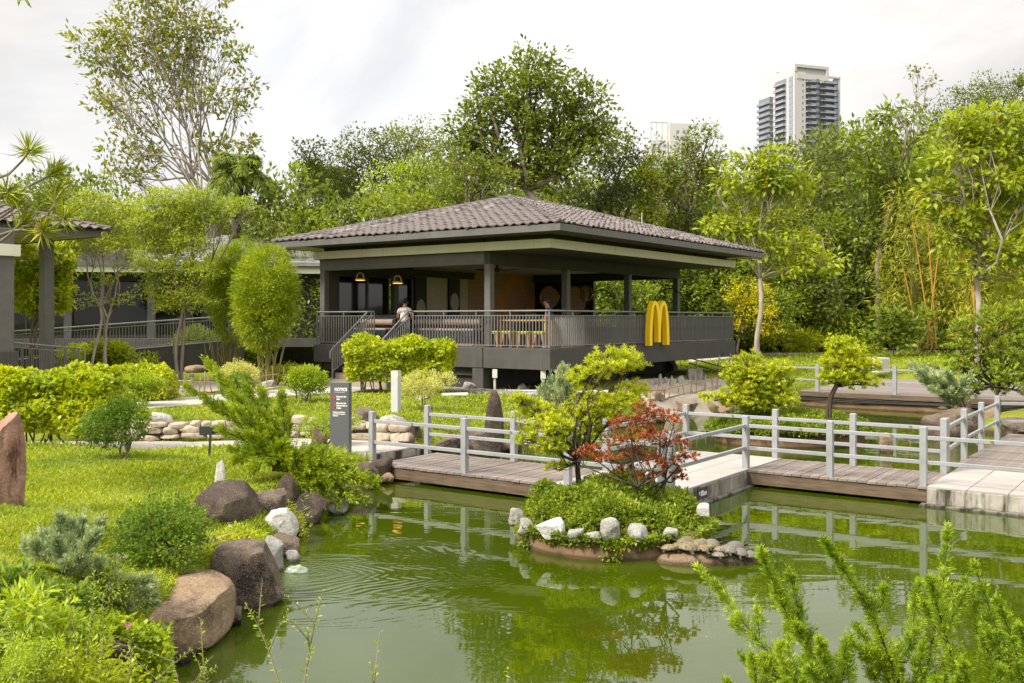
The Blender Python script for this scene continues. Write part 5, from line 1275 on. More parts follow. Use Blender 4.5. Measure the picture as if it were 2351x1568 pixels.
def px_tree(name, label, cat, ub, Y, ls, leaf, vb=None, fork=None, seed=1, z=None, jit=.3, dscale=.85, **k):
    X = (ub - CX) / F * Y; base = (X, Y, z if z is not None else gz(X, Y))
    fk = None
    if fork: p = PD(fork[0], fork[1], Y); fk = (p.x - base[0], 0, p.z - base[2])
    return plant(name, label, cat, base, px_lobes(ls, Y, base, jit, seed, dscale), leaf, fork=fk, seed=seed, **k)
def hedge(name, label, base, ax, dims, leaf, seed=1, cat='hedge', stems=14, group=None, taper=.0, round_=.12, gap=0.0):
    """a clipped hedge: leaves over the faces of a rounded box, stems inside. ax = angle, dims = (length, depth, height)"""
    rg = rnd(seed); t = thing(name, label, cat, base, ax, group); Lx, Ly, Lz = dims
    lf = dict(L=.06, W=.04, n=9000, mat='l_hedge', gap=.2); lf.update(leaf)
    n = lf['n']; q = rg.random((n, 3))
    P = np.empty((n, 3)); O = np.zeros((n, 3)); a1, a2, a3 = Lx * Ly, Lx * Lz * 2, Ly * Lz * 2; pick = rg.random(n) * (a1 * 1.4 + a2 + a3)
    top = pick < a1 * 1.4; fr = (~top) & (pick < a1 * 1.4 + a2); sd = ~(top | fr)
    P[:, 0] = (q[:, 0] - .5) * Lx; P[:, 1] = (q[:, 1] - .5) * Ly; P[:, 2] = lf['gap'] * Lz + (1 - lf['gap']) * Lz * q[:, 2] ** .8
    sg = np.where(rg.random(n) < .6, -1, 1)
    P[top, 2] = Lz; O[top, 2] = 1
    P[fr, 1] = (sg * Ly / 2)[fr]; O[fr, 1] = sg[fr]
    P[sd, 0] = (sg * Lx / 2)[sd]; O[sd, 0] = sg[sd]
    inw = rg.random(n) ** 2.2 * min(Ly, Lz) * .4
    P -= O * inw[:, None]
    # wavy, rounded outline
    k = vnoise(P[:, :3], 2.2 / max(.5, Lz), seed) * round_ + vnoise(P[:, :3], 6 / max(.5, Lz), seed + 3) * round_ * .5
    P += O * k[:, None]
    ex = np.abs(P / (np.array([Lx, Ly, 1e9]) / 2)) ; 
    P[:, 2] -= round_ * 1.2 * (np.clip(ex[:, 0] - .75, 0, 1) + np.clip(ex[:, 1] - .6, 0, 1)) * (P[:, 2] > Lz * .6)
    P[:, :2] *= (1 - taper * (1 - P[:, 2:3] / Lz))
    D = unit(O * .5 + rand_dirs(rg, n) * .9 + np.array([0, 0, .25])); N = unit(O * .7 + np.array([0, 0, .6]) + rand_dirs(rg, n) * .5)
    ln = lf['L'] * (.7 + .6 * rg.random(n)); wd = lf['W'] * (.7 + .6 * rg.random(n))
    link('foliage', leaf_mesh('foliage', [leaf_arrays(P, D, N, ln, wd)], M[lf['mat']]), t)
    ps = []
    for _ in range(stems):
        x, y = (rg.random() - .5) * Lx * .85, (rg.random() - .5) * Ly * .6
        ps.append((bend((x * .9, y * .8, -.05), (x + rg.normal() * .1, y + rg.normal() * .08, Lz * .85), rg, .08, 5), .014 * max(1, Lz), .005))
    V, Fc = tubes_mesh(ps, 5); link('stems', mesh_np('stems', V, Fc, M['bark'], smooth=True), t)
    return t
def needle_plant(name, label, cat, base, branches, mat, seed=1, nl=.03, nw=.006, twig=.16, tw_n=60, per=26, bark='bark_dark', r=.012, group=None, fol='foliage', lift=.5, tip_taper=.75, fine=.5):
    """conifer of plume-like branches: branches = [points]; side twigs at acute angles clothed in short needles"""
    rg = rnd(seed); t = thing(name, label, cat, base, 0, group); b = np.asarray(base)
    paths, C, D, N, L_ = [], [], [], [], []
    for pts in branches:
        pts = np.asarray(pts, float) - b; m = len(pts)
        # smooth resample
        tt = np.linspace(0, m - 1, 24); P = np.stack([np.interp(tt, np.arange(m), pts[:, k]) for k in range(3)], 1)
        for _ in range(2): P[1:-1] = (P[:-2] + 2 * P[1:-1] + P[2:]) / 4
        paths.append((P, r, r * .25))
        dirs = unit(np.gradient(P, axis=0)); length = np.linalg.norm(np.diff(P, axis=0), axis=1).sum()
        nt = max(6, int(tw_n * length))
        s = rg.random(nt) ** .8; s = np.clip(.10 + .9 * s, 0, 1); i = np.minimum((s * 23).astype(int), 22); f = s * 23 - i
        org = P[i] + (P[i + 1] - P[i]) * f[:, None]; dr = dirs[i]
        perp = rand_dirs(rg, nt); perp = unit(perp - dr * (perp * dr).sum(1, keepdims=True)); perp[:, 2] += .15
        td = unit(dr * (.55 + .5 * rg.random((nt, 1))) + perp * .7 + np.array([0, 0, lift * .4]))
        tl = twig * (.5 + .7 * rg.random(nt)) * (1 - tip_taper * s ** 1.6)
        # the leading shoot
        org = np.concatenate([org, P[-3:-2]]); td = np.concatenate([td, dirs[-1:]]); tl = np.concatenate([tl, [twig * .8]])
        for k in range(0, len(org), max(1, len(org) // 14)):
            paths.append((np.stack([org[k], org[k] + td[k] * tl[k] * .6, org[k] + td[k] * tl[k] * .95 + np.array([0, 0, tl[k] * .06])]), r * .25, r * .1))
        pn = per; oo = np.repeat(org, pn, 0); dd = np.repeat(td, pn, 0); ll = np.repeat(tl, pn)
        g = rg.random(len(oo)); side = rand_dirs(rg, len(oo)); side = unit(side - dd * (side * dd).sum(1, keepdims=True))
        wob = twig * .16 * (1 - g * .6)
        C.append(oo + dd * (g * ll)[:, None] + side * (wob * rg.random(len(oo)))[:, None] + np.array([0, 0, 1]) * (ll * .08 * g ** 2)[:, None])
        D.append(unit(dd * 1.0 + side * fine + rand_dirs(rg, len(oo)) * .25)); N.append(unit(side + rand_dirs(rg, len(oo)) * .4 + np.array([0, 0, .5])))
        L_.append(nl * (.6 + .7 * rg.random(len(oo))))
    C, D, N, L_ = map(np.concatenate, (C, D, N, L_))
    link(fol, leaf_mesh(fol, [leaf_arrays(C, D, N, L_, np.full(len(C), nw) * (.7 + .6 * rg.random(len(C))), .1, .4)], M[mat]), t)
    V, Fc = tubes_mesh(paths, 5); link('branches', mesh_np('branches', V, Fc, M[bark], smooth=True), t)
    return t
def palm(name, label, base, crown_z, fr_n, fr_l, seed, trunk_r=.16, mat='l_palm', bark='bark_dark', droop=.7, lw=.05, ll=.55, group=None, leaf_n=46, lo=-.2, hi=1.2, cx=0.0):
    rg = rnd(seed); t = thing(name, label, 'palm', base, 0, group)
    paths = [(bend((0, 0, -.1), (cx, 0, crown_z), rg, .02, 8), trunk_r, trunk_r * .8)] if crown_z > .3 else []
    top = np.array([cx, 0, crown_z]); C, D, N, L_ = [], [], [], []
    ribs = []
    for k in range(fr_n):
        az = k * 2.4 + rg.normal() * .2; el = lo + (hi - lo) * ((k + .5) / fr_n) + rg.normal() * .08
        d = np.array([math.cos(az) * math.cos(el), math.sin(az) * math.cos(el), math.sin(el)]); L0 = fr_l * rg.uniform(.8, 1.1)
        s = np.linspace(0, 1, 14)[:, None]
        P = top + d * L0 * s + np.array([0, 0, -1]) * (droop * L0 * s ** 2.2 * (.6 + .4 * math.cos(el)))
        ribs.append((P, .03 * fr_l / 3, .008))
        tt = np.repeat(np.linspace(.12, 1, leaf_n), 2); i = np.minimum((tt * 13).astype(int), 12); f = tt * 13 - i
        org = P[i] + (P[i + 1] - P[i]) * f[:, None]; dr = unit(np.gradient(P, axis=0))[i]
        sd = unit(np.cross(dr, [0, 0, 1])) * np.tile([1, -1], leaf_n)[:, None]
        C.append(org); D.append(unit(dr * .55 + sd * .85 + np.array([0, 0, -.45]) + rng_small(rg, len(org)))); N.append(unit(np.array([0, 0, 1.0]) + sd * .4 + rng_small(rg, len(org))))
        L_.append(ll * np.sin(np.clip(tt * .92 + .12, 0, 1) * math.pi) ** .6 * (.85 + .3 * rg.random(len(tt))))
    C, D, N, L_ = map(np.concatenate, (C, D, N, L_))
    link('fronds', leaf_mesh('fronds', [leaf_arrays(C, D, N, L_, np.full(len(C), lw), .12, .35, .25)], M[mat]), t)
    V, Fc = tubes_mesh(paths + ribs, 6); link('trunk', mesh_np('trunk', V, Fc, M[bark], smooth=True), t)
    return t
def rng_small(rg, n, k=.18): return rg.normal(size=(n, 3)) * k
def cover(name, label, pts_fn, n, leaf, seed=1, parent=None, cat='plants'):
    """ground cover: little rosettes on a surface; pts_fn(rg, n) -> points, normals"""
    rg = rnd(seed); P, O = pts_fn(rg, n)
    lf = dict(L=.05, W=.028, per=6, cr=.05, mat='l_cover', up=.8, outw=.4); lf.update(leaf)
    a = clump_leaves(rg, P, O, lf['per'], lf['cr'], lf['L'], lf['W'], lf['up'], .7, lf['outw'], .45, 0, .2)
    o = link(name, leaf_mesh(name, [a], M[lf['mat']]), parent)
    return tag(o, label, None if parent else cat, kind='stuff')
# ================================================================ garden planting (near and middle distance)
# ---- near island: concrete ring, soil, ground cover
isl = thing('planted_island', 'round concrete-walled island with ground cover and two small trees in the pond', 'island', (ISL.x, ISL.y, 0))
MB().lathe([(1.27, -.6), (1.24, .04), (1.22, .20), (1.20, .235), (1.10, .24), (1.10, .1)], n=64).build('ring_wall', M['wall_rust'], isl, smooth=True)
def mound(r, z): return lambda X, Y: z[0] + (z[1] - z[0]) * np.clip(1 - (X * X + Y * Y) / r ** 2, 0, 1) ** .7
mnd = mound(1.15, (.16, .52))
mb = MB(); prof = [(1.13, .10)] + [(1.12 * k, float(mnd(np.array(1.12 * k), np.array(0.)))) for k in (.98, .85, .6, .3, .02)]
mb.lathe(prof, n=40).build('soil', M['soil'], isl, smooth=True)
def isl_pts(rg, n):
    a = rg.random(n) * 2 * math.pi; r = 1.25 * np.sqrt(rg.random(n)); X, Y = r * np.cos(a), r * np.sin(a)
    hz = vnoise(np.stack([X, Y, X * 0], 1), 2.6, 4) * .20 + .10 + rg.random(n) * .09
    Z = np.where(r < 1.1, mnd(X, Y), .17 - (r - 1.1) * .2) + hz * np.clip((1.3 - r) / .3, .25, 1)
    P = np.stack([X, Y, Z], 1); return P, unit(np.stack([X * .5, Y * .5, np.full(n, 1.0)], 1))
cover('ground_cover', None, isl_pts, 7200, dict(L=.055, W=.03, per=5, cr=.045), 41, isl)
def trail_pts(rg, n):
    a = R(200) + rg.random(n) * R(150); k = np.round(a * 5) / 5; dn = rg.random(n) ** 1.3 * .25 * (np.sin(k * 7.3) > .72)
    X, Y = 1.27 * np.cos(a), 1.27 * np.sin(a); return np.stack([X, Y, .26 - dn], 1), unit(np.stack([X, Y, .4 + 0 * X], 1))
cover('trailing_stems', None, trail_pts, 420, dict(L=.05, W=.03, per=4, cr=.035), 43, isl)
rg_ = rnd(8)
fl_me = MB().add([(math.cos(a) * r_, math.sin(a) * r_, .004 * (i % 2)) for i, (a, r_) in enumerate([(2 * math.pi * k / 10, .02 if k % 2 == 0 else .009) for k in range(10)])], [tuple(range(10))]).mesh('flower', M['flower'])
fp, _ = isl_pts(rg_, 26)
for p in fp: link('flower', fl_me, isl, (p[0], p[1], p[2] + .06), (rg_.normal() * .5, rg_.normal() * .5, 0))
def in_isl(u, v, dy=0.0): p = PD(u, v, ISL.y + dy); return (p.x - ISL.x, dy, p.z)
# lime podocarp and rust-red shrub on the island
def dense(ls, Y, base, seed, **k): return px_lobes(ls, Y, base, .25, seed, k.get('dscale', .8))
b0 = PD(1325, 1090, 12.75); b0.z = .5
plant('podocarp_tree', 'lime-green cloud-pruned tree on the near island behind the rust-red shrub', 'tree', b0, px_lobes([(1405, 832, 62, 34, -.1), (1445, 835, 45, 30, .2), (1350, 868, 48, 26, .1), (1370, 950, 52, 34, 0), (1455, 900, 45, 24, .2), (1430, 925, 50, 28, -.1), (1225, 950, 50, 30, .1), (1260, 985, 55, 32, -.2),
    (1300, 960, 50, 32, .25), (1195, 920, 25, 22, 0), (1210, 1010, 30, 22, .15), (1262, 1030, 40, 22, -.25), (1300, 1010, 35, 26, .1), (1280, 1075, 26, 14, -.2), (1355, 1000, 40, 28, .1), (1345, 905, 35, 20, .1)], 12.75, b0, .2, 3, .9),
    dict(L=.066, W=.0165, per=15, cr=.062, dens=.95, mat='l_podo', tuft=True, up=.9, outw=.5, low=-.5, inner=.3), bark='bark_dark', fork=(.03, 0, .42), trunk_r=.045, seed=12, twigs=4, limb_r=.022, amt=.14)
b1 = PD(1462, 1130, 12.2); b1.z = .45
plant('rust_red_shrub', 'shrub with dry rust-red leaves and mossy leaning trunks on the near island', 'shrub', b1, px_lobes([(1450, 972, 52, 18, -.1), (1505, 955, 44, 16, .2), (1480, 935, 30, 12, 0), (1430, 1005, 40, 16, .3), (1490, 1000, 52, 18, -.2), (1545, 1020, 42, 16, .1), (1575, 1050, 28, 14, -.1), (1360, 1035, 40, 16, 0), (1335, 1045, 18, 10, .1), (1400, 1055, 30, 12, -.2), (1460, 1040, 44, 16, .2), (1520, 1060, 44, 16, -.2), (1440, 1078, 32, 12, .1), (1548, 960, 14, 26, 0), (1500, 1092, 36, 12, -.1), (1560, 1090, 28, 12, .1)], 12.2, b1, .2, 5, .9),
    dict(L=.045, W=.015, per=13, cr=.055, dens=.8, mat='l_red', tuft=True, up=.7, outw=.6, low=-.7, inner=.15), bark='bark_dark', fork=(.12, 0, .30), trunk_r=.03, seed=14, twigs=5, limb_r=.014, amt=.16, stems=2, spread=.06)
# ---- far island
I2 = PG(1838, 1026, 0); I2.y += .9
is2 = thing('far_planted_island', 'low oval island smothered in green ground cover behind the middle bridge', 'island', (I2.x, I2.y, 0))
mb = MB(); mb.lathe([(1.72, -.6), (1.68, .05), (1.66, .22), (1.5, .22)], n=48); o = mb.build('ring_wall', M['wall_rust'], is2, smooth=True); o.scale = (1, .72, 1)
mb = MB(); mb.lathe([(1.64, .1), (1.6, .2), (1.3, .38), (.8, .50), (.02, .55)], n=36); o = mb.build('soil', M['soil'], is2, smooth=True); o.scale = (1, .72, 1)
def isl2_pts(rg, n):
    a = rg.random(n) * 2 * math.pi; r = np.sqrt(rg.random(n)); X, Y = 1.86 * r * np.cos(a), 1.36 * r * np.sin(a)
    Z = .20 + .36 * np.clip(1 - r * r, 0, 1) ** .7 + vnoise(np.stack([X, Y, X * 0], 1), 2.2, 9) * .10 + .07 + rg.random(n) * .07
    return np.stack([X, Y, Z], 1), unit(np.stack([X * .3, Y * .3, np.full(n, 1.)], 1))
cover('ground_cover', None, isl2_pts, 4600, dict(L=.075, W=.045, per=5, cr=.06), 51, is2)
fp, _ = isl2_pts(rg_, 16)
for p in fp: link('flower', fl_me, is2, (p[0], p[1], p[2] + .07), (rg_.normal() * .5, rg_.normal() * .5, 0), (1.3, 1.3, 1.3))
PODO = dict(L=.085, W=.023, per=14, cr=.085, dens=.95, mat='l_podo', tuft=True, up=.9, outw=.5, low=-.5, inner=.3)
px_tree('podocarp_tree', 'wide spreading lime podocarp leaning over the water from the far island', 'tree', 1760, 21.6, [(1715, 830, 35, 22), (1740, 860, 50, 26), (1690, 860, 36, 24), (1700, 895, 50, 28), (1770, 900, 55, 34), (1735, 880, 55, 34), (1720, 920, 55, 26), (1640, 915, 42, 14), (1790, 850, 36, 22), (1800, 885, 25, 30), (1740, 935, 50, 24), (1790, 925, 40, 24), (1680, 925, 36, 18)],
    PODO, z=.5, fork=(1752, 925), seed=22, bark='bark_dark', trunk_r=.05, limb_r=.028, twigs=4)
px_tree('podocarp_tree', 'flat-topped lime podocarp with leaning twin trunks on the far island', 'tree', 1890, 21.2, [(1945, 805, 45, 24), (1915, 830, 36, 22), (1970, 835, 48, 22), (1935, 860, 50, 26), (1960, 880, 40, 20), (1990, 845, 36, 20), (1910, 868, 30, 22), (2000, 882, 26, 12), (1925, 790, 30, 20)],
    PODO, z=.5, fork=(1928, 885), seed=24, bark='bark_dark', trunk_r=.05, limb_r=.028, twigs=4, stems=2, spread=.04)
# ---- right shore: cloud pine, blue juniper, shore shrub
px_tree('cloud_pine', 'tall dense cloud-pruned podocarp on the right shore', 'tree', 2300, 25.5, [(2290, 735, 55, 30), (2340, 730, 50, 34), (2225, 750, 36, 26), (2205, 780, 30, 24), (2260, 790, 50, 34), (2330, 790, 60, 36), (2195, 815, 36, 22), (2245, 835, 48, 28), (2310, 845, 60, 36), (2215, 850, 40, 22), (2270, 880, 50, 26), (2335, 890, 50, 26), (2370, 830, 50, 60), (2232, 900, 34, 16)],
    dict(L=.11, W=.024, per=16, cr=.12, dens=.75, mat='l_podo_dark', tuft=True, up=.9, outw=.6, low=-.6, inner=.55), fork=(2290, 890), seed=26, bark='bark_dark', trunk_r=.09, limb_r=.04)
# ---- clipped hedges and shrubs of the lawn
def hpx(name, label, u0, u1, v0, v1, depth, leaf, ang=0.0, seed=1, cat='hedge', z=None, **k):
    p = PT((u0 + u1) / 2, v1) if z is None else PG((u0 + u1) / 2, v1, z)
    w = (u1 - u0) * p.y / F; h = (v1 - v0) * p.y / F
    return hedge(name, label, (p.x, p.y + depth / 2, p.z - .02), ang, (w, depth, h), leaf, seed, cat, **k)
hpx('clipped_hedge', 'long clipped lime-yellow hedge in front of the terrace plinth', 782, 1040, 783, 905, 1.1, dict(L=.10, W=.07, n=11000, mat='l_hedge', gap=.22), ang=R(-3), seed=31, round_=.26, taper=.16, stems=26)
hpx('clipped_hedge', 'long loose yellow-green hedge along the left end of the lawn', -60, 235, 858, 1018, .95, dict(L=.10, W=.07, n=12500, mat='l_hedge', gap=.12), ang=R(6), seed=33, round_=.26, stems=22)
hpx('clipped_hedge', 'leafy yellow-green hedge bushes behind the left bollard', 225, 378, 846, 925, .8, dict(L=.09, W=.06, n=5500, mat='l_hedge', gap=.1), seed=34, round_=.2, stems=10)
def ball(name, label, u0, u1, v0, v1, leaf, seed, stem_v=None, z=None, cat='shrub', nl=1, bark='bark', dscale=1.0, **k):
    """rounded shrub between photo columns u0..u1 standing at the row v1"""
    p = PT((u0 + u1) / 2, v1) if z is None else PG((u0 + u1) / 2, v1, z)
    Y = p.y + .2; ru, rv = (u1 - u0) / 2, ((stem_v or v1) - v0) / 2
    rg = rnd(seed); vc = v0 + rv; uc = (u0 + u1) / 2
    ls = [(uc, vc, ru * .86, rv * .9, 0)] + [(uc + rg.normal() * ru * .35, vc + rg.normal() * rv * .3, ru * .55, rv * .55) for _ in range(nl + 2)]
    base = (p.x, Y, p.z)
    lf = dict(L=.05, W=.03, per=13, cr=.09, dens=1.6, mat='l_boxy', up=.5, outw=.7, inner=.75, low=-.9, flat=.9); lf.update(leaf)
    return plant(name, label, cat, base, px_lobes(ls, Y, base, .2, seed, dscale), lf, seed=seed, trunk_r=k.pop('trunk_r', .022), limb_r=.012, stems=k.pop('stems', 4), spread=.06, bark=bark, twigs=3, crown_name='foliage', trunk_name='stems', fork=(0, 0, .22), **k)
ball('round_shrub', 'rounded dark green shrub standing alone on the near lawn', 200, 342, 915, 1056, dict(L=.045, W=.028, cr=.09, mat='l_boxy', dens=1.5), 61, 1030)
ball('shrub', 'bushy green shrub with a clear trunk beside the left bollard', 120, 300, 880, 1016, dict(L=.06, W=.035, cr=.11, mat='l_mid', dens=1.0), 63, 985, trunk_r=.04, stems=1)
ball('round_shrub', 'green shrub with thin stems at the bend of the upper path', 262, 374, 862, 936, dict(L=.06, W=.035, cr=.11, mat='l_bright'), 65, 918)
ball('shrub', 'small rounded shrub on a bare stem beside the upper path', 655, 750, 838, 926, dict(L=.055, W=.035, cr=.10, mat='l_bright'), 67, 902)
ball('variegated_shrub', 'pale cream variegated dome shrub beside the white bollard', 916, 1020, 851, 943, dict(L=.05, W=.022, cr=.09, mat='l_variegated', dens=1.1), 69, 916)
ball('variegated_shrub', 'pale flat-topped shrub behind the bamboo fence', 500, 598, 828, 905, dict(L=.05, W=.022, cr=.09, mat='l_variegated'), 71, 885)
ball('round_shrub', 'dark green round shrub in front of the pale flat-topped shrub', 503, 588, 862, 922, dict(L=.05, W=.03, cr=.09, mat='l_boxy'), 73, 912)
ball('shrub', 'low yellow-green shrub row between bamboo fence and steps', 595, 720, 838, 882, dict(L=.06, W=.04, cr=.12, mat='l_hedge'), 75)
ball('shrub', 'mounded light green shrub drooping over the brown standing boulder', 678, 800, 950, 1030, dict(L=.045, W=.02, cr=.08, mat='l_bright', dens=1.2), 77, 1010)
_p = PT(372, 1300); _b = (_p.x, _p.y + .1, _p.z)
plant('shrub', 'dense small-leaved green shrub mounded on the near lawn slope', 'shrub', _b, px_lobes([(330, 1225, 62, 62, 0), (410, 1200, 58, 58, .1), (370, 1180, 60, 44, .2), (320, 1275, 50, 44, -.15), (400, 1260, 56, 50, -.15), (440, 1230, 30, 40, 0), (360, 1240, 70, 60, -.1), (290, 1235, 36, 40, .05)], _b[1], _b, .2, 79, .9), dict(L=.032, W=.021, cr=.065, mat='l_boxy', dens=1.2, per=12, inner=.75, low=-.9, up=.5, outw=.7, flat=.9), seed=79, trunk_r=.012, limb_r=.007, stems=4, spread=.06, crown_name='foliage', trunk_name='stems', fork=(0, 0, .1))
ball('shrub', 'dark glossy shrub by the wing ramp beside the multi-stemmed tree', 245, 362, 752, 835, dict(L=.10, W=.04, cr=.16, mat='l_mid'), 81, z=.8)
ball('shrub', 'upright green shrub in the planting before the left wing', 400, 505, 745, 842, dict(L=.10, W=.05, cr=.15, mat='l_mid'), 83, z=.8)
ball('shrub', 'yellow-leaved shrub beside the rustic log rail', 190, 295, 786, 870, dict(L=.12, W=.08, cr=.16, mat='l_yellow'), 85, z=.8)
ball('shrub', 'low glossy bush at the foot of the clipped bamboo', 545, 610, 795, 842, dict(L=.08, W=.05, cr=.12, mat='l_mid'), 87, z=.8)
ball('shrub', 'pale loose weed clump beside the rustic log rail', 290, 370, 810, 880, dict(L=.12, W=.06, cr=.16, mat='l_yellow', dens=.6), 89, z=.8)
ball('shrub', 'green hedge shrub behind the ramp railing of the entrance canopy', 120, 210, 790, 862, dict(L=.11, W=.07, cr=.16, mat='l_hedge'), 90, z=.8)
# ---- conifers
def bez(p, q, sag, n=6):
    p, q = np.array(p), np.array(q); t = np.linspace(0, 1, n)[:, None]; return p + (q - p) * t + np.array([0, 0, 1]) * (sag * np.sin(t * math.pi))
def pd(u, v, Y): return np.array(PD(u, v, Y)[:])
rgj = rnd(91); jb = PT(640, 1105); JY = jb.y + .25
tips = [(430, 890, 0), (470, 825, .2), (500, 860, -.1), (560, 880, .3), (600, 895, .2), (648, 905, -.2), (500, 930, .1), (540, 935, -.3), (590, 940, 0), (640, 950, .3), (500, 985, -.2), (530, 1000, .2), (570, 1000, -.4), (620, 990, -.2), (660, 980, .1), 
        (540, 1060, -.4), (580, 1080, -.5), (620, 1060, -.5), (660, 1060, -.5), (700, 1070, -.4), (780, 1060, 0), (800, 1100, -.2), (840, 1110, -.1), (870, 1120, 0), (760, 1120, -.4), (810, 1145, -.3), (720, 1130, -.5), (840, 1150, -.2), (650, 1020, -.4), (530, 1030, 0), (560, 1040, -.3),
        (800, 1075, .1), (760, 1085, -.2), (690, 1110, -.5), (860, 1100, .1), (740, 1150, -.4), (775, 1155, -.3)]
br = []
for u, v, dy in tips:
    q = pd(u, v, JY + dy); p = np.array([jb.x + rgj.normal() * .08, JY + rgj.normal() * .08, jb.z + .12]); mid = p + (q - p) * .45 + np.array([0, dy * .2, .12 if v < 1040 else .22])
    br.append(np.stack([p, mid, q]))
needle_plant('sprawling_juniper', 'large yellow-green sprawling juniper with upswept plumes on the pond bank', 'juniper', (jb.x, JY, jb.z), br, 'l_juniper', 92, nl=.055, nw=.012, twig=.28, tw_n=46, per=36, r=.02)
# blue-green junipers
bb = PT(260, 1400); BY = bb.y - .15
br = []
for u, v in [(60, 1250), (140, 1190), (230, 1200), (270, 1290), (340, 1330), (355, 1385), (80, 1250), (100, 1225), (130, 1240), (165, 1200), (190, 1195), (160, 1260), (210, 1250), (230, 1290), (250, 1310), (300, 1335), (330, 1350), (350, 1365), (320, 1380), (280, 1330), (200, 1300), (150, 1300), (260, 1370), (300, 1395), (120, 1290), (240, 1340), (180, 1340), (345, 1345), (225, 1225)]:
    q = pd(u, v, BY + rgj.normal() * .2); p = np.array([bb.x - .35 + rgj.normal() * .15, BY + .1, bb.z - .1 + .0]); br.append(np.stack([p, p + (q - p) * .5 + np.array([0, 0, .08]), q]))
needle_plant('blue_juniper', 'grey-blue feathery juniper spilling over the tan boulder', 'juniper', (bb.x - .35, BY, bb.z), br, 'l_blue', 94, nl=.035, nw=.008, twig=.17, tw_n=95, per=36, r=.012)
fb = PD(1275, 905, 22.5); br = []
for u, v in [(1290, 845), (1305, 850), (1265, 870), (1310, 870), (1250, 890), (1295, 885), (1320, 880), (1270, 905), (1240, 905), (1300, 905)]:
    q = pd(u, v, 22.5 + rgj.normal() * .2); p = np.array([fb.x + rgj.normal() * .1, 22.5, gz(fb.x, 22.5)]); br.append(np.stack([p, p + (q - p) * .5, q]))
needle_plant('blue_juniper', 'small grey-blue juniper in front of the terrace underside', 'juniper', (fb.x, 22.5, gz(fb.x, 22.5)), br, 'l_blue', 96, nl=.10, nw=.025, twig=.35, tw_n=26, per=26, r=.02)
fb = PD(2195, 900, 25); br = []
for u, v in [(2085, 840), (2100, 855), (2120, 850), (2110, 875), (2140, 870), (2165, 860), (2130, 895), (2180, 880), (2175, 900), (2210, 870)]:
    q = pd(u + 10, v, 24.6 + rgj.normal() * .2); p = np.array([fb.x + rgj.normal() * .1, 24.8, .5]); br.append(np.stack([p, p + (q - p) * .5 + np.array([0, 0, .1]), q]))
needle_plant('blue_juniper', 'grey-blue juniper at the foot of the cloud-pruned podocarp', 'juniper', (fb.x, 24.8, .5), br, 'l_blue', 98, nl=.10, nw=.025, twig=.35, tw_n=30, per=26, r=.02)
# dry brown twiggy shrub before the terrace
rgq = rnd(5); tb_ = PD(1225, 925, 21.5); ps = []
for k in range(46):
    q = pd(1150 + rgq.random() * 150, 880 + rgq.random() * 60, 21.5 + rgq.normal() * .3); p0 = np.array([tb_.x + rgq.normal() * .3, 21.5, gz(tb_.x, 21.5)]); ps.append((bend(p0, q, rgq, .1, 6) - np.array([tb_.x, 21.5, 0]), .012, .003))
V, Fc = tubes_mesh(ps, 4); tt_ = thing('dry_shrub', 'leafless brown twiggy shrub beside the small blue juniper', 'shrub', (tb_.x, 21.5, 0)); link('twigs', mesh_np('twigs', V, Fc, M['bark']), tt_)
# ================================================================ trees round the pavilion and the wooded slope
FT = dict(L=.42, W=.22, per=15, cr=.95, dens=1.0, up=.6, flat=.7, outw=.5, inner=.6, low=-.7)
def ft(mat, **k): d = dict(FT); d['mat'] = mat; d.update(k); return d
# tall sparse tree on the left
px_tree('tall_sparse_tree', 'tall sparse-leaved tree with bare pale branches rising above the left wing', 'tree', 470, 52, [(300, 70, 70, 45), (240, 120, 70, 40), (200, 100, 50, 24), (360, 40, 70, 50), (440, 60, 70, 50), (500, 60, 45, 30), (330, 130, 80, 40), (420, 150, 80, 50), (530, 130, 50, 40), (560, 190, 45, 24), (250, 165, 50, 28), (220, 220, 40, 22), (290, 230, 60, 24), (380, 210, 60, 34), (470, 230, 70, 40), (540, 250, 45, 30),
    (250, 260, 40, 20), (320, 290, 60, 24), (280, 340, 60, 24), (270, 390, 45, 20), (350, 350, 50, 24), (480, 330, 60, 30), (560, 330, 50, 28), (340, -10, 80, 40), (450, -20, 70, 40), (520, 360, 45, 26), (330, 400, 60, 26), (260, 70, 40, 40), (400, 100, 70, 50)],
    dict(L=.32, W=.14, per=11, cr=.55, dens=.75, mat='l_olive', inner=.15, low=-.9, outw=.4, up=.4), fork=(475, 420), seed=101, bark='bark_pale', trunk_r=.15, limb_r=.06, twigs=8, amt=.06, stems=3, spread=.4)
px_tree('forest_tree', 'great round-crowned tree towering behind the pavilion roof', 'tree', 1205, 50, [(1220, 165, 70, 42), (1160, 195, 55, 42), (1290, 200, 55, 45), (1345, 235, 45, 42), (1115, 235, 50, 42), (1235, 235, 75, 50), (1180, 280, 70, 45), (1325, 290, 65, 45), (1370, 290, 40, 36), (1085, 285, 48, 40), (1265, 315, 65, 42), (1120, 330, 60, 36), (1240, 130, 34, 16), (1075, 340, 45, 40), (1390, 320, 36, 36), (1320, 350, 60, 40), (1180, 350, 70, 40), (1240, 380, 70, 36), (1100, 380, 50, 36), (1300, 400, 70, 40)],
    ft('l_forest', L=.27, W=.16, cr=.66, dens=1.4, per=22, inner=.6), fork=(1205, 430), seed=103, bark='bark', trunk_r=.30, limb_r=.14, twigs=4)
S = px_tree
NEARER = {110: 58, 112: 60, 113: 64, 114: 49, 115: 47, 116: 46, 117: 46, 118: 56, 119: 53, 120: 54, 121: 52, 122: 53, 123: 48, 126: 66, 127: 58, 129: 70, 130: 66, 134: 64, 135: 62}
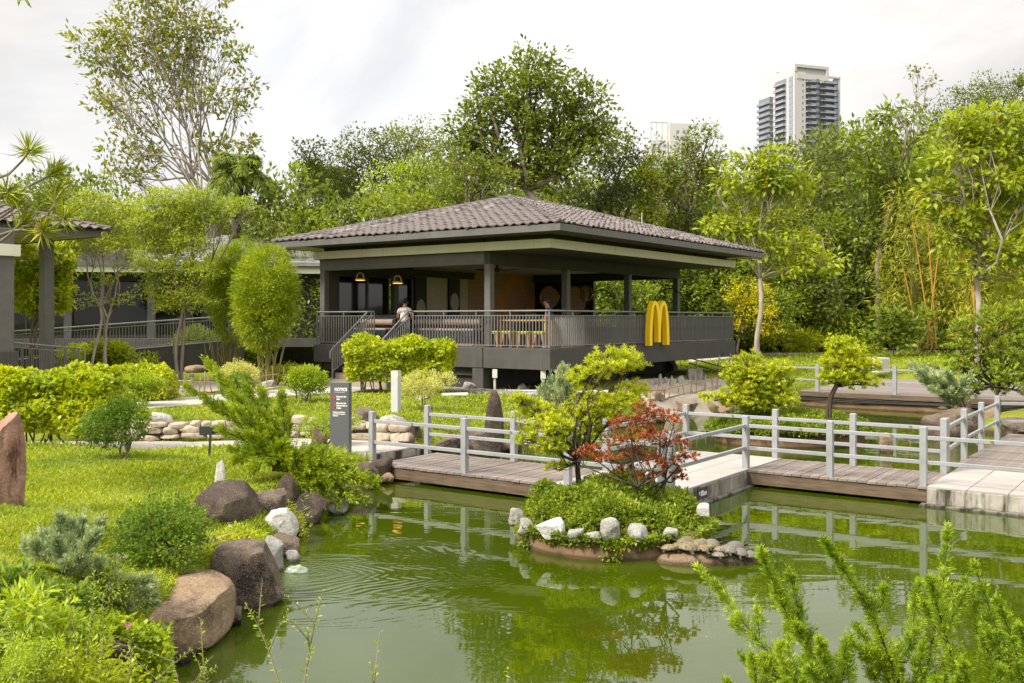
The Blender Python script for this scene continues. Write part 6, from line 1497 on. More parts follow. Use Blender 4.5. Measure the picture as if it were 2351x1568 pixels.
def F_(label, ub, Y, ls, mat, seed, **k):
    q_ = NEARER.get(seed, Y) / Y; Y = Y * q_
    if seed < 124 or seed in (126, 129, 130, 133, 134, 135): k['inner'] = .72; k['per'] = 24; k['dens'] = 1.15 * k.get('dens', 1); k['L'] = k.get('L', .42) * .74; k['W'] = k.get('W', .22) * .78
    for z_, d_ in (('L', .42), ('W', .22), ('cr', .95)): k[z_] = k.get(z_, d_) * q_
    lf = ft(mat); lf.update({q: k.pop(q) for q in list(k) if q in ('L', 'W', 'per', 'cr', 'dens', 'hang', 'inner', 'tuft', 'up', 'outw', 'flat')})
    k.setdefault('trunk_r', .25); k.setdefault('limb_r', .12); k.setdefault('twigs', 2); k.setdefault('bark', 'bark')
    return px_tree(k.pop('name', 'forest_tree'), label, 'tree', ub, Y, ls, lf, seed=seed, **k)
F_('dark rounded tree on the skyline beside the palm', 800, 92, [(790, 365, 60, 40), (850, 360, 60, 40), (820, 335, 60, 30), (880, 400, 70, 50), (770, 410, 60, 50), (830, 440, 80, 50)], 'l_dark', 110, cr=1.1)
F_('lumpy mid-green tree on the skyline left of the great tree', 930, 98, [(900, 310, 45, 22), (950, 295, 40, 18), (930, 330, 60, 30), (985, 330, 40, 30), (880, 340, 40, 26), (960, 370, 70, 40)], 'l_forest', 112, cr=1.1)
F_('pale thin-crowned tree on the skyline beside the great tree', 1010, 105, [(1030, 310, 26, 20), (1000, 345, 40, 24), (1040, 350, 40, 30)], 'l_mid', 113, cr=.9, dens=.7)
F_('yellow-green bushy tree behind the pavilion hip', 940, 66, [(900, 420, 60, 36), (960, 400, 60, 30), (1010, 430, 55, 40), (930, 460, 80, 40), (1000, 480, 80, 40), (880, 470, 50, 40), (960, 370, 30, 20)], 'l_bright', 114, L=.32, W=.15, cr=.75)
F_('creeper-hung tree just behind the pavilion ridge', 1060, 60, [(1060, 370, 40, 30), (1090, 400, 50, 36), (1040, 430, 50, 40), (1100, 450, 60, 40), (1120, 390, 35, 30), (1150, 430, 50, 40)], 'l_forest', 115, L=.32, W=.17, cr=.7)
F_('light green young tree with visible pale stem left of the roof', 640, 52, [(640, 410, 50, 36), (610, 450, 45, 36), (670, 450, 50, 40), (640, 490, 60, 36), (600, 510, 50, 30), (690, 500, 50, 30)], 'l_mid', 116, L=.5, W=.2, cr=.8, dens=.8, bark='bark_pale', trunk_r=.10, limb_r=.06)
F_('broad-leaved bright shrub tree along the roof edge', 800, 56, [(760, 500, 60, 30), (830, 490, 60, 28), (880, 480, 50, 28), (720, 510, 50, 30), (940, 480, 40, 24), (1000, 470, 40, 22)], 'l_mid', 117, L=.36, W=.24, cr=.7)
F_('small dark tree poking above the palm crowns', 712, 88, [(712, 345, 26, 18), (705, 370, 30, 18), (720, 400, 40, 26)], 'l_dark', 118, cr=.8)
F_('dark tree in the gap right of the great tree', 1440, 78, [(1430, 330, 40, 26), (1460, 350, 50, 36), (1420, 400, 60, 50), (1480, 400, 60, 50), (1380, 420, 60, 50), (1430, 460, 70, 50), (1350, 450, 60, 50)], 'l_dark', 119, cr=1.0)
F_('leaning ivy-draped tree at the edge of the white block', 1590, 70, [(1628, 300, 26, 18), (1605, 325, 32, 26), (1570, 365, 36, 30), (1610, 360, 40, 40), (1640, 380, 26, 34), (1580, 410, 50, 50), (1620, 430, 40, 40), (1540, 430, 40, 45), (1600, 490, 60, 50)], 'l_forest', 120, cr=.75, L=.34, W=.2)
F_('column of yellow-green climbing vine among dark trees', 1495, 66, [(1490, 395, 20, 22), (1498, 430, 22, 30), (1490, 470, 24, 34), (1502, 510, 24, 30)], 'l_yellow', 121, cr=.5, L=.3, W=.18)
F_('dark tree mass behind the right end of the roof', 1540, 68, [(1540, 480, 50, 50), (1600, 540, 60, 50), (1540, 560, 60, 50), (1660, 560, 60, 50), (1700, 480, 40, 50), (1640, 620, 70, 50), (1580, 650, 70, 50), (1500, 680, 60, 50), (1440, 690, 60, 60), (1380, 690, 60, 60)], 'l_dark', 122, cr=1.0)
F_('glossy green tree seen through the open terrace', 1420, 56, [(1370, 680, 40, 36), (1420, 690, 40, 40), (1400, 650, 40, 30), (1470, 690, 36, 40), (1380, 720, 40, 30)], 'l_mid', 123, L=.4, W=.22, cr=.6)
# yellow-green layered tree right of the pavilion
F_('layered yellow-green tree with forked pale trunk right of the pavilion', 1742, 46, [(1740, 385, 50, 30), (1780, 375, 45, 22), (1700, 415, 45, 28), (1790, 415, 55, 30), (1840, 430, 40, 24), (1750, 430, 60, 26), (1690, 505, 50, 22), (1640, 510, 36, 18), (1740, 510, 50, 24), (1790, 500, 36, 24), (1820, 555, 55, 22), (1760, 575, 50, 20), (1870, 600, 50, 18), (1820, 625, 45, 20), (1900, 600, 30, 14), (1690, 530, 36, 18)], 'l_yellow', 124, L=.36, W=.15, cr=.55, dens=1.5, per=13, inner=.25, hang=.3, fork=(1745, 640), bark='bark_pale', trunk_r=.15, limb_r=.05, amt=.05, twigs=4)
F_('small golden feathery tree beside the garden lamp', 1700, 50, [(1720, 660, 36, 20), (1695, 680, 30, 20), (1745, 680, 30, 22), (1730, 705, 36, 20), (1755, 715, 26, 20), (1770, 755, 30, 14), (1690, 720, 22, 12), (1700, 745, 22, 12), (1740, 750, 26, 10)], 'l_gold', 125, L=.16, W=.06, cr=.3, dens=.9, per=16, fork=(1700, 770), bark='bark_dark', trunk_r=.08, limb_r=.035)
F_('dark dense tree at the foot of the tall apartment tower', 1910, 75, [(1890, 350, 45, 26), (1930, 360, 40, 26), (1880, 390, 50, 36), (1940, 410, 50, 40), (1890, 440, 60, 44)], 'l_dark', 126, cr=.95)
F_('open tree with palmate leaf whorls on the right skyline', 2020, 62, [(1960, 305, 26, 18), (2010, 270, 26, 16), (2050, 262, 20, 14), (2085, 270, 30, 20), (1985, 340, 45, 26), (2050, 320, 45, 26), (2010, 380, 50, 36), (2060, 400, 50, 36), (1970, 420, 50, 36), (2030, 450, 60, 40), (2120, 290, 36, 20)], 'l_mid', 127, L=.55, W=.2, cr=.75, dens=.8, inner=.3, hang=.35, fork=(2050, 440), trunk_r=.2, limb_r=.09)
F_('thin almost leafless tree against the sky', 2110, 66, [(2125, 195, 16, 10), (2140, 180, 14, 12), (2100, 240, 10, 8), (2130, 240, 12, 10), (2095, 170, 5, 5), (2110, 160, 5, 5)], 'l_forest', 128, L=.3, W=.16, cr=.4, dens=.45, per=6, inner=.1, fork=(2110, 300), trunk_r=.10, limb_r=.04, bark='bark_pale', twigs=4)
F_('spreading flat-topped tree on the far right skyline', 2220, 92, [(2200, 240, 50, 24), (2250, 215, 50, 24), (2300, 200, 50, 24), (2340, 190, 40, 22), (2170, 280, 60, 30), (2270, 260, 80, 36), (2350, 250, 60, 44)], 'l_forest', 129, L=.36, W=.2, cr=.9)
F_('light green mounded tree below the far right skyline', 2270, 80, [(2230, 290, 50, 26), (2290, 280, 60, 36), (2340, 310, 60, 50), (2210, 330, 50, 36), (2130, 350, 36, 30), (2160, 370, 40, 36)], 'l_bright', 130, L=.3, W=.12, cr=.8)
F_('rounded yellow-green bush tree in front of the right palm', 2095, 60, [(2110, 350, 34, 26), (2085, 385, 40, 30), (2130, 390, 40, 34), (2090, 430, 45, 36), (2140, 440, 45, 36)], 'l_bright', 131, L=.3, W=.14, cr=.6)
F_('big-leaved bright yellow tree overhanging from the right', 2238, 31, [(2230, 285, 55, 22), (2300, 275, 55, 26), (2350, 290, 50, 30), (2420, 320, 60, 50), (2430, 450, 60, 60), (2420, 580, 60, 60), (2190, 320, 45, 22), (2260, 325, 70, 30), (2340, 350, 60, 34), (2200, 365, 55, 26), (2150, 440, 50, 22), (2210, 430, 60, 24), (2290, 420, 70, 30), (2360, 430, 50, 36), (2160, 490, 50, 22), (2240, 500, 70, 28), (2320, 500, 60, 30), (2200, 545, 60, 22), (2290, 570, 60, 26), (2350, 580, 50, 30), (2240, 610, 50, 20), (2330, 640, 45, 20)], 'l_yellow', 132, L=.26, W=.13, cr=.34, dens=1.05, per=13, inner=.25, hang=.25, fork=(2240, 640), bark='bark_pale', trunk_r=.12, limb_r=.05, twigs=5)
F_('dark glossy tree at the edge of the far lawn', 1930, 58, [(1900, 530, 50, 36), (1950, 520, 50, 40), (1990, 560, 50, 40), (1920, 590, 60, 40), (1970, 630, 60, 44), (1900, 650, 50, 44), (1950, 690, 60, 44), (1880, 700, 50, 44), (1860, 640, 40, 40), (2000, 690, 40, 44)], 'l_mid', 133, cr=.85, L=.36, W=.2)
F_('shadowy tree behind the yellow layered tree', 1840, 72, [(1800, 470, 60, 50), (1860, 500, 60, 50), (1800, 560, 60, 60), (1720, 600, 60, 60), (1800, 650, 60, 60), (1740, 690, 60, 50), (1870, 440, 50, 40)], 'l_dark', 134, cr=1.0)
F_('shadowy tree between bamboo and glossy tree', 2010, 66, [(2040, 500, 60, 50), (1990, 480, 50, 50), (2060, 560, 60, 60), (2030, 640, 50, 60), (2080, 690, 60, 50)], 'l_dark', 135, cr=1.0)
F_('broad-leaved pale green shrub on the lawn edge', 2050, 52, [(2040, 730, 36, 26), (2070, 750, 36, 26), (2020, 765, 30, 20), (2060, 780, 36, 18), (2110, 740, 24, 30)], 'l_mid', 136, L=.34, W=.2, cr=.5, trunk_r=.05, limb_r=.03, name='lawn_shrub')
# ferny undergrowth along the lawn
def under(label, u0, u1, v0, v1, Y, mat, seed, **k):
    rg = rnd(seed); n = max(3, int((u1 - u0) / 34)); ls = []
    for i in range(n):
        u = u0 + (u1 - u0) * (i + .5) / n; top = v0 + rg.random() * (v1 - v0) * .35; ls.append((u, (top + v1) / 2, (u1 - u0) / n * .8, (v1 - top) / 2, rg.normal() * .5))
    F_(label, (u0 + u1) / 2, Y, ls, mat, seed, name='undergrowth_shrub', trunk_r=.04, limb_r=.02, crown_name='foliage', trunk_name='stems', **k)
under('feathery fern bank behind the small golden tree', 1790, 2000, 695, 800, 58, 'l_bright', 140, L=.36, W=.09, cr=.5, hang=.3)
under('light green fern clumps fringing the far lawn', 1660, 1830, 740, 803, 57, 'l_hedge', 141, L=.4, W=.08, cr=.4, up=.2)
under('low bright ferns fringing the lawn below the glossy tree', 1830, 2010, 765, 806, 57, 'l_hedge', 142, L=.4, W=.08, cr=.35, up=.2)
under('leafy bank under the bamboo at the lawn edge', 2080, 2230, 745, 806, 57, 'l_mid', 143, L=.34, W=.14, cr=.45)
under('green thicket behind the cloud-pruned podocarp', 2210, 2400, 690, 810, 50, 'l_bamboo_far', 144, L=.36, W=.08, cr=.5)
under('dark low thicket under the terrace end', 1560, 1680, 690, 790, 62, 'l_mid', 145, L=.4, W=.2, cr=.6)
under('low green thicket beyond the terrace floor', 1330, 1580, 700, 790, 58, 'l_mid', 146, L=.4, W=.2, cr=.6)
# bamboo on the right: arching orange culms and drooping leaf sprays
def bamboo_far(label, ub, Y, ls, seed, culms):
    X = (ub - CX) / F * Y; base = (X, Y, gz(X, Y)); rg = rnd(seed); ex = []
    for (u0, u1, v1) in culms:
        p = pd(u0, 800, Y - 1.5) - np.array(base); q = pd(u1, v1, Y - 1.8) - np.array(base); t = np.linspace(0, 1, 9)[:, None]
        ex.append((p + (q - p) * t + np.array([(u1 - u0) * .004, 0, 1.2]) * np.sin(t * math.pi) * .6, .05, .02))
    tr = plant('bamboo_clump', label, 'bamboo', base, px_lobes(ls, Y, base, .3, seed), ft('l_bamboo_far', L=.42, W=.06, cr=.6, per=22, hang=.45, inner=.3, up=.5, dens=.9), bark='culm', seed=seed, trunk_r=.05, limb_r=.03, stems=5, spread=.5, crown_name='foliage', trunk_name='culms')
    V, Fc = tubes_mesh(ex, 6); link('orange_culm', mesh_np('orange_culm', V, Fc, M['culm_orange'], smooth=True), tr)
bamboo_far('tall drooping bamboo clump with orange culms beside the far lawn', 2120, 54, [(2100, 470, 60, 36), (2160, 500, 60, 40), (2080, 540, 50, 40), (2140, 570, 60, 44), (2060, 620, 50, 40), (2120, 640, 60, 44), (2180, 620, 60, 50), (2090, 700, 60, 44), (2160, 700, 60, 50), (2040, 690, 30, 30)], 150, [(2140, 2095, 510), (2150, 2130, 520), (2128, 2160, 540), (2110, 2070, 600)])
bamboo_far('second drooping bamboo clump with orange culms near the pale trunk', 2270, 52, [(2220, 560, 60, 40), (2290, 600, 60, 44), (2340, 640, 60, 50), (2230, 660, 60, 50), (2300, 700, 60, 50), (2200, 720, 50, 40), (2350, 720, 50, 50)], 151, [(2250, 2215, 560), (2270, 2225, 600), (2240, 2232, 610)])
# palms
def palm_at(label, u, v_crown, Y, n, fl, seed, **k):
    X = (u - CX) / F * Y; z0 = gz(X, Y); c = PD(u, v_crown, Y); palm('palm_tree', label, (X, Y, z0), c.z - z0, n, fl, seed, **k)
palm_at('shaggy palm with drooping fronds before the tall sparse tree', 552, 395, 46, 20, 2.4, 160, trunk_r=.26, droop=.75, lo=-.4, hi=1.3, ll=.7, lw=.09)
palm_at('wide grey-green palm left of the pavilion roof', 748, 420, 62, 22, 3.2, 161, lo=-.3, hi=1.2, ll=.9, lw=.10)
palm_at('palm drooping among the trees on the right slope', 2085, 350, 66, 18, 2.8, 162, lo=-.5, hi=1.1, ll=.8, lw=.09)
palm_at('bright low palm seen through the terrace opening', 1490, 672, 52, 14, 1.5, 163, mat='l_bright', lo=-.1, hi=1.2, ll=.45, lw=.12, trunk_r=.08)
palm_at('dark palm fronds at the edge of the bamboo', 2010, 640, 60, 14, 2.2, 164, lo=-.4, hi=.9, ll=.6, lw=.08)
# ---- trees of the left garden
px_tree('multi_stem_tree', 'small multi-stemmed tree with bare pale stems before the left wing', 'tree', 235, 29.5, [(200, 520, 60, 36), (260, 500, 60, 36), (230, 560, 60, 30), (180, 560, 40, 30), (280, 560, 50, 34), (210, 470, 60, 30), (300, 600, 36, 20), (200, 690, 24, 12), (285, 690, 24, 12), (250, 640, 30, 12)], dict(L=.11, W=.05, per=14, cr=.24, dens=1.3, mat='l_feather', inner=.2, flat=.35, up=1.0), fork=(228, 720), seed=170, bark='bark_pale', trunk_r=.05, limb_r=.03, twigs=6, stems=3, spread=.10)
px_tree('feathery_tree', 'airy fine-leaved tree with vase-shaped branching before the left wing', 'tree', 412, 29, [(380, 470, 60, 36), (440, 460, 60, 36), (330, 510, 50, 30), (410, 520, 70, 40), (480, 500, 50, 36), (520, 480, 40, 26), (360, 560, 60, 34), (440, 570, 60, 36), (400, 620, 60, 34), (340, 610, 40, 26), (460, 620, 40, 30), (420, 680, 50, 22), (350, 660, 36, 18), (560, 470, 30, 16), (300, 480, 36, 22), (380, 700, 40, 16), (450, 690, 36, 16)], dict(L=.11, W=.035, per=18, cr=.22, dens=1.9, mat='l_feather', inner=.15, flat=.35, up=1.0), fork=(415, 700), seed=171, bark='bark', trunk_r=.06, limb_r=.03, twigs=6, stems=2, spread=.08, amt=.06)
px_tree('hanging_leaf_tree', 'round-leaved yellow-green tree hanging beside the canopy column', 'tree', 80, 31, [(90, 640, 66, 44), (60, 610, 40, 30), (120, 610, 46, 36), (100, 690, 56, 40), (60, 680, 40, 36), (130, 670, 30, 40), (140, 580, 30, 26), (90, 575, 50, 24)], dict(L=.15, W=.10, per=15, cr=.22, dens=1.2, mat='l_hedge', inner=.6, hang=.6, outw=.5), fork=(75, 745), seed=172, bark='bark', trunk_r=.06, limb_r=.04, stems=2, spread=.08)
def bamboo_near(label, ub, Y, ls, seed, vtop):
    X = (ub - CX) / F * Y; base = (X, Y, .8); rg = rnd(seed); ex = []
    for k in range(16):
        x, y = rg.normal() * .13, rg.normal() * .13; ex.append((bend((x, y, -.1), (x * 2.2, y * 2, 1.0 + rg.random()), rg, .02, 5), .018, .014))
    plant('bamboo_topiary', label, 'bamboo', base, px_lobes(ls, Y, base, .12, seed, 1.0), dict(L=.125, W=.024, per=22, cr=.16, dens=1.5, mat='l_bamboo', inner=.82, up=.5, outw=.75, low=-.95, flat=.9, rnd_n=.5), bark='culm', seed=seed, trunk_r=.016, limb_r=.012, stems=6, spread=.10, crown_name='foliage', trunk_name='culms', extra_paths=ex)
bamboo_near('egg-shaped clipped bamboo beside the terrace corner', 608, 29.0, [(612, 650, 66, 72, 0), (605, 720, 60, 66, 0), (612, 600, 46, 34, 0), (590, 680, 50, 60, 0), (630, 690, 50, 66, 0), (600, 770, 36, 36, 0)], 180, 570)
bamboo_near('looser clipped bamboo behind the egg-shaped one', 520, 31.0, [(525, 620, 54, 52, 0), (520, 680, 50, 56, 0), (545, 650, 46, 60, 0), (500, 640, 36, 50, 0), (535, 745, 36, 40, 0), (555, 590, 40, 34, 0)], 181, 560)
# ---- generic trees filling the wooded slope: four kinds, copied
rgw = rnd(7); protos = []
for k, (mt, cr, L_) in enumerate((('l_forest', 1.1, .55), ('l_dark', 1.1, .5), ('l_mid', 1.0, .5), ('l_olive', 1.0, .42))):
    rr = rnd(700 + k); lobes = [(rr.normal() * 2.2, rr.normal() * 2.2, 6.5 + rr.normal() * 1.8, 2.6, 2.6, 2.0) for _ in range(8)] + [(rr.normal() * 1.5, rr.normal() * 1.5, 3.5, 2.8, 2.8, 2.2) for _ in range(3)]
    protos.append((mt, lobes, cr, L_, 700 + k))
KL = ['mid-green rounded tree among others on the wooded slope', 'dark-crowned tree among others on the wooded slope', 'lighter green leafy tree among others on the wooded slope', 'olive-tinted tree among others on the wooded slope']
spots = []
for (u0, u1, Y0, n, h0, h1) in ((-80, 620, 62, 13, .75, 1.0), (560, 1120, 58, 12, .62, .85), (1080, 1700, 60, 15, .7, .95), (1650, 2420, 76, 18, 1.0, 1.45), (1500, 2420, 70, 10, .8, 1.0), (560, 1100, 52, 9, .55, .7), (-100, 300, 50, 5, .55, .7), (1000, 2420, 92, 16, 1.1, 1.4), (1850, 2420, 84, 9, 1.3, 1.6), (1650, 2420, 64, 9, .7, .95), (1300, 1720, 54, 7, .55, .7)):
    for i in range(n):
        u = u0 + (u1 - u0) * (i + .5 + rgw.normal() * .2) / n; Y = Y0 + rgw.normal() * 3; spots.append((u, Y, rgw.uniform(h0, h1)))
made = {}
for i, (u, Y, sc) in enumerate(spots):
    if 1455 < u < 1615 and Y > 56: sc *= .55
    if 1730 < u < 1950 and Y > 66: sc *= .72
    k = int(rgw.choice(4, p=[.42, .22, .33, .03])); X = (u - CX) / F * Y; base = (X, Y, gz(X, Y) - .2)
    if k not in made:
        mt, lobes, cr, L_, sd = protos[k]
        made[k] = plant('slope_tree', KL[k], 'tree', (0, 0, 0), lobes, ft(mt, cr=cr * .85, L=L_ * .62, W=L_ * .33, per=22, dens=1.05, inner=.7), seed=sd, trunk_r=.25, limb_r=.1, twigs=1, fork=(0, 0, 3.0), group='trees filling the wooded slope')
        o = made[k]
    else: o = copy_tree(made[k])
    o.location = base; o.rotation_euler = (0, 0, rgw.random() * 6.28); o.scale = (sc * rgw.uniform(.9, 1.15), sc * rgw.uniform(.9, 1.15), sc * rgw.uniform(.9, 1.12))
# ================================================================ furniture, signs, lamps, people, turtles
def PL(x, y, z): return AB(S0 + x, T0 + y, z)          # terrace coordinates
def skin_mesh(name, verts, edges, rad, mat, sub=2):
    me = bpy.data.meshes.new(name); me.from_pydata(verts, edges, [])
    ob = bpy.data.objects.new(name, me); COL.objects.link(ob)
    sk = ob.modifiers.new('skin', 'SKIN'); sk.use_smooth_shade = True
    lay = me.skin_vertices[0].data
    for i, r in enumerate(rad):
        lay[i].radius = (r, r) if not hasattr(r, '__len__') else r
        lay[i].use_root = i == 0
    ss = ob.modifiers.new('sub', 'SUBSURF'); ss.levels = sub; ss.render_levels = sub
    dg = bpy.context.evaluated_depsgraph_get(); out = bpy.data.meshes.new_from_object(ob.evaluated_get(dg))
    bpy.data.objects.remove(ob); out.materials.clear(); out.materials.append(mat); out.name = name
    out.polygons.foreach_set('use_smooth', np.ones(len(out.polygons), bool)); return out
M['skin'] = flat('skin_tone', (.36, .20, .13), rough=.55, var=.05); M['hair'] = flat('black_hair', (.012, .010, .009), rough=.6); M['grey_hair'] = flat('grey_hair', (.16, .14, .12), rough=.6)
M['shirt_white'] = flat('white_shirt', (.66, .62, .60), rough=.8, var=.06); M['shirt_blue'] = flat('navy_tee', (.025, .04, .075), rough=.8, var=.08); M['trousers'] = flat('grey_trousers', (.05, .05, .06), rough=.8); M['shirt_dark'] = flat('dark_top', (.02, .02, .025), rough=.8)
def seated(label, loc, rz, shirt, trousers='trousers', hair='hair', lean=.06, head_fwd=.04, glasses=False, sleeves=.5, seat=.46):
    """a seated figure facing local +Y; hips at the seat height"""
    p = thing('person', label, 'person', loc, rz)
    h = seat
    V = [(0, 0, h + .06), (0, lean * .5, h + .24), (0, lean, h + .42), (0, lean * 1.1, h + .52), (0, lean + head_fwd * .6, h + .60), (0, lean + head_fwd * 1.2, h + .70), (0, lean + head_fwd * 1.3, h + .79),      # 0-6 spine, neck, head
         (-.19, lean, h + .47), (-.25, lean + .06, h + .24), (-.17, lean + .28, h + .20), (-.12, lean + .36, h + .22), (.19, lean, h + .47), (.25, lean + .06, h + .24), (.17, lean + .28, h + .20), (.12, lean + .36, h + .22),   # arms 7-10, 11-14
         (-.10, .05, h + .04), (-.12, .42, h + .06), (-.12, .44, .06), (-.12, .56, .03), (.10, .05, h + .04), (.12, .42, h + .06), (.12, .44, .06), (.12, .56, .03)]
    E_ = [(0, 1), (1, 2), (2, 3), (3, 4), (4, 5), (5, 6), (3, 7), (7, 8), (8, 9), (9, 10), (3, 11), (11, 12), (12, 13), (13, 14), (0, 15), (15, 16), (16, 17), (17, 18), (0, 19), (19, 20), (20, 21), (21, 22)]
    rad = [.13, .125, .14, .10, .05, .085, .075, .06, .048, .036, .034, .06, .048, .036, .034, .085, .07, .045, .04, .085, .07, .045, .04]
    link('body', skin_mesh('body', V, E_, rad, M['skin']), p)
    # clothing: the same bones, a little wider
    sv = [V[0], V[1], V[2], V[3], V[7], tuple(np.array(V[7]) * (1 - sleeves) + np.array(V[8]) * sleeves), V[11], tuple(np.array(V[11]) * (1 - sleeves) + np.array(V[12]) * sleeves)]
    link('shirt', skin_mesh('shirt', sv, [(0, 1), (1, 2), (2, 3), (3, 4), (4, 5), (3, 6), (6, 7)], [.155, .145, .16, .118, .078, .066, .078, .066], M[shirt]), p)
    tv = [V[0], V[15], V[16], V[17], V[19], V[20], V[21]]
    link('trousers', skin_mesh('trousers', tv, [(0, 1), (1, 2), (2, 3), (0, 4), (4, 5), (5, 6)], [.15, .10, .085, .06, .10, .085, .06], M[trousers]), p)
    hd = np.array(V[5]) * .5 + np.array(V[6]) * .5
    # hair cap: upper back of the skull
    Vh, Fh = ico(3); keep = (Vh[:, 2] > -.05) | ((Vh[:, 1] < -.25) & (Vh[:, 2] > -.55)); keep &= ~((Vh[:, 1] > .55) & (Vh[:, 2] < .45))
    fk = [tuple(f) for f in Fh.tolist() if keep[list(f)].all()]
    link('hair', mesh_np('hair', Vh * np.array([.094, .112, .118]) + hd + np.array([0, -.004, .02]), fk, M[hair], smooth=True), p)
    for sx in (-1, 1):
        link('ear', mesh_np('ear', ico(2)[0] * np.array([.014, .022, .034]) + hd + np.array([sx * .09, 0, -.01]), ico(2)[1], M['skin'], smooth=True), p)
        link('eye', mesh_np('eye', ico(1)[0] * .011 + hd + np.array([sx * .032, .083, 0]), ico(1)[1], M['hair'], smooth=True), p)
        # hands: palm, four fingers and a thumb
        w = np.array(V[10] if sx < 0 else V[14]); hv = [tuple(w), tuple(w + [0, .05, -.005])]; he = [(0, 1)]; hr = [.028, .032]
        for i, (ox, ll) in enumerate(((-.026, .05), (-.009, .062), (.009, .06), (.026, .048))):
            k = len(hv); hv += [tuple(w + [ox, .085, -.008]), tuple(w + [ox * 1.05, .085 + ll * .55, -.016]), tuple(w + [ox * 1.05, .085 + ll, -.034])]; he += [(1, k), (k, k + 1), (k + 1, k + 2)]; hr += [.010, .009, .007]
        k = len(hv); hv += [tuple(w + [-sx * .035, .045, -.008]), tuple(w + [-sx * .05, .075, -.02])]; he += [(1, k), (k, k + 1)]; hr += [.011, .008]
        link('hand', skin_mesh('hand', hv, he, hr, M['skin'], 1), p)
    link('nose', mesh_np('nose', ico(2)[0] * np.array([.013, .022, .022]) + hd + np.array([0, .092, -.02]), ico(2)[1], M['skin'], smooth=True), p)
    MB().box(-.024, .024, hd[1] + .082, hd[1] + .089, hd[2] - .058, hd[2] - .052).build('mouth', M['red'], p)
    if glasses:
        mb = MB()
        for sx in (-1, 1): mb.tube([(sx * .034 + .028 * math.cos(a), hd[1] + .099, hd[2] + .002 + .02 * math.sin(a)) for a in [2 * math.pi * i / 12 for i in range(13)]], .0035, 4)
        mb.tube([(-.006, hd[1] + .1, hd[2]), (.006, hd[1] + .1, hd[2])], .003, 4)
        for sx in (-1, 1): mb.tube([(sx * .062, hd[1] + .097, hd[2] + .004), (sx * .094, hd[1], hd[2] + .006)], .003, 4)
        mb.build('glasses', M['black'], p)
    return p
seated('man in white polo shirt seated with his back to the terrace steps', PL(-6.35, 1.05, ZD), TH + R(25), 'shirt_white', lean=.06, head_fwd=.05, seat=.62)
seated('man in navy T-shirt and glasses looking down at the terrace table', PL(-.95, 1.55, ZD), TH + R(112), 'shirt_blue', lean=.10, head_fwd=.07, glasses=True, seat=.58)
seated('grey-haired seated person deep inside the terrace', PL(-6.6, 8.3, ZD), TH + R(20), 'shirt_dark', hair='grey_hair', seat=.46)
# table with yellow-topped stools
tb = thing('terrace_table', 'long oak table with pale edge behind the balustrade corner', 'table', PL(-1.5, 1.0, ZD), TH)
MB().box(-.85, .95, -.32, .32, .755, .80).build('table_top', M['oak'], tb, bev=.004)
for x in (-.75, .85): MB().box(x - .04, x + .04, -.28, .28, 0, .7545).build('leg_panel', M['oak'], tb)
for i, x in enumerate((-2.25, -1.75, -1.15, -.62)):
    s_ = thing('stool', 'oak stool with lime-yellow cushion at the terrace table', 'stool', PL(x, .48, ZD), TH, 'yellow-topped stools at the terrace table')
    MB().box(-.18, .18, -.17, .17, .42, .47).build('cushion', M['cushion'], s_, bev=.01)
    MB().box(-.18, .18, -.17, .17, .385, .4195).build('seat', M['oak'], s_)
    for sx in (-1, 1):
        MB().hexa([(sx * .19 - .02, -.16, 0), (sx * .19 + .02, -.16, 0), (sx * .19 + .02, .16, 0), (sx * .19 - .02, .16, 0)], [(sx * .13 - .05, -.16, .3845), (sx * .13 + .05, -.16, .3845), (sx * .13 + .05, .16, .3845), (sx * .13 - .05, .16, .3845)]).build('leg', M['oak'], s_)
bag = thing('black_bag', 'black laptop bag lying open on the terrace table', 'bag', PL(-1.35, 1.1, ZD + .802), TH + R(15)); MB().box(-.2, .2, -.14, .14, 0, .17).build('body', M['black'], bag, bev=.03); MB().tube([(-.1, 0, .17), (-.08, 0, .25), (.08, 0, .25), (.1, 0, .17)], .01, 6).build('handle', M['black'], bag)
cup = thing('drink_cup', 'small orange drink cup on the terrace table', 'cup', PL(-.75, .95, ZD + .802)); MB().lathe([(.025, 0), (.036, .10)], n=14).build('cup', M['ochre'], cup, smooth=True); MB().lathe([(.039, .1), (.039, .112), (.03, .118)], n=14).build('lid', M['white'], cup)
pnl = thing('timber_screen', 'low pale timber screen behind the balustrade near the corner', 'screen', PL(-.42, 1.25, ZD), TH)
for k in range(9): MB().box(-.02, .02, k * .14, k * .14 + .11, 0, .86).build('slat', M['oak'], pnl)
MB().box(-.025, .025, 0, 1.23, .861, .90).build('top_rail', M['oak'], pnl)
# booth benches
for i, (x, y) in enumerate(((-7.6, .95), (-5.9, 1.75), (-4.2, 1.2))):
    b_ = thing('booth_bench', ['terrazzo booth bench with taupe roll back beside the steps', 'terrazzo booth bench under the man in white', 'terrazzo booth bench behind the hedge side handrail'][i], 'bench', PL(x, y, ZD), TH)
    MB().box(-.75, .75, -.25, .25, .12, .44).build('base', M['terrazzo'], b_); MB().box(-.75, .75, .251, .36, 0, .95).build('back_panel', M['terrazzo'], b_)
    MB().tube([(-.72, .19, .72), (.72, .19, .72)], .10, 12).build('roll_back', M['taupe'], b_, smooth=True); MB().box(-.73, .73, -.24, .24, .4405, .52).build('seat_pad', M['taupe'], b_, bev=.02)
    MB().box(-.7, .7, -.2, .2, 0, .1195).build('plinth', M['oak'], b_)
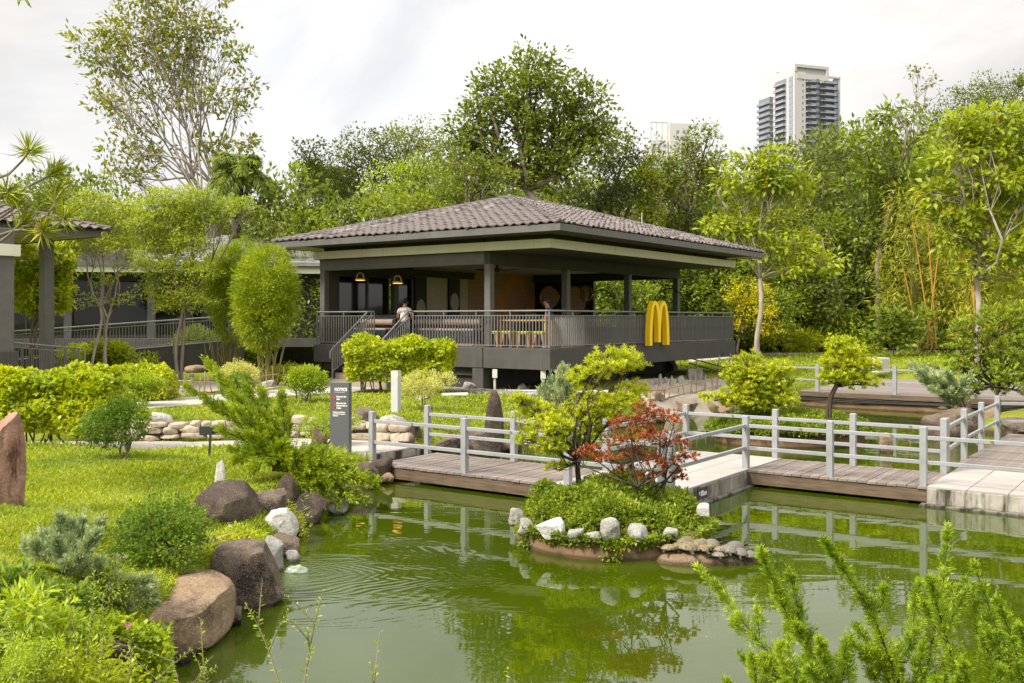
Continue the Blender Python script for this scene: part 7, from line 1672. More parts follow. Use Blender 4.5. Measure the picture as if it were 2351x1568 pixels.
# far tables
for i, (x, y) in enumerate(((-4.2, 4.0), (-5.5, 6.4), (-4.0, 9.2))):
    t_ = thing('cafe_table', 'square cafe table inside the open terrace', 'table', PL(x, y, ZD), TH, 'cafe tables inside the terrace'); MB().box(-.35, .35, -.35, .35, .71, .74).build('table_top', M['oak'], t_); MB().tube([(0, 0, .03), (0, 0, .709)], .03, 8).build('leg', M['black'], t_); MB().lathe([(.24, 0), (.24, .025)], n=16).build('foot', M['black'], t_)
# pendant lamps
def pendant(u, v, Y, tilt, label):
    p = PD(u, v, Y); t = thing('pendant_lamp', label, 'lamp', p, TH, None)
    MB().tube([(0, 0, .22), (0, 0, 4.70 - p.z)], .006, 5).build('cord', M['black'], t)
    MB().tube([(.16 * math.cos(a), 0, .06 + .18 * math.sin(a)) for a in [math.pi * i / 14 for i in range(15)]], .022, 6).build('hoop', M['oak'], t, rot=(0, tilt, 0))
    MB().lathe([(.17, 0), (.18, .05), (.16, .06)], n=20).build('shade', M['brass'], t, rot=(0, tilt, 0), smooth=True)
    MB().lathe([(.155, -.012), (.155, -.002)], n=20).build('glow', M['lampglow'], t, rot=(0, tilt, 0))
pendant(827, 643, 32.0, .0, 'tilted hoop pendant lamp glowing above the booth by the steps'); pendant(913, 650, 31.5, .0, 'dome hoop pendant lamp glowing above the man in white')
# ceiling fan
fn = thing('ceiling_fan', 'black ceiling fan with long blades under the terrace ceiling', 'fan', PL(-4.2, 3.2, 4.42), TH); MB().lathe([(.09, -.08), (.11, 0), (.05, .05), (.02, .28)], n=14).build('motor', M['black'], fn, smooth=True)
for k in range(5):
    a = k * 2 * math.pi / 5 + .4; MB().hexa([(.1, -.05, -.03), (.75, -.07, -.03), (.75, .07, -.01), (.1, .05, -.01)], [(.1, -.05, -.02), (.75, -.07, -.02), (.75, .07, 0), (.1, .05, 0)]).build('blade', M['black'], fn, rot=(0, 0, a))
# oval hoop dividers at the far edge
for x, lb in ((-5.75, 'thin black oval hoop divider next to the dark mirrored panels'), (-2.6, 'thin black oval hoop divider behind the yellow letter sign')):
    t = thing('hoop_divider', lb, 'divider', PL(x, 12.55, ZD), TH); MB().tube([(.72 * math.cos(a), 0, 1.25 + .78 * math.sin(a)) for a in [2 * math.pi * i / 36 for i in range(37)]], .022, 6, cap=False).build('hoop', M['black'], t); MB().box(-.8, .8, -.12, .12, 0, .50).build('planter_base', M['dark'], t)
# downpipe, white pipes, under-terrace bits
def simple(name, label, cat, loc, parts, rz=0.0, group=None):
    t = thing(name, label, cat, loc, rz, group)
    for nm, mb, mt in parts: mb.build(nm, M[mt], t)
    return t
for u, Y, lb in ((1136, 27.6, 'white downpipe with box head at the plinth corner'), (1247, 27.2, 'white downpipe under the terrace corner')):
    p = PD(u, 860, Y); g_ = gz(p.x, p.y); simple('downpipe', lb, 'pipe', (p.x, p.y, g_), [('pipe', MB().tube([(0, 0, -.1), (0, 0, 1.36 - g_)], .035, 8), 'pipe'), ('box_head', MB().box(-.07, .07, -.07, .07, 1.12 - g_, 1.355 - g_), 'pipe')])
simple('drain_pipe', 'white plastic drain pipe lying on the grass by the terrace', 'pipe', PT(1045, 912) + Vector((0, 0, .05)), [('pipe', MB().tube([(-.35, .1, 0), (.35, -.1, .03)], .05, 9), 'pipe')])
simple('drain_pipe', 'long white plastic pipe lying before the terrace underside', 'pipe', PT(1290, 905) + Vector((0, 0, .06)), [('pipe', MB().tube([(-1.6, .2, 0), (1.3, -.2, .02)], .05, 9), 'pipe')])
simple('paving_apron', 'weathered concrete apron slab along the terrace plinth', 'slab', PL(-1.6, -.75, .72), [('slab', MB().box(-2.2, 1.6, -.55, .6, -.1, .06), 'concrete')], TH)
simple('concrete_block', 'rough concrete block at the end of the terrace underside', 'block', PD(1597, 862, 33.0), [('block', MB().box(-.28, .28, -.2, .2, -.35, .22), 'concrete')])
for k in range(1): pass
# ---- notice board
nb = PT(783, 1046); NY = nb.y
ng = thing('notice_board', 'tall slate-grey notice pillar with white lettering on the pond bank', 'sign', (nb.x, NY, nb.z - .05), R(-14))
NW, NH = 46 * NY / F, 1.0; NH = (1046 - 878) * NY / F + .05
MB().box(-NW / 2, NW / 2, -.06, .06, 0, NH).build('pillar', M['sign_grey'], ng, bev=.004)
MB().box(-NW / 2 - .004, -NW / 2 - .001, -.058, .058, 0, NH - .002).build('side_plate', M['sign_side'], ng)
kx = NW / .32
def nt(txt, x, z, size, bold=.002): text_mesh(txt, size, M['white'], parent=ng, loc=(x * kx, -.0625, z), rot=(R(90), 0, 0), bold=bold, sx=.86)
ZT = NH
nt('NOTICE', -.085, ZT - .145, .075, .003); MB().box(-.09 * kx, .09 * kx, -.0635, -.061, ZT - .172, ZT - .167).build('rule', M['white'], ng)
for z, lines in ((ZT - .26, ['Please Do Not', 'Litter']), (ZT - .375, ['Please Do Not', 'Feed the Fish or', 'Turtles'])):
    for i, l_ in enumerate(lines): nt(l_, -.055, z - i * .042, .036)
    zc = z - .012 if len(lines) == 2 else z - .03
    MB().tube([(-.095 * kx + .032 * math.cos(a), -.063, zc + .032 * math.sin(a)) for a in [2 * math.pi * i / 20 for i in range(21)]], .005, 5, cap=False).build('ban_ring', M['red'], ng)
    MB().tube([(-.117 * kx, -.063, zc + .022), (-.073 * kx, -.063, zc - .022)], .004, 5).build('ban_bar', M['red'], ng)
    MB().add([(-.105 * kx, -.0622, zc + .012), (-.098 * kx, -.0622, zc - .006), (-.088 * kx, -.0622, zc + .008)], [(0, 1, 2)]).build('pictogram', M['white'], ng)
for i, l_ in enumerate(['Putting personal fish or', 'turtles into the pond is', 'forbidden']): nt(l_, -.115, ZT - .53 - i * .032, .029, .0015)
# ---- small dark plate sign on a post
sp = PT(480, 1052); q = sp.y / F
sg = thing('small_plate_sign', 'small blank dark plate on a leaning post on the lawn', 'sign', (sp.x, sp.y, sp.z - .03), R(12))
MB().hexa([(-.02, -.015, 0), (.02, -.015, 0), (.02, .015, 0), (-.02, .015, 0)], [(.01, -.015, 78 * q), (.05, -.015, 78 * q), (.05, .015, 78 * q), (.01, .015, 78 * q)]).build('post', M['dark_sign'], sg)
MB().box(-.155, .175, .016, .03, 57 * q, 77 * q).build('plate', M['dark_sign'], sg, bev=.003)
# ---- bollard lights
def bollard(label, u, vt, vb, w=22):
    p = PT(u, vb); k = p.y / F; h = (vb - vt) * k; r = w * k / 2
    t = thing('bollard_light', label, 'bollard', (p.x, p.y + r, p.z), R(-20), 'square garden bollard lights')
    MB().box(-r * .8, r * .8, -r * .8, r * .8, -.1, h * .86).build('body', M['bollard'], t, bev=.006); MB().box(-r * .79, r * .79, -r * .79, r * .79, h * .861, h * .975).build('diffuser', M['bollard_top'], t); MB().box(-r * .82, r * .82, -r * .82, r * .82, h * .976, h).build('cap', M['bollard'], t)
bollard('white square bollard light beside the variegated dome shrub', 908, 852, 948); bollard('white square bollard light half hidden by the lone round shrub', 209, 872, 1016, 24)
# small stake lights on the lawn
sl_ = PT(681, 917); simple('spot_light', 'small grey stake light under the shrub by the upper path', 'light', sl_, [('stake', MB().tube([(0, 0, -.05), (0, 0, .28)], .02, 6), 'dark_sign'), ('head', MB().box(-.04, .04, -.05, .05, .2805, .46), 'bollard_top')])
# ---- garden lamp post
lp_ = PG(1681, 806, .8); sc_ = lp_.y / F
simple('garden_lamp', 'dark post lamp with clear bowl lantern at the terrace end', 'lamp', lp_, [('post', MB().tube([(0, 0, -.1), (0, 0, 1.0), (0, 0, 1.001), (0, 0, 112 * sc_)], [.09, .09, .055, .05], 10), 'lamp_pole'), ('bowl', MB().lathe([(.10, 112 * sc_), (.22, 118 * sc_), (.30, 127 * sc_), (.31, 130 * sc_)], n=18), 'lamp_glass'), ('cap', MB().lathe([(.31, 130.2 * sc_), (.24, 134 * sc_), (.08, 137 * sc_), (.01, 138 * sc_)], n=18), 'bollard'), ('base', MB().box(-.2, .2, -.2, .2, -.1, .22), 'concrete')])
# ---- utility box on the far lawn
simple('utility_box', 'pale square utility box on the far lawn', 'box', PG(2022, 851, .8), [('body', MB().box(-.26, .26, -.2, .2, -.05, .50), 'pipe'), ('door', MB().box(-.22, .22, -.212, -.201, .05, .45), 'soffit')], R(20))
# ---- stainless handrail below the terrace end
hr = thing('steel_handrail', 'double stainless handrail descending to the far deck', 'handrail', (0, 0, 0))
for (a, b) in (((1582, 822), (1770, 872)), ((1582, 834), (1760, 884)), ((1660, 810), (1735, 832))):
    MB().tube([PD(*a, 36.5), PD(*b, 33.8)], .022, 7).build('rail', M['steel_bright'], hr, smooth=True)
for u, v0, v1 in ((1600, 826, 858), (1651, 815, 862), (1676, 812, 850), (1745, 860, 885)): MB().tube([PD(u, v0, 35.6), PD(u, v1, 35.6)], .022, 7).build('post', M['steel_bright'], hr)
# ---- bamboo edging fences
def cane_fence(label, pts, posts, zoff=.0, h=.32):
    """low rustic fence of bamboo poles; pts = photo pixels along its foot"""
    P_ = [PT(u, v) for u, v in pts]; t = thing('bamboo_fence', label, 'fence', P_[0])
    rg = rnd(len(label)); o = P_[0]
    for zz in (.06, h * .72):
        for i in range(len(P_) - 1): MB().tube([P_[i] - o + Vector((0, 0, zz + rg.normal() * .015)), P_[i + 1] - o + Vector((0, 0, zz + rg.normal() * .015))], .02, 6).build('rail', M['cane'], t)
    for i in range(len(P_) - 1):
        for k in range(posts):
            q = P_[i].lerp(P_[i + 1], (k + .5) / posts) - o; MB().tube([q + Vector((rg.normal() * .02, -.02, -.05)), q + Vector((rg.normal() * .05, -.02, h * rg.uniform(.95, 1.25)))], .018, 6).build('stake', M['cane'], t)
cane_fence('low bamboo-pole fence in front of the gravel garden', [(372, 905), (440, 909), (475, 906), (540, 898), (590, 893), (640, 888), (716, 882)], 3, h=.5)
cane_fence('low bamboo-pole fence edging the gravel beside the pond', [(1488, 925), (1532, 918), (1590, 905), (1655, 888)], 4, h=.42)
lgp = PD(213, 850, 27.5)
lg = thing('rustic_log_rail', 'rustic log rail on a stout lashed post in the left planting', 'rail', (lgp.x, lgp.y, .8))
MB().tube([(0, 0, -.1), (0, 0, .55)], .09, 9).build('post', M['bark_pale'], lg); MB().tube([(.05, 0, .42), (.5, .05, .47), (1.1, .1, .40)], [.06, .055, .05], 8).build('log', M['bark_pale'], lg)
for k in range(3): MB().tube([(.15 + k * .2, .02, .36), (.35 + k * .2, .03, .05)], .022, 6).build('lattice', M['bark_pale'], lg)
# ---- turtles
def turtle_parts():
    n = 22; V, Fc = [], []
    rings = [(1.0, 0), (1.04, .05), (.98, .12), (.84, .26), (.60, .38), (.32, .45), (.0, .47)]
    for r_, z in rings[:-1]:
        for k in range(n):
            a = 2 * math.pi * k / n; sc = 1 + .03 * math.cos(a * 11) * (r_ > .9); V.append((math.cos(a) * .78 * r_ * sc, math.sin(a) * r_ * sc * (1.02 if math.sin(a) > 0 else .98), z + .012 * math.cos(3 * a) * (r_ < .9)))
    V.append((0, 0, .47)); m = len(rings) - 1
    for i in range(m - 1):
        for k in range(n): Fc.append((i * n + k, i * n + (k + 1) % n, (i + 1) * n + (k + 1) % n, (i + 1) * n + k))
    for k in range(n): Fc.append(((m - 1) * n + k, (m - 1) * n + (k + 1) % n, m * n))
    Fc.append(tuple(range(n - 1, -1, -1)))
    v = [(0, 0, .05), (0, .75, .06), (0, 1.12, .16), (0, 1.36, .26), (0, -.8, .03), (0, -1.2, -.04), (.5, .55, .0), (.86, .78, -.08), (1.0, .95, -.16), (-.5, .55, 0), (-.86, .78, -.08), (-1.0, .95, -.16), (.5, -.6, 0), (.78, -.9, -.1), (.80, -1.08, -.16), (-.5, -.6, 0), (-.78, -.9, -.1), (-.80, -1.08, -.16)]
    e = [(0, 1), (1, 2), (2, 3), (0, 4), (4, 5), (0, 6), (6, 7), (7, 8), (0, 9), (9, 10), (10, 11), (0, 12), (12, 13), (13, 14), (0, 15), (15, 16), (16, 17)]
    r = [.3, .16, .13, .12, .12, .03, .16, .14, .10, .16, .14, .10, .16, .13, .09, .16, .13, .09]
    return V, Fc, v, e, r
tV, tF, bv, be, br_ = turtle_parts()
M['shell_tan'] = surf('tan_shell', [(.3, (.15, .115, .06)), (.7, (.30, .245, .145))], scale=5, rough=.55, stain=((.04, .033, .02), 5, .48, .6, (1, 1, 1)), rvar=.2)
M['shell_grey'] = surf('grey_shell', [(.3, (.10, .088, .075)), (.7, (.20, .175, .15))], scale=5, rough=.55, stain=((.05, .045, .04), 6, .55, .68, (1, 1, 1)), rvar=.2)
M['turtle_skin'] = surf('striped_turtle_skin', [(.45, (.014, .016, .011)), (.58, (.09, .09, .03))], scale=3, stretch=(6, .6, 3), rough=.55)
sh = {k: mesh_np('shell', tV, tF, M[k], smooth=True) for k in ('shell_tan', 'shell_grey')}
tbody = skin_mesh('body', bv, be, br_, M['turtle_skin'], 1)
def turtle(label, pos, size, head, kind='shell_tan', group=None, pitch=0.0, roll=0.0):
    t = thing('turtle', label, 'turtle', pos, 0, group); t.rotation_euler = (pitch, roll, head); s_ = size / 2
    link('shell', sh[kind], t, None, None, (s_, s_, s_ * 1.3)); link('body', tbody, t, None, None, (s_ * 1.12, s_ * 1.12, s_ * 1.2))
TT = [(780, 790, .19, 100, 't', 'large tan turtle basking on top of two others'), (690, 850, .13, 175, 't', 'small tan turtle facing out under the large tan one'), (455, 935, .15, 95, 't', 'tan turtle at the blunt end of the basking rock'), (790, 1010, .20, -120, 't', 'tan turtle lying flat at the middle of the basking rock'), (1010, 945, .17, 110, 't', 'tan turtle behind the flat one on the basking rock'), (1065, 850, .13, -60, 't', 'tan turtle at the back of the pile under the ivy'),
      (1255, 900, .14, -80, 'g', 'grey turtle at the back of the pile'), (1100, 1085, .15, 150, 't', 'tan turtle with its head turned to the water'), (1250, 1000, .14, 120, 't', 'dark-striped turtle wedged in the middle of the pile'), (1400, 1085, .12, -100, 't', 'small tan turtle beside the long grey one'), (1560, 1050, .17, 40, 'g', 'long grey turtle climbing with its neck stretched'),
      (1690, 905, .17, -75, 'g', 'grey turtle perched on another with its head raised'), (1780, 1040, .16, 30, 'g', 'grey turtle carrying another on its back'), (1960, 1040, .15, 80, 'g', 'grey turtle at the tapered wet end of the rock'), (1370, 1160, .13, -130, 'g', 'small grey turtle at the lowest edge of the rock'), (600, 900, .11, 200, 't', 'very small tan turtle between two large ones')]
from mathutils.bvhtree import BVHTree
_rk = [o for o in COL.objects if o.get('label', '').startswith('round tan turtle-covered rock')][0]
_bv = BVHTree.FromPolygons([_rk.location + v.co for v in _rk.data.vertices], [tuple(p.vertices) for p in _rk.data.polygons])
for x, y, sz, hd, kd, lb in TT:
    u, v = 1480.9 + .1221 * x, 1153 + .1221 * y; Y = 10.95 + (1300 - v) * .0056; p = PD(u, v, Y)
    hit = _bv.ray_cast(Vector((p.x, p.y, 3)), Vector((0, 0, -1)))[0]
    if hit is not None: p.z = max(p.z, hit.z + .02)
    p.z = max(p.z, .03)
    turtle(lb, p + Vector((0, 0, .02)), sz * 1.28, R(hd), 'shell_tan' if kd == 't' else 'shell_grey', 'turtles basking on the low rock', pitch=.08 * math.sin(x), roll=.1 * math.cos(y))
lt_ = PD(410, 1338, 9.35); turtle('lone grey turtle crawling on the top edge of the tan slab', lt_ + Vector((0, 0, -.03)), .20, R(70), 'shell_grey', None, pitch=-.15)
for i, (u, v) in enumerate(((1662, 926), (1674, 924), (1686, 927), (1668, 932), (1694, 924))): turtle('small turtle on the far brown shore rock', PD(u, v, 29.3) + Vector((0, 0, .02)), .2, i * 1.3, 'shell_grey', 'turtles on the far shore rock')
for i, (u, v) in enumerate(((2165, 938), (2195, 936))): turtle('small turtle on the reddish far boulder', PD(u, v, 24.6), .22, i * 2 + 1, 'shell_tan', 'turtles on the reddish boulder')
# ---- inlet splash
V, Fc = ico(3); V = V * np.array([.13, .07, .06]); V += (vnoise(V, 16, 3) * .045)[:, None] * unit(V)
M['splash'] = flat('white_water', (.26, .30, .22), rough=.05, spec=.9, var=.4)
tag(link('water_splash', mesh_np('water_splash', V, Fc, M['splash'], smooth=True), None, PG(680, 1313, 0) + Vector((0, 0, .01))), 'small clear gush of water entering the pond beside the grey rock', 'splash')
# ---- fallen leaves on the lawns
lf_me = MB().add([(0, -.09, 0), (.035, 0, .012), (0, .10, .02), (-.035, 0, .012)], [(0, 1, 2), (0, 2, 3)]).mesh('fallen_leaf', M['dead'])
rgd = rnd(33)
for (u, v, s_) in [(512, 1245, 1.3), (345, 1020, .8), (300, 1040, .8), (1018, 935, .6)]:
    p = PT(u, v); o = link('fallen_leaf', lf_me, None, p + Vector((0, 0, .05)), (rgd.normal() * .2, rgd.normal() * .2, rgd.random() * 6), (s_, s_, s_)); tag(o, 'dry brown leaf lying on the near grass', 'leaf', 'fallen leaves on the near grass')
for k in range(26):
    p = PT(1640 + rgd.random() * 650, 825 + rgd.random() * 30); s_ = 1.2 + rgd.random(); o = link('fallen_leaf', lf_me, None, p + Vector((0, 0, .05)), (rgd.normal() * .2, rgd.normal() * .2, rgd.random() * 6), (s_, s_, s_)); tag(o, 'brown fallen leaf scattered on the far lawn', 'leaf', 'fallen leaves on the far lawn')
# ================================================================ grass and foreground plants
def Hf(X, Y):
    ix = np.clip(np.searchsorted(gx, X) - 1, 0, nx - 2); iy = np.clip(np.searchsorted(gy, Y) - 1, 0, ny - 2)
    fx = np.clip((X - gx[ix]) / (gx[ix + 1] - gx[ix]), 0, 1); fy = np.clip((Y - gy[iy]) / (gy[iy + 1] - gy[iy]), 0, 1)
    return (GZ[iy, ix] * (1 - fx) + GZ[iy, ix + 1] * fx) * (1 - fy) + (GZ[iy + 1, ix] * (1 - fx) + GZ[iy + 1, ix + 1] * fx) * fy
def grass(name, label, boxes, seed, L=.052, W=.010, ref=10.0, mat='l_grass'):
    rg = rnd(seed); U, Vv = [], []
    for (u0, u1, v0, v1, n) in boxes: U.append(u0 + (u1 - u0) * rg.random(n)); Vv.append(v0 + (v1 - v0) * rg.random(n))
    U, Vv = np.concatenate(U), np.concatenate(Vv)
    Y = np.full(len(U), 12.0) if Vv.mean() > 950 else np.full(len(U), 40.0)
    for _ in range(9):
        Y = np.clip(.5 * Y + .5 * (EYE - Hf((U - CX) / F * Y, Y)) * F / (Vv - HY), 2.5, 90)
    X = (U - CX) / F * Y; Z = Hf(X, Y)
    ok = (Z > .07) & ~inside(PATH_LOW, X, Y) & ~inside(PATH_UP, X, Y) & ~inside(GRAVEL, X, Y) & ~inside(GARDEN, X, Y) & (pdist(POND_NP, X, Y) > .12) & ~inside(far_l + far_r, X, Y)
    dk = [tuple(AB(s, t).to_2d()) for s, t in ((-10.7, 30.4), (-2.4, 30.4), (-2.4, 38.6), (-10.7, 38.6))]; pv = [tuple(AB(S0 + a, T0 + b).to_2d()) for a, b in ((-9.6, .1), (0, .1), (0, 13), (-9.6, 13))]
    ok &= ~inside(dk, X, Y) & ~inside(pv, X, Y)
    X, Y, Z = X[ok], Y[ok], Z[ok]; n = len(X); k = np.maximum(Y / ref, .75) ** .8
    a = rg.random(n) * 2 * math.pi; tilt = .25 + 1.0 * rg.random(n)
    D = np.stack([np.cos(a) * np.sin(tilt), np.sin(a) * np.sin(tilt), np.cos(tilt)], 1)
    patch = .7 + .6 * np.clip(vnoise(np.stack([X, Y, X * 0], 1)[::1], .9, seed) + .5, 0, 1)
    N = unit(np.stack([-np.cos(a) * .6, -np.sin(a) * .6, np.ones(n)], 1) + rng_small(rg, n, .3))
    arr = leaf_arrays(np.stack([X, Y, Z - .005], 1), D, N, L * k * patch * (.6 + .8 * rg.random(n)), W * k * (.7 + .6 * rg.random(n)), .15, .5, .15)
    tag(link(name, leaf_mesh(name, [arr], M[mat])), label, 'grass', kind='stuff')
grass('lawn_grass', 'short broad-bladed lawn grass on the near bank', [(-160, 760, 1010, 1300, 62000), (-160, 560, 1300, 1580, 26000)], 61)
grass('lawn_grass', 'short lawn grass between the two paths', [(300, 1240, 905, 1040, 34000)], 62, L=.045, W=.011)
grass('lawn_grass', 'bright lawn grass beyond the far deck', [(1560, 2400, 808, 885, 22000)], 63, L=.045, W=.012)
# leafy bank plants bottom left
def bank(label, box, Y, leaf, seed, name='bank_shrub', nl=5, cat='shrub', **k):
    u0, u1, v0, v1 = box; rg = rnd(seed); uc = (u0 + u1) / 2; X = (uc - CX) / F * Y; base = (X, Y, gz(X, Y)); ls = []
    for i in range(nl): ls.append((u0 + (u1 - u0) * (.18 + .64 * rg.random()), v0 + (v1 - v0) * (.3 + .5 * rg.random()), (u1 - u0) * .30, (v1 - v0) * .32, rg.normal() * .15))
    lf = dict(L=.04, W=.022, per=10, cr=.06, dens=1.0, inner=.35, low=-.8, up=.6, outw=.5, flat=.9); lf.update(leaf)
    plant(name, label, cat, base, px_lobes(ls, Y, base, .2, seed), lf, seed=seed, trunk_r=.010, limb_r=.006, stems=4, spread=.06, bark='bark', crown_name='foliage', trunk_name='stems', twigs=4, fork=(0, 0, .1), **k)
bank('dark glossy-leaved shrub in the near corner of the bank', (-30, 190, 1310, 1450), 6.6, dict(L=.045, W=.028, mat='l_boxy', dens=1.3), 201)
bank('pale feathery bush in the near corner of the bank', (-40, 150, 1440, 1600), 5.2, dict(L=.022, W=.010, cr=.05, per=14, mat='l_weed', dens=1.2), 202)
bank('tall light green weeds with narrow leaves on the near bank', (-30, 110, 1330, 1500), 5.8, dict(L=.075, W=.018, mat='l_weed', dens=.7), 203)
bank('loose yellow-green weeds below the blue juniper', (90, 260, 1400, 1580), 5.9, dict(L=.05, W=.022, mat='l_weed', dens=.8), 204)
bank('low weeds at the near edge of the bank', (60, 330, 1490, 1620), 5.4, dict(L=.035, W=.018, mat='l_hedge', dens=.8), 205)
bank('green creeper tuft above the brown angular boulder', (400, 520, 1240, 1340), 9.8, dict(L=.04, W=.02, mat='l_weed', dens=.9), 206)
bank('low leafy weeds between the tan slab and the dark boulder', (430, 600, 1205, 1262), 10.8, dict(L=.05, W=.018, mat='l_hedge', dens=.8), 207)
bank('yellow-green creeper hanging beside the white quartz block', (640, 700, 1140, 1250), 12.6, dict(L=.03, W=.018, mat='l_hedge', dens=.9), 208)
bank('grass tuft at the foot of the notice board', (720, 850, 1030, 1075), 16.2, dict(L=.12, W=.012, mat='l_grass', dens=.8, up=.2), 209)
bank('feathery green weed among the near bank plants', (150, 330, 1270, 1420), 7.4, dict(L=.03, W=.012, mat='l_weed', dens=.7), 210)
# ivy over the tan slab edge
def ivy_pts(rg, n):
    u = 205 + 185 * rg.random(n); v = 1400 + 150 * rg.random(n) + (u - 205) * .25; Y = 7.2 + rg.normal(size=n) * .12; X = (u - CX) / F * Y; Z = EYE - (v - HY) / F * Y
    return np.stack([X, Y, Z], 1), unit(np.stack([X * 0 + .4, X * 0 - .7, X * 0 + .6], 1))
tag(cover('ivy_cover', 'yellow-green ivy creeping over the near edge of the tan slab', ivy_pts, 520, dict(L=.05, W=.032, per=6, cr=.05, mat='l_weed'), 211), cat='ivy')
for (u, v) in ((293, 1434), (137, 1468)):
    p = PD(u, v, 6.2); t = thing('pink_flower', 'single pink five-petalled flower among the bank weeds', 'flower', p, 0, 'pink flowers on the near bank')
    for k in range(5):
        a = k * 1.2566; MB().add([(0, 0, 0), (.014 * math.cos(a - .4), -.006, .014 * math.sin(a - .4)), (.026 * math.cos(a), -.004, .026 * math.sin(a)), (.014 * math.cos(a + .4), -.006, .014 * math.sin(a + .4))], [(0, 1, 2, 3)]).build('petal', M['pink'], t)
    MB().tube([(0, .002, 0), (.01, .05, -.12)], .002, 4).build('stalk', M['culm'], t)
# slender leafy shoots rising in front of the water
def shoot(label, pts, Y, seed, L=.035, W=.016, n=46, r=.004, branch=0, mat='l_weed', name='leafy_shoot'):
    P_ = np.array([pd(u, v, Y + dy) for u, v, dy in pts]); rg = rnd(seed); base = P_[0].copy(); t = thing(name, label, 'shoot', base); paths = []; C, D, N, Ls = [], [], [], []
    def clothe(Q, m, k):
        tt = np.linspace(0, len(Q) - 1, 20); Pp = np.stack([np.interp(tt, np.arange(len(Q)), Q[:, j]) for j in range(3)], 1)
        for _ in range(3): Pp[1:-1] = (Pp[:-2] + 2 * Pp[1:-1] + Pp[2:]) / 4
        paths.append((Pp - base, r * k, r * k * .35)); s = np.linspace(.02, 1, m); i = np.minimum((s * 19).astype(int), 18); f = s * 19 - i
        o = Pp[i] + (Pp[i + 1] - Pp[i]) * f[:, None]; d = unit(np.gradient(Pp, axis=0))[i]; sd = rand_dirs(rg, m); sd = unit(sd - d * (sd * d).sum(1, keepdims=True))
        C.append(o - base); D.append(unit(d * .5 + sd)); N.append(unit(d + rng_small(rg, m))); Ls.append(L * k * (.5 + .7 * rg.random(m)) * (1 - .45 * s)); return Pp
    Pp = clothe(P_, n, 1.0)
    for b in range(branch):
        j = int(4 + 11 * rg.random()); q = Pp[j] + np.array([rg.normal() * .12, rg.normal() * .05, .08 + .1 * rg.random()]); clothe(np.stack([Pp[j], (Pp[j] + q) / 2 + np.array([0, 0, .01]), q]), n // 3, .75)
    C, D, N, Ls = map(np.concatenate, (C, D, N, Ls))
    link('leaves', leaf_mesh('leaves', [leaf_arrays(C, D, N, Ls, Ls * (W / L), .12, .5)], M[mat]), t); V, Fc = tubes_mesh(paths, 5); link('stem', mesh_np('stem', V, Fc, M['bark'], smooth=True), t)
shoot('slender leafy shoot leaning left in front of the water', [(660, 1640, 0), (620, 1500, .1), (590, 1430, .1), (563, 1385, .1)], 3.6, 301, branch=2)
shoot('tall arching leafy shoot with side twigs in front of the water', [(690, 1640, 0), (705, 1520, .1), (725, 1420, .1), (742, 1355, .1)], 3.6, 302, branch=4)
shoot('short upright leafy shoot in front of the reflected sky', [(850, 1640, 0), (862, 1540, 0), (872, 1450, .1)], 3.5, 303, n=30, branch=1)
shoot('thin leafy shoot before the tan slab', [(480, 1640, 0), (468, 1540, 0), (460, 1420, .1)], 3.9, 304, branch=1)
shoot('low leafy shoot arching over the near water', [(330, 1600, 0), (380, 1540, 0), (440, 1490, .1)], 4.2, 305, n=40, branch=2)
shoot('low leafy shoot arching towards the waterline', [(380, 1640, 0), (450, 1560, 0), (500, 1530, .1)], 4.0, 306, n=36, branch=2)
shoot('sapling with glossy upright leaves by the white quartz block', [(690, 1240, 0), (692, 1190, 0), (700, 1140, 0)], 12.6, 307, L=.16, W=.04, n=16, r=.006)
shoot('small sprig of leaves poking up at the bottom of the pond view', [(1210, 1620, 0), (1180, 1575, 0), (1165, 1535, 0)], 3.4, 308, n=22)
for i, (u, v, tu, tv) in enumerate(((180, 1560, 150, 1330), (230, 1560, 235, 1360), (80, 1580, 100, 1400), (290, 1600, 300, 1460), (30, 1560, 20, 1400), (200, 1500, 215, 1310))):
    shoot('thin leafy weed stem rising from the near bank', [(u, v, 0), ((u + tu) / 2 + 6, (v + tv) / 2, 0), (tu, tv, 0)], 5.4, 320 + i, L=.05, W=.02, n=34); COL.objects['leafy_shoot'] if False else None
for o in list(COL.objects):
    if o.get('label') == 'thin leafy weed stem rising from the near bank': o['group'] = 'weed stems on the near bank'
# ---- big juniper in the right foreground
jb2 = pd(2130, 1760, 2.9)
JB = [[(1880, 1700), (1790, 1530), (1700, 1420), (1600, 1300)], [(1960, 1700), (1880, 1520), (1800, 1400), (1745, 1262)], [(2060, 1720), (2060, 1560), (2000, 1400), (1890, 1240)], [(2100, 1720), (2130, 1520), (2165, 1350), (2176, 1210)], [(2180, 1740), (2200, 1560), (2160, 1420), (2135, 1330)],
      [(2260, 1740), (2300, 1560), (2280, 1420), (2232, 1285)], [(2330, 1740), (2345, 1600), (2330, 1480), (2290, 1380)], [(1930, 1720), (1850, 1600), (1800, 1540), (1790, 1480)], [(2030, 1720), (2040, 1560), (2095, 1440), (2110, 1340)], [(1760, 1700), (1745, 1600), (1725, 1505)], [(1980, 1740), (1940, 1620), (1900, 1540), (1880, 1470)], [(2140, 1740), (2080, 1600), (2040, 1520), (1960, 1480)], [(2220, 1740), (2240, 1620), (2210, 1520)], [(1860, 1740), (1820, 1640), (1850, 1560)], [(2360, 1720), (2390, 1560), (2340, 1440)], [(2020, 1760), (2000, 1650), (1990, 1590)], [(2150, 1760), (2140, 1650), (2150, 1560)]]
rgk = rnd(44); brs, subs = [], []
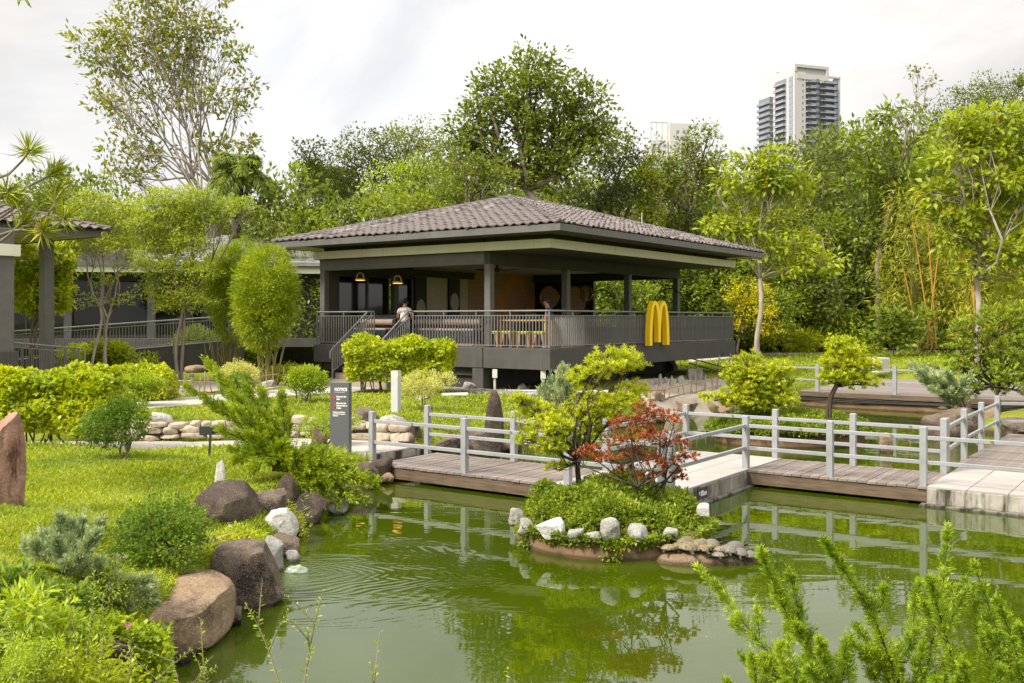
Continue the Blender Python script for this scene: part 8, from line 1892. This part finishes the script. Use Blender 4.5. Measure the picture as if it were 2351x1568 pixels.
for i, b in enumerate(JB):
    dy = rgk.normal() * .18; m = len(b); main = np.array([pd(u, v, 2.9 + dy * (k / (m - 1))) for k, (u, v) in enumerate(b)]); brs.append(main)
    for k in range(5):                              # side plumes, shorter towards the tip
        s = rgk.uniform(.05, .62); j = min(int(s * (m - 1)), m - 2); f = s * (m - 1) - j; p = main[j] + (main[j + 1] - main[j]) * f; d = unit((main[j + 1] - main[j])[None])[0]
        q = rand_dirs(rgk, 1)[0]; q = unit((q - d * (q @ d))[None])[0]; l_ = rgk.uniform(.10, .24) * (1 - .7 * s); e_ = p + (d * .8 + q * .55 + np.array([0, 0, .15])) * l_
        subs.append(np.stack([p, p + (e_ - p) * .5 + q * l_ * .06, e_ + np.array([0, 0, l_ * .08])]))
fj = needle_plant('foreground_juniper', 'bright green juniper with long tapering plumes reaching up in the foreground', 'juniper', tuple(jb2), brs, 'l_juniper_near', 45, nl=.016, nw=.0034, twig=.062, tw_n=150, per=26, r=.005, fine=.8, tip_taper=.85)
sj = needle_plant('side_plumes', 'x', 'x', tuple(jb2), subs, 'l_juniper_near', 47, nl=.015, nw=.0032, twig=.052, tw_n=210, per=22, r=.0022, fine=.8, tip_taper=.8, fol='side_foliage')
for o in list(sj.children): o.parent = fj
bpy.data.objects.remove(sj)
# ---- pine branch and a single leaf hanging in from the upper left
def pine():
    t = thing('pine_branch', 'overhanging pine branch with long needle tufts at the upper left', 'branch', tuple(pd(-60, 500, 6.0))); rg = rnd(46); base = pd(-60, 500, 6.0); paths = []; C, D, N, Ls = [], [], [], []
    limbs = [[(-60, 480), (40, 440), (100, 410), (128, 395)], [(-60, 560), (30, 530), (100, 505), (125, 470), (128, 440)], [(-60, 600), (20, 540), (60, 500)], [(-40, 420), (20, 400), (50, 370), (70, 345)], [(100, 505), (140, 505), (150, 500)], [(-60, 470), (0, 450), (20, 440)], [(30, 530), (80, 525), (100, 530)], [(0, 500), (30, 480), (35, 460)]]
    for b in limbs:
        P_ = np.array([pd(u, v, 6.0 + rg.normal() * .05) for u, v in b]); paths.append((P_ - base, .011, .005)); tip = P_[-1]; d0 = unit((P_[-1] - P_[-2])[None])[0]
        for (o, k) in ((tip, 75), (P_[-2] * .4 + tip * .6, 22)):
            dd = unit(d0 * .75 + rand_dirs(rg, k) * .85 + np.array([0, 0, .15])); C.append(np.repeat((o - base)[None], k, 0) - d0 * .06 * rg.random((k, 1))); D.append(dd); N.append(rand_dirs(rg, k)); Ls.append(.135 * (.7 + .5 * rg.random(k)))
    C, D, N, Ls = map(np.concatenate, (C, D, N, Ls)); link('needles', leaf_mesh('needles', [leaf_arrays(C, D, N, Ls, np.full(len(C), .0015), .1, .5, .12)], M['l_pine']), t); V, Fc = tubes_mesh(paths, 6); link('wood', mesh_np('wood', V, Fc, M['bark'], smooth=True), t)
    cp_ = pd(90, 530, 6.0) - base; V, Fc = ico(2); link('cone', mesh_np('cone', V * np.array([.03, .03, .07]) + cp_, Fc, M['dead'], smooth=False), t)
pine()
t = thing('hanging_leaf', 'single dark green pointed leaf hanging at the upper left corner', 'leaf', PD(48, -12, 2.2)); k = 2.2 / F
MB().add([(x * k, 0.004 * (i % 2), z * k) for i, (x, z) in enumerate([(-20, 16), (-14, 2), (-8, -18), (-7, -26), (-1, -14), (6, -10), (16, -24), (24, -30), (16, -12), (10, 8), (0, 18)])], [tuple(range(10, -1, -1))]).build('blade', M['l_mid'], t)
MB().tube([(0, 0, 14 * k), (-4 * k, .01, 60 * k)], .0012, 5).build('stalk', M['culm'], t)
bpy.context.view_layer.update()
print('TRIS', sum(len(m.loop_triangles) or sum(len(p.vertices) - 2 for p in m.polygons) for m in bpy.data.meshes if m.users))
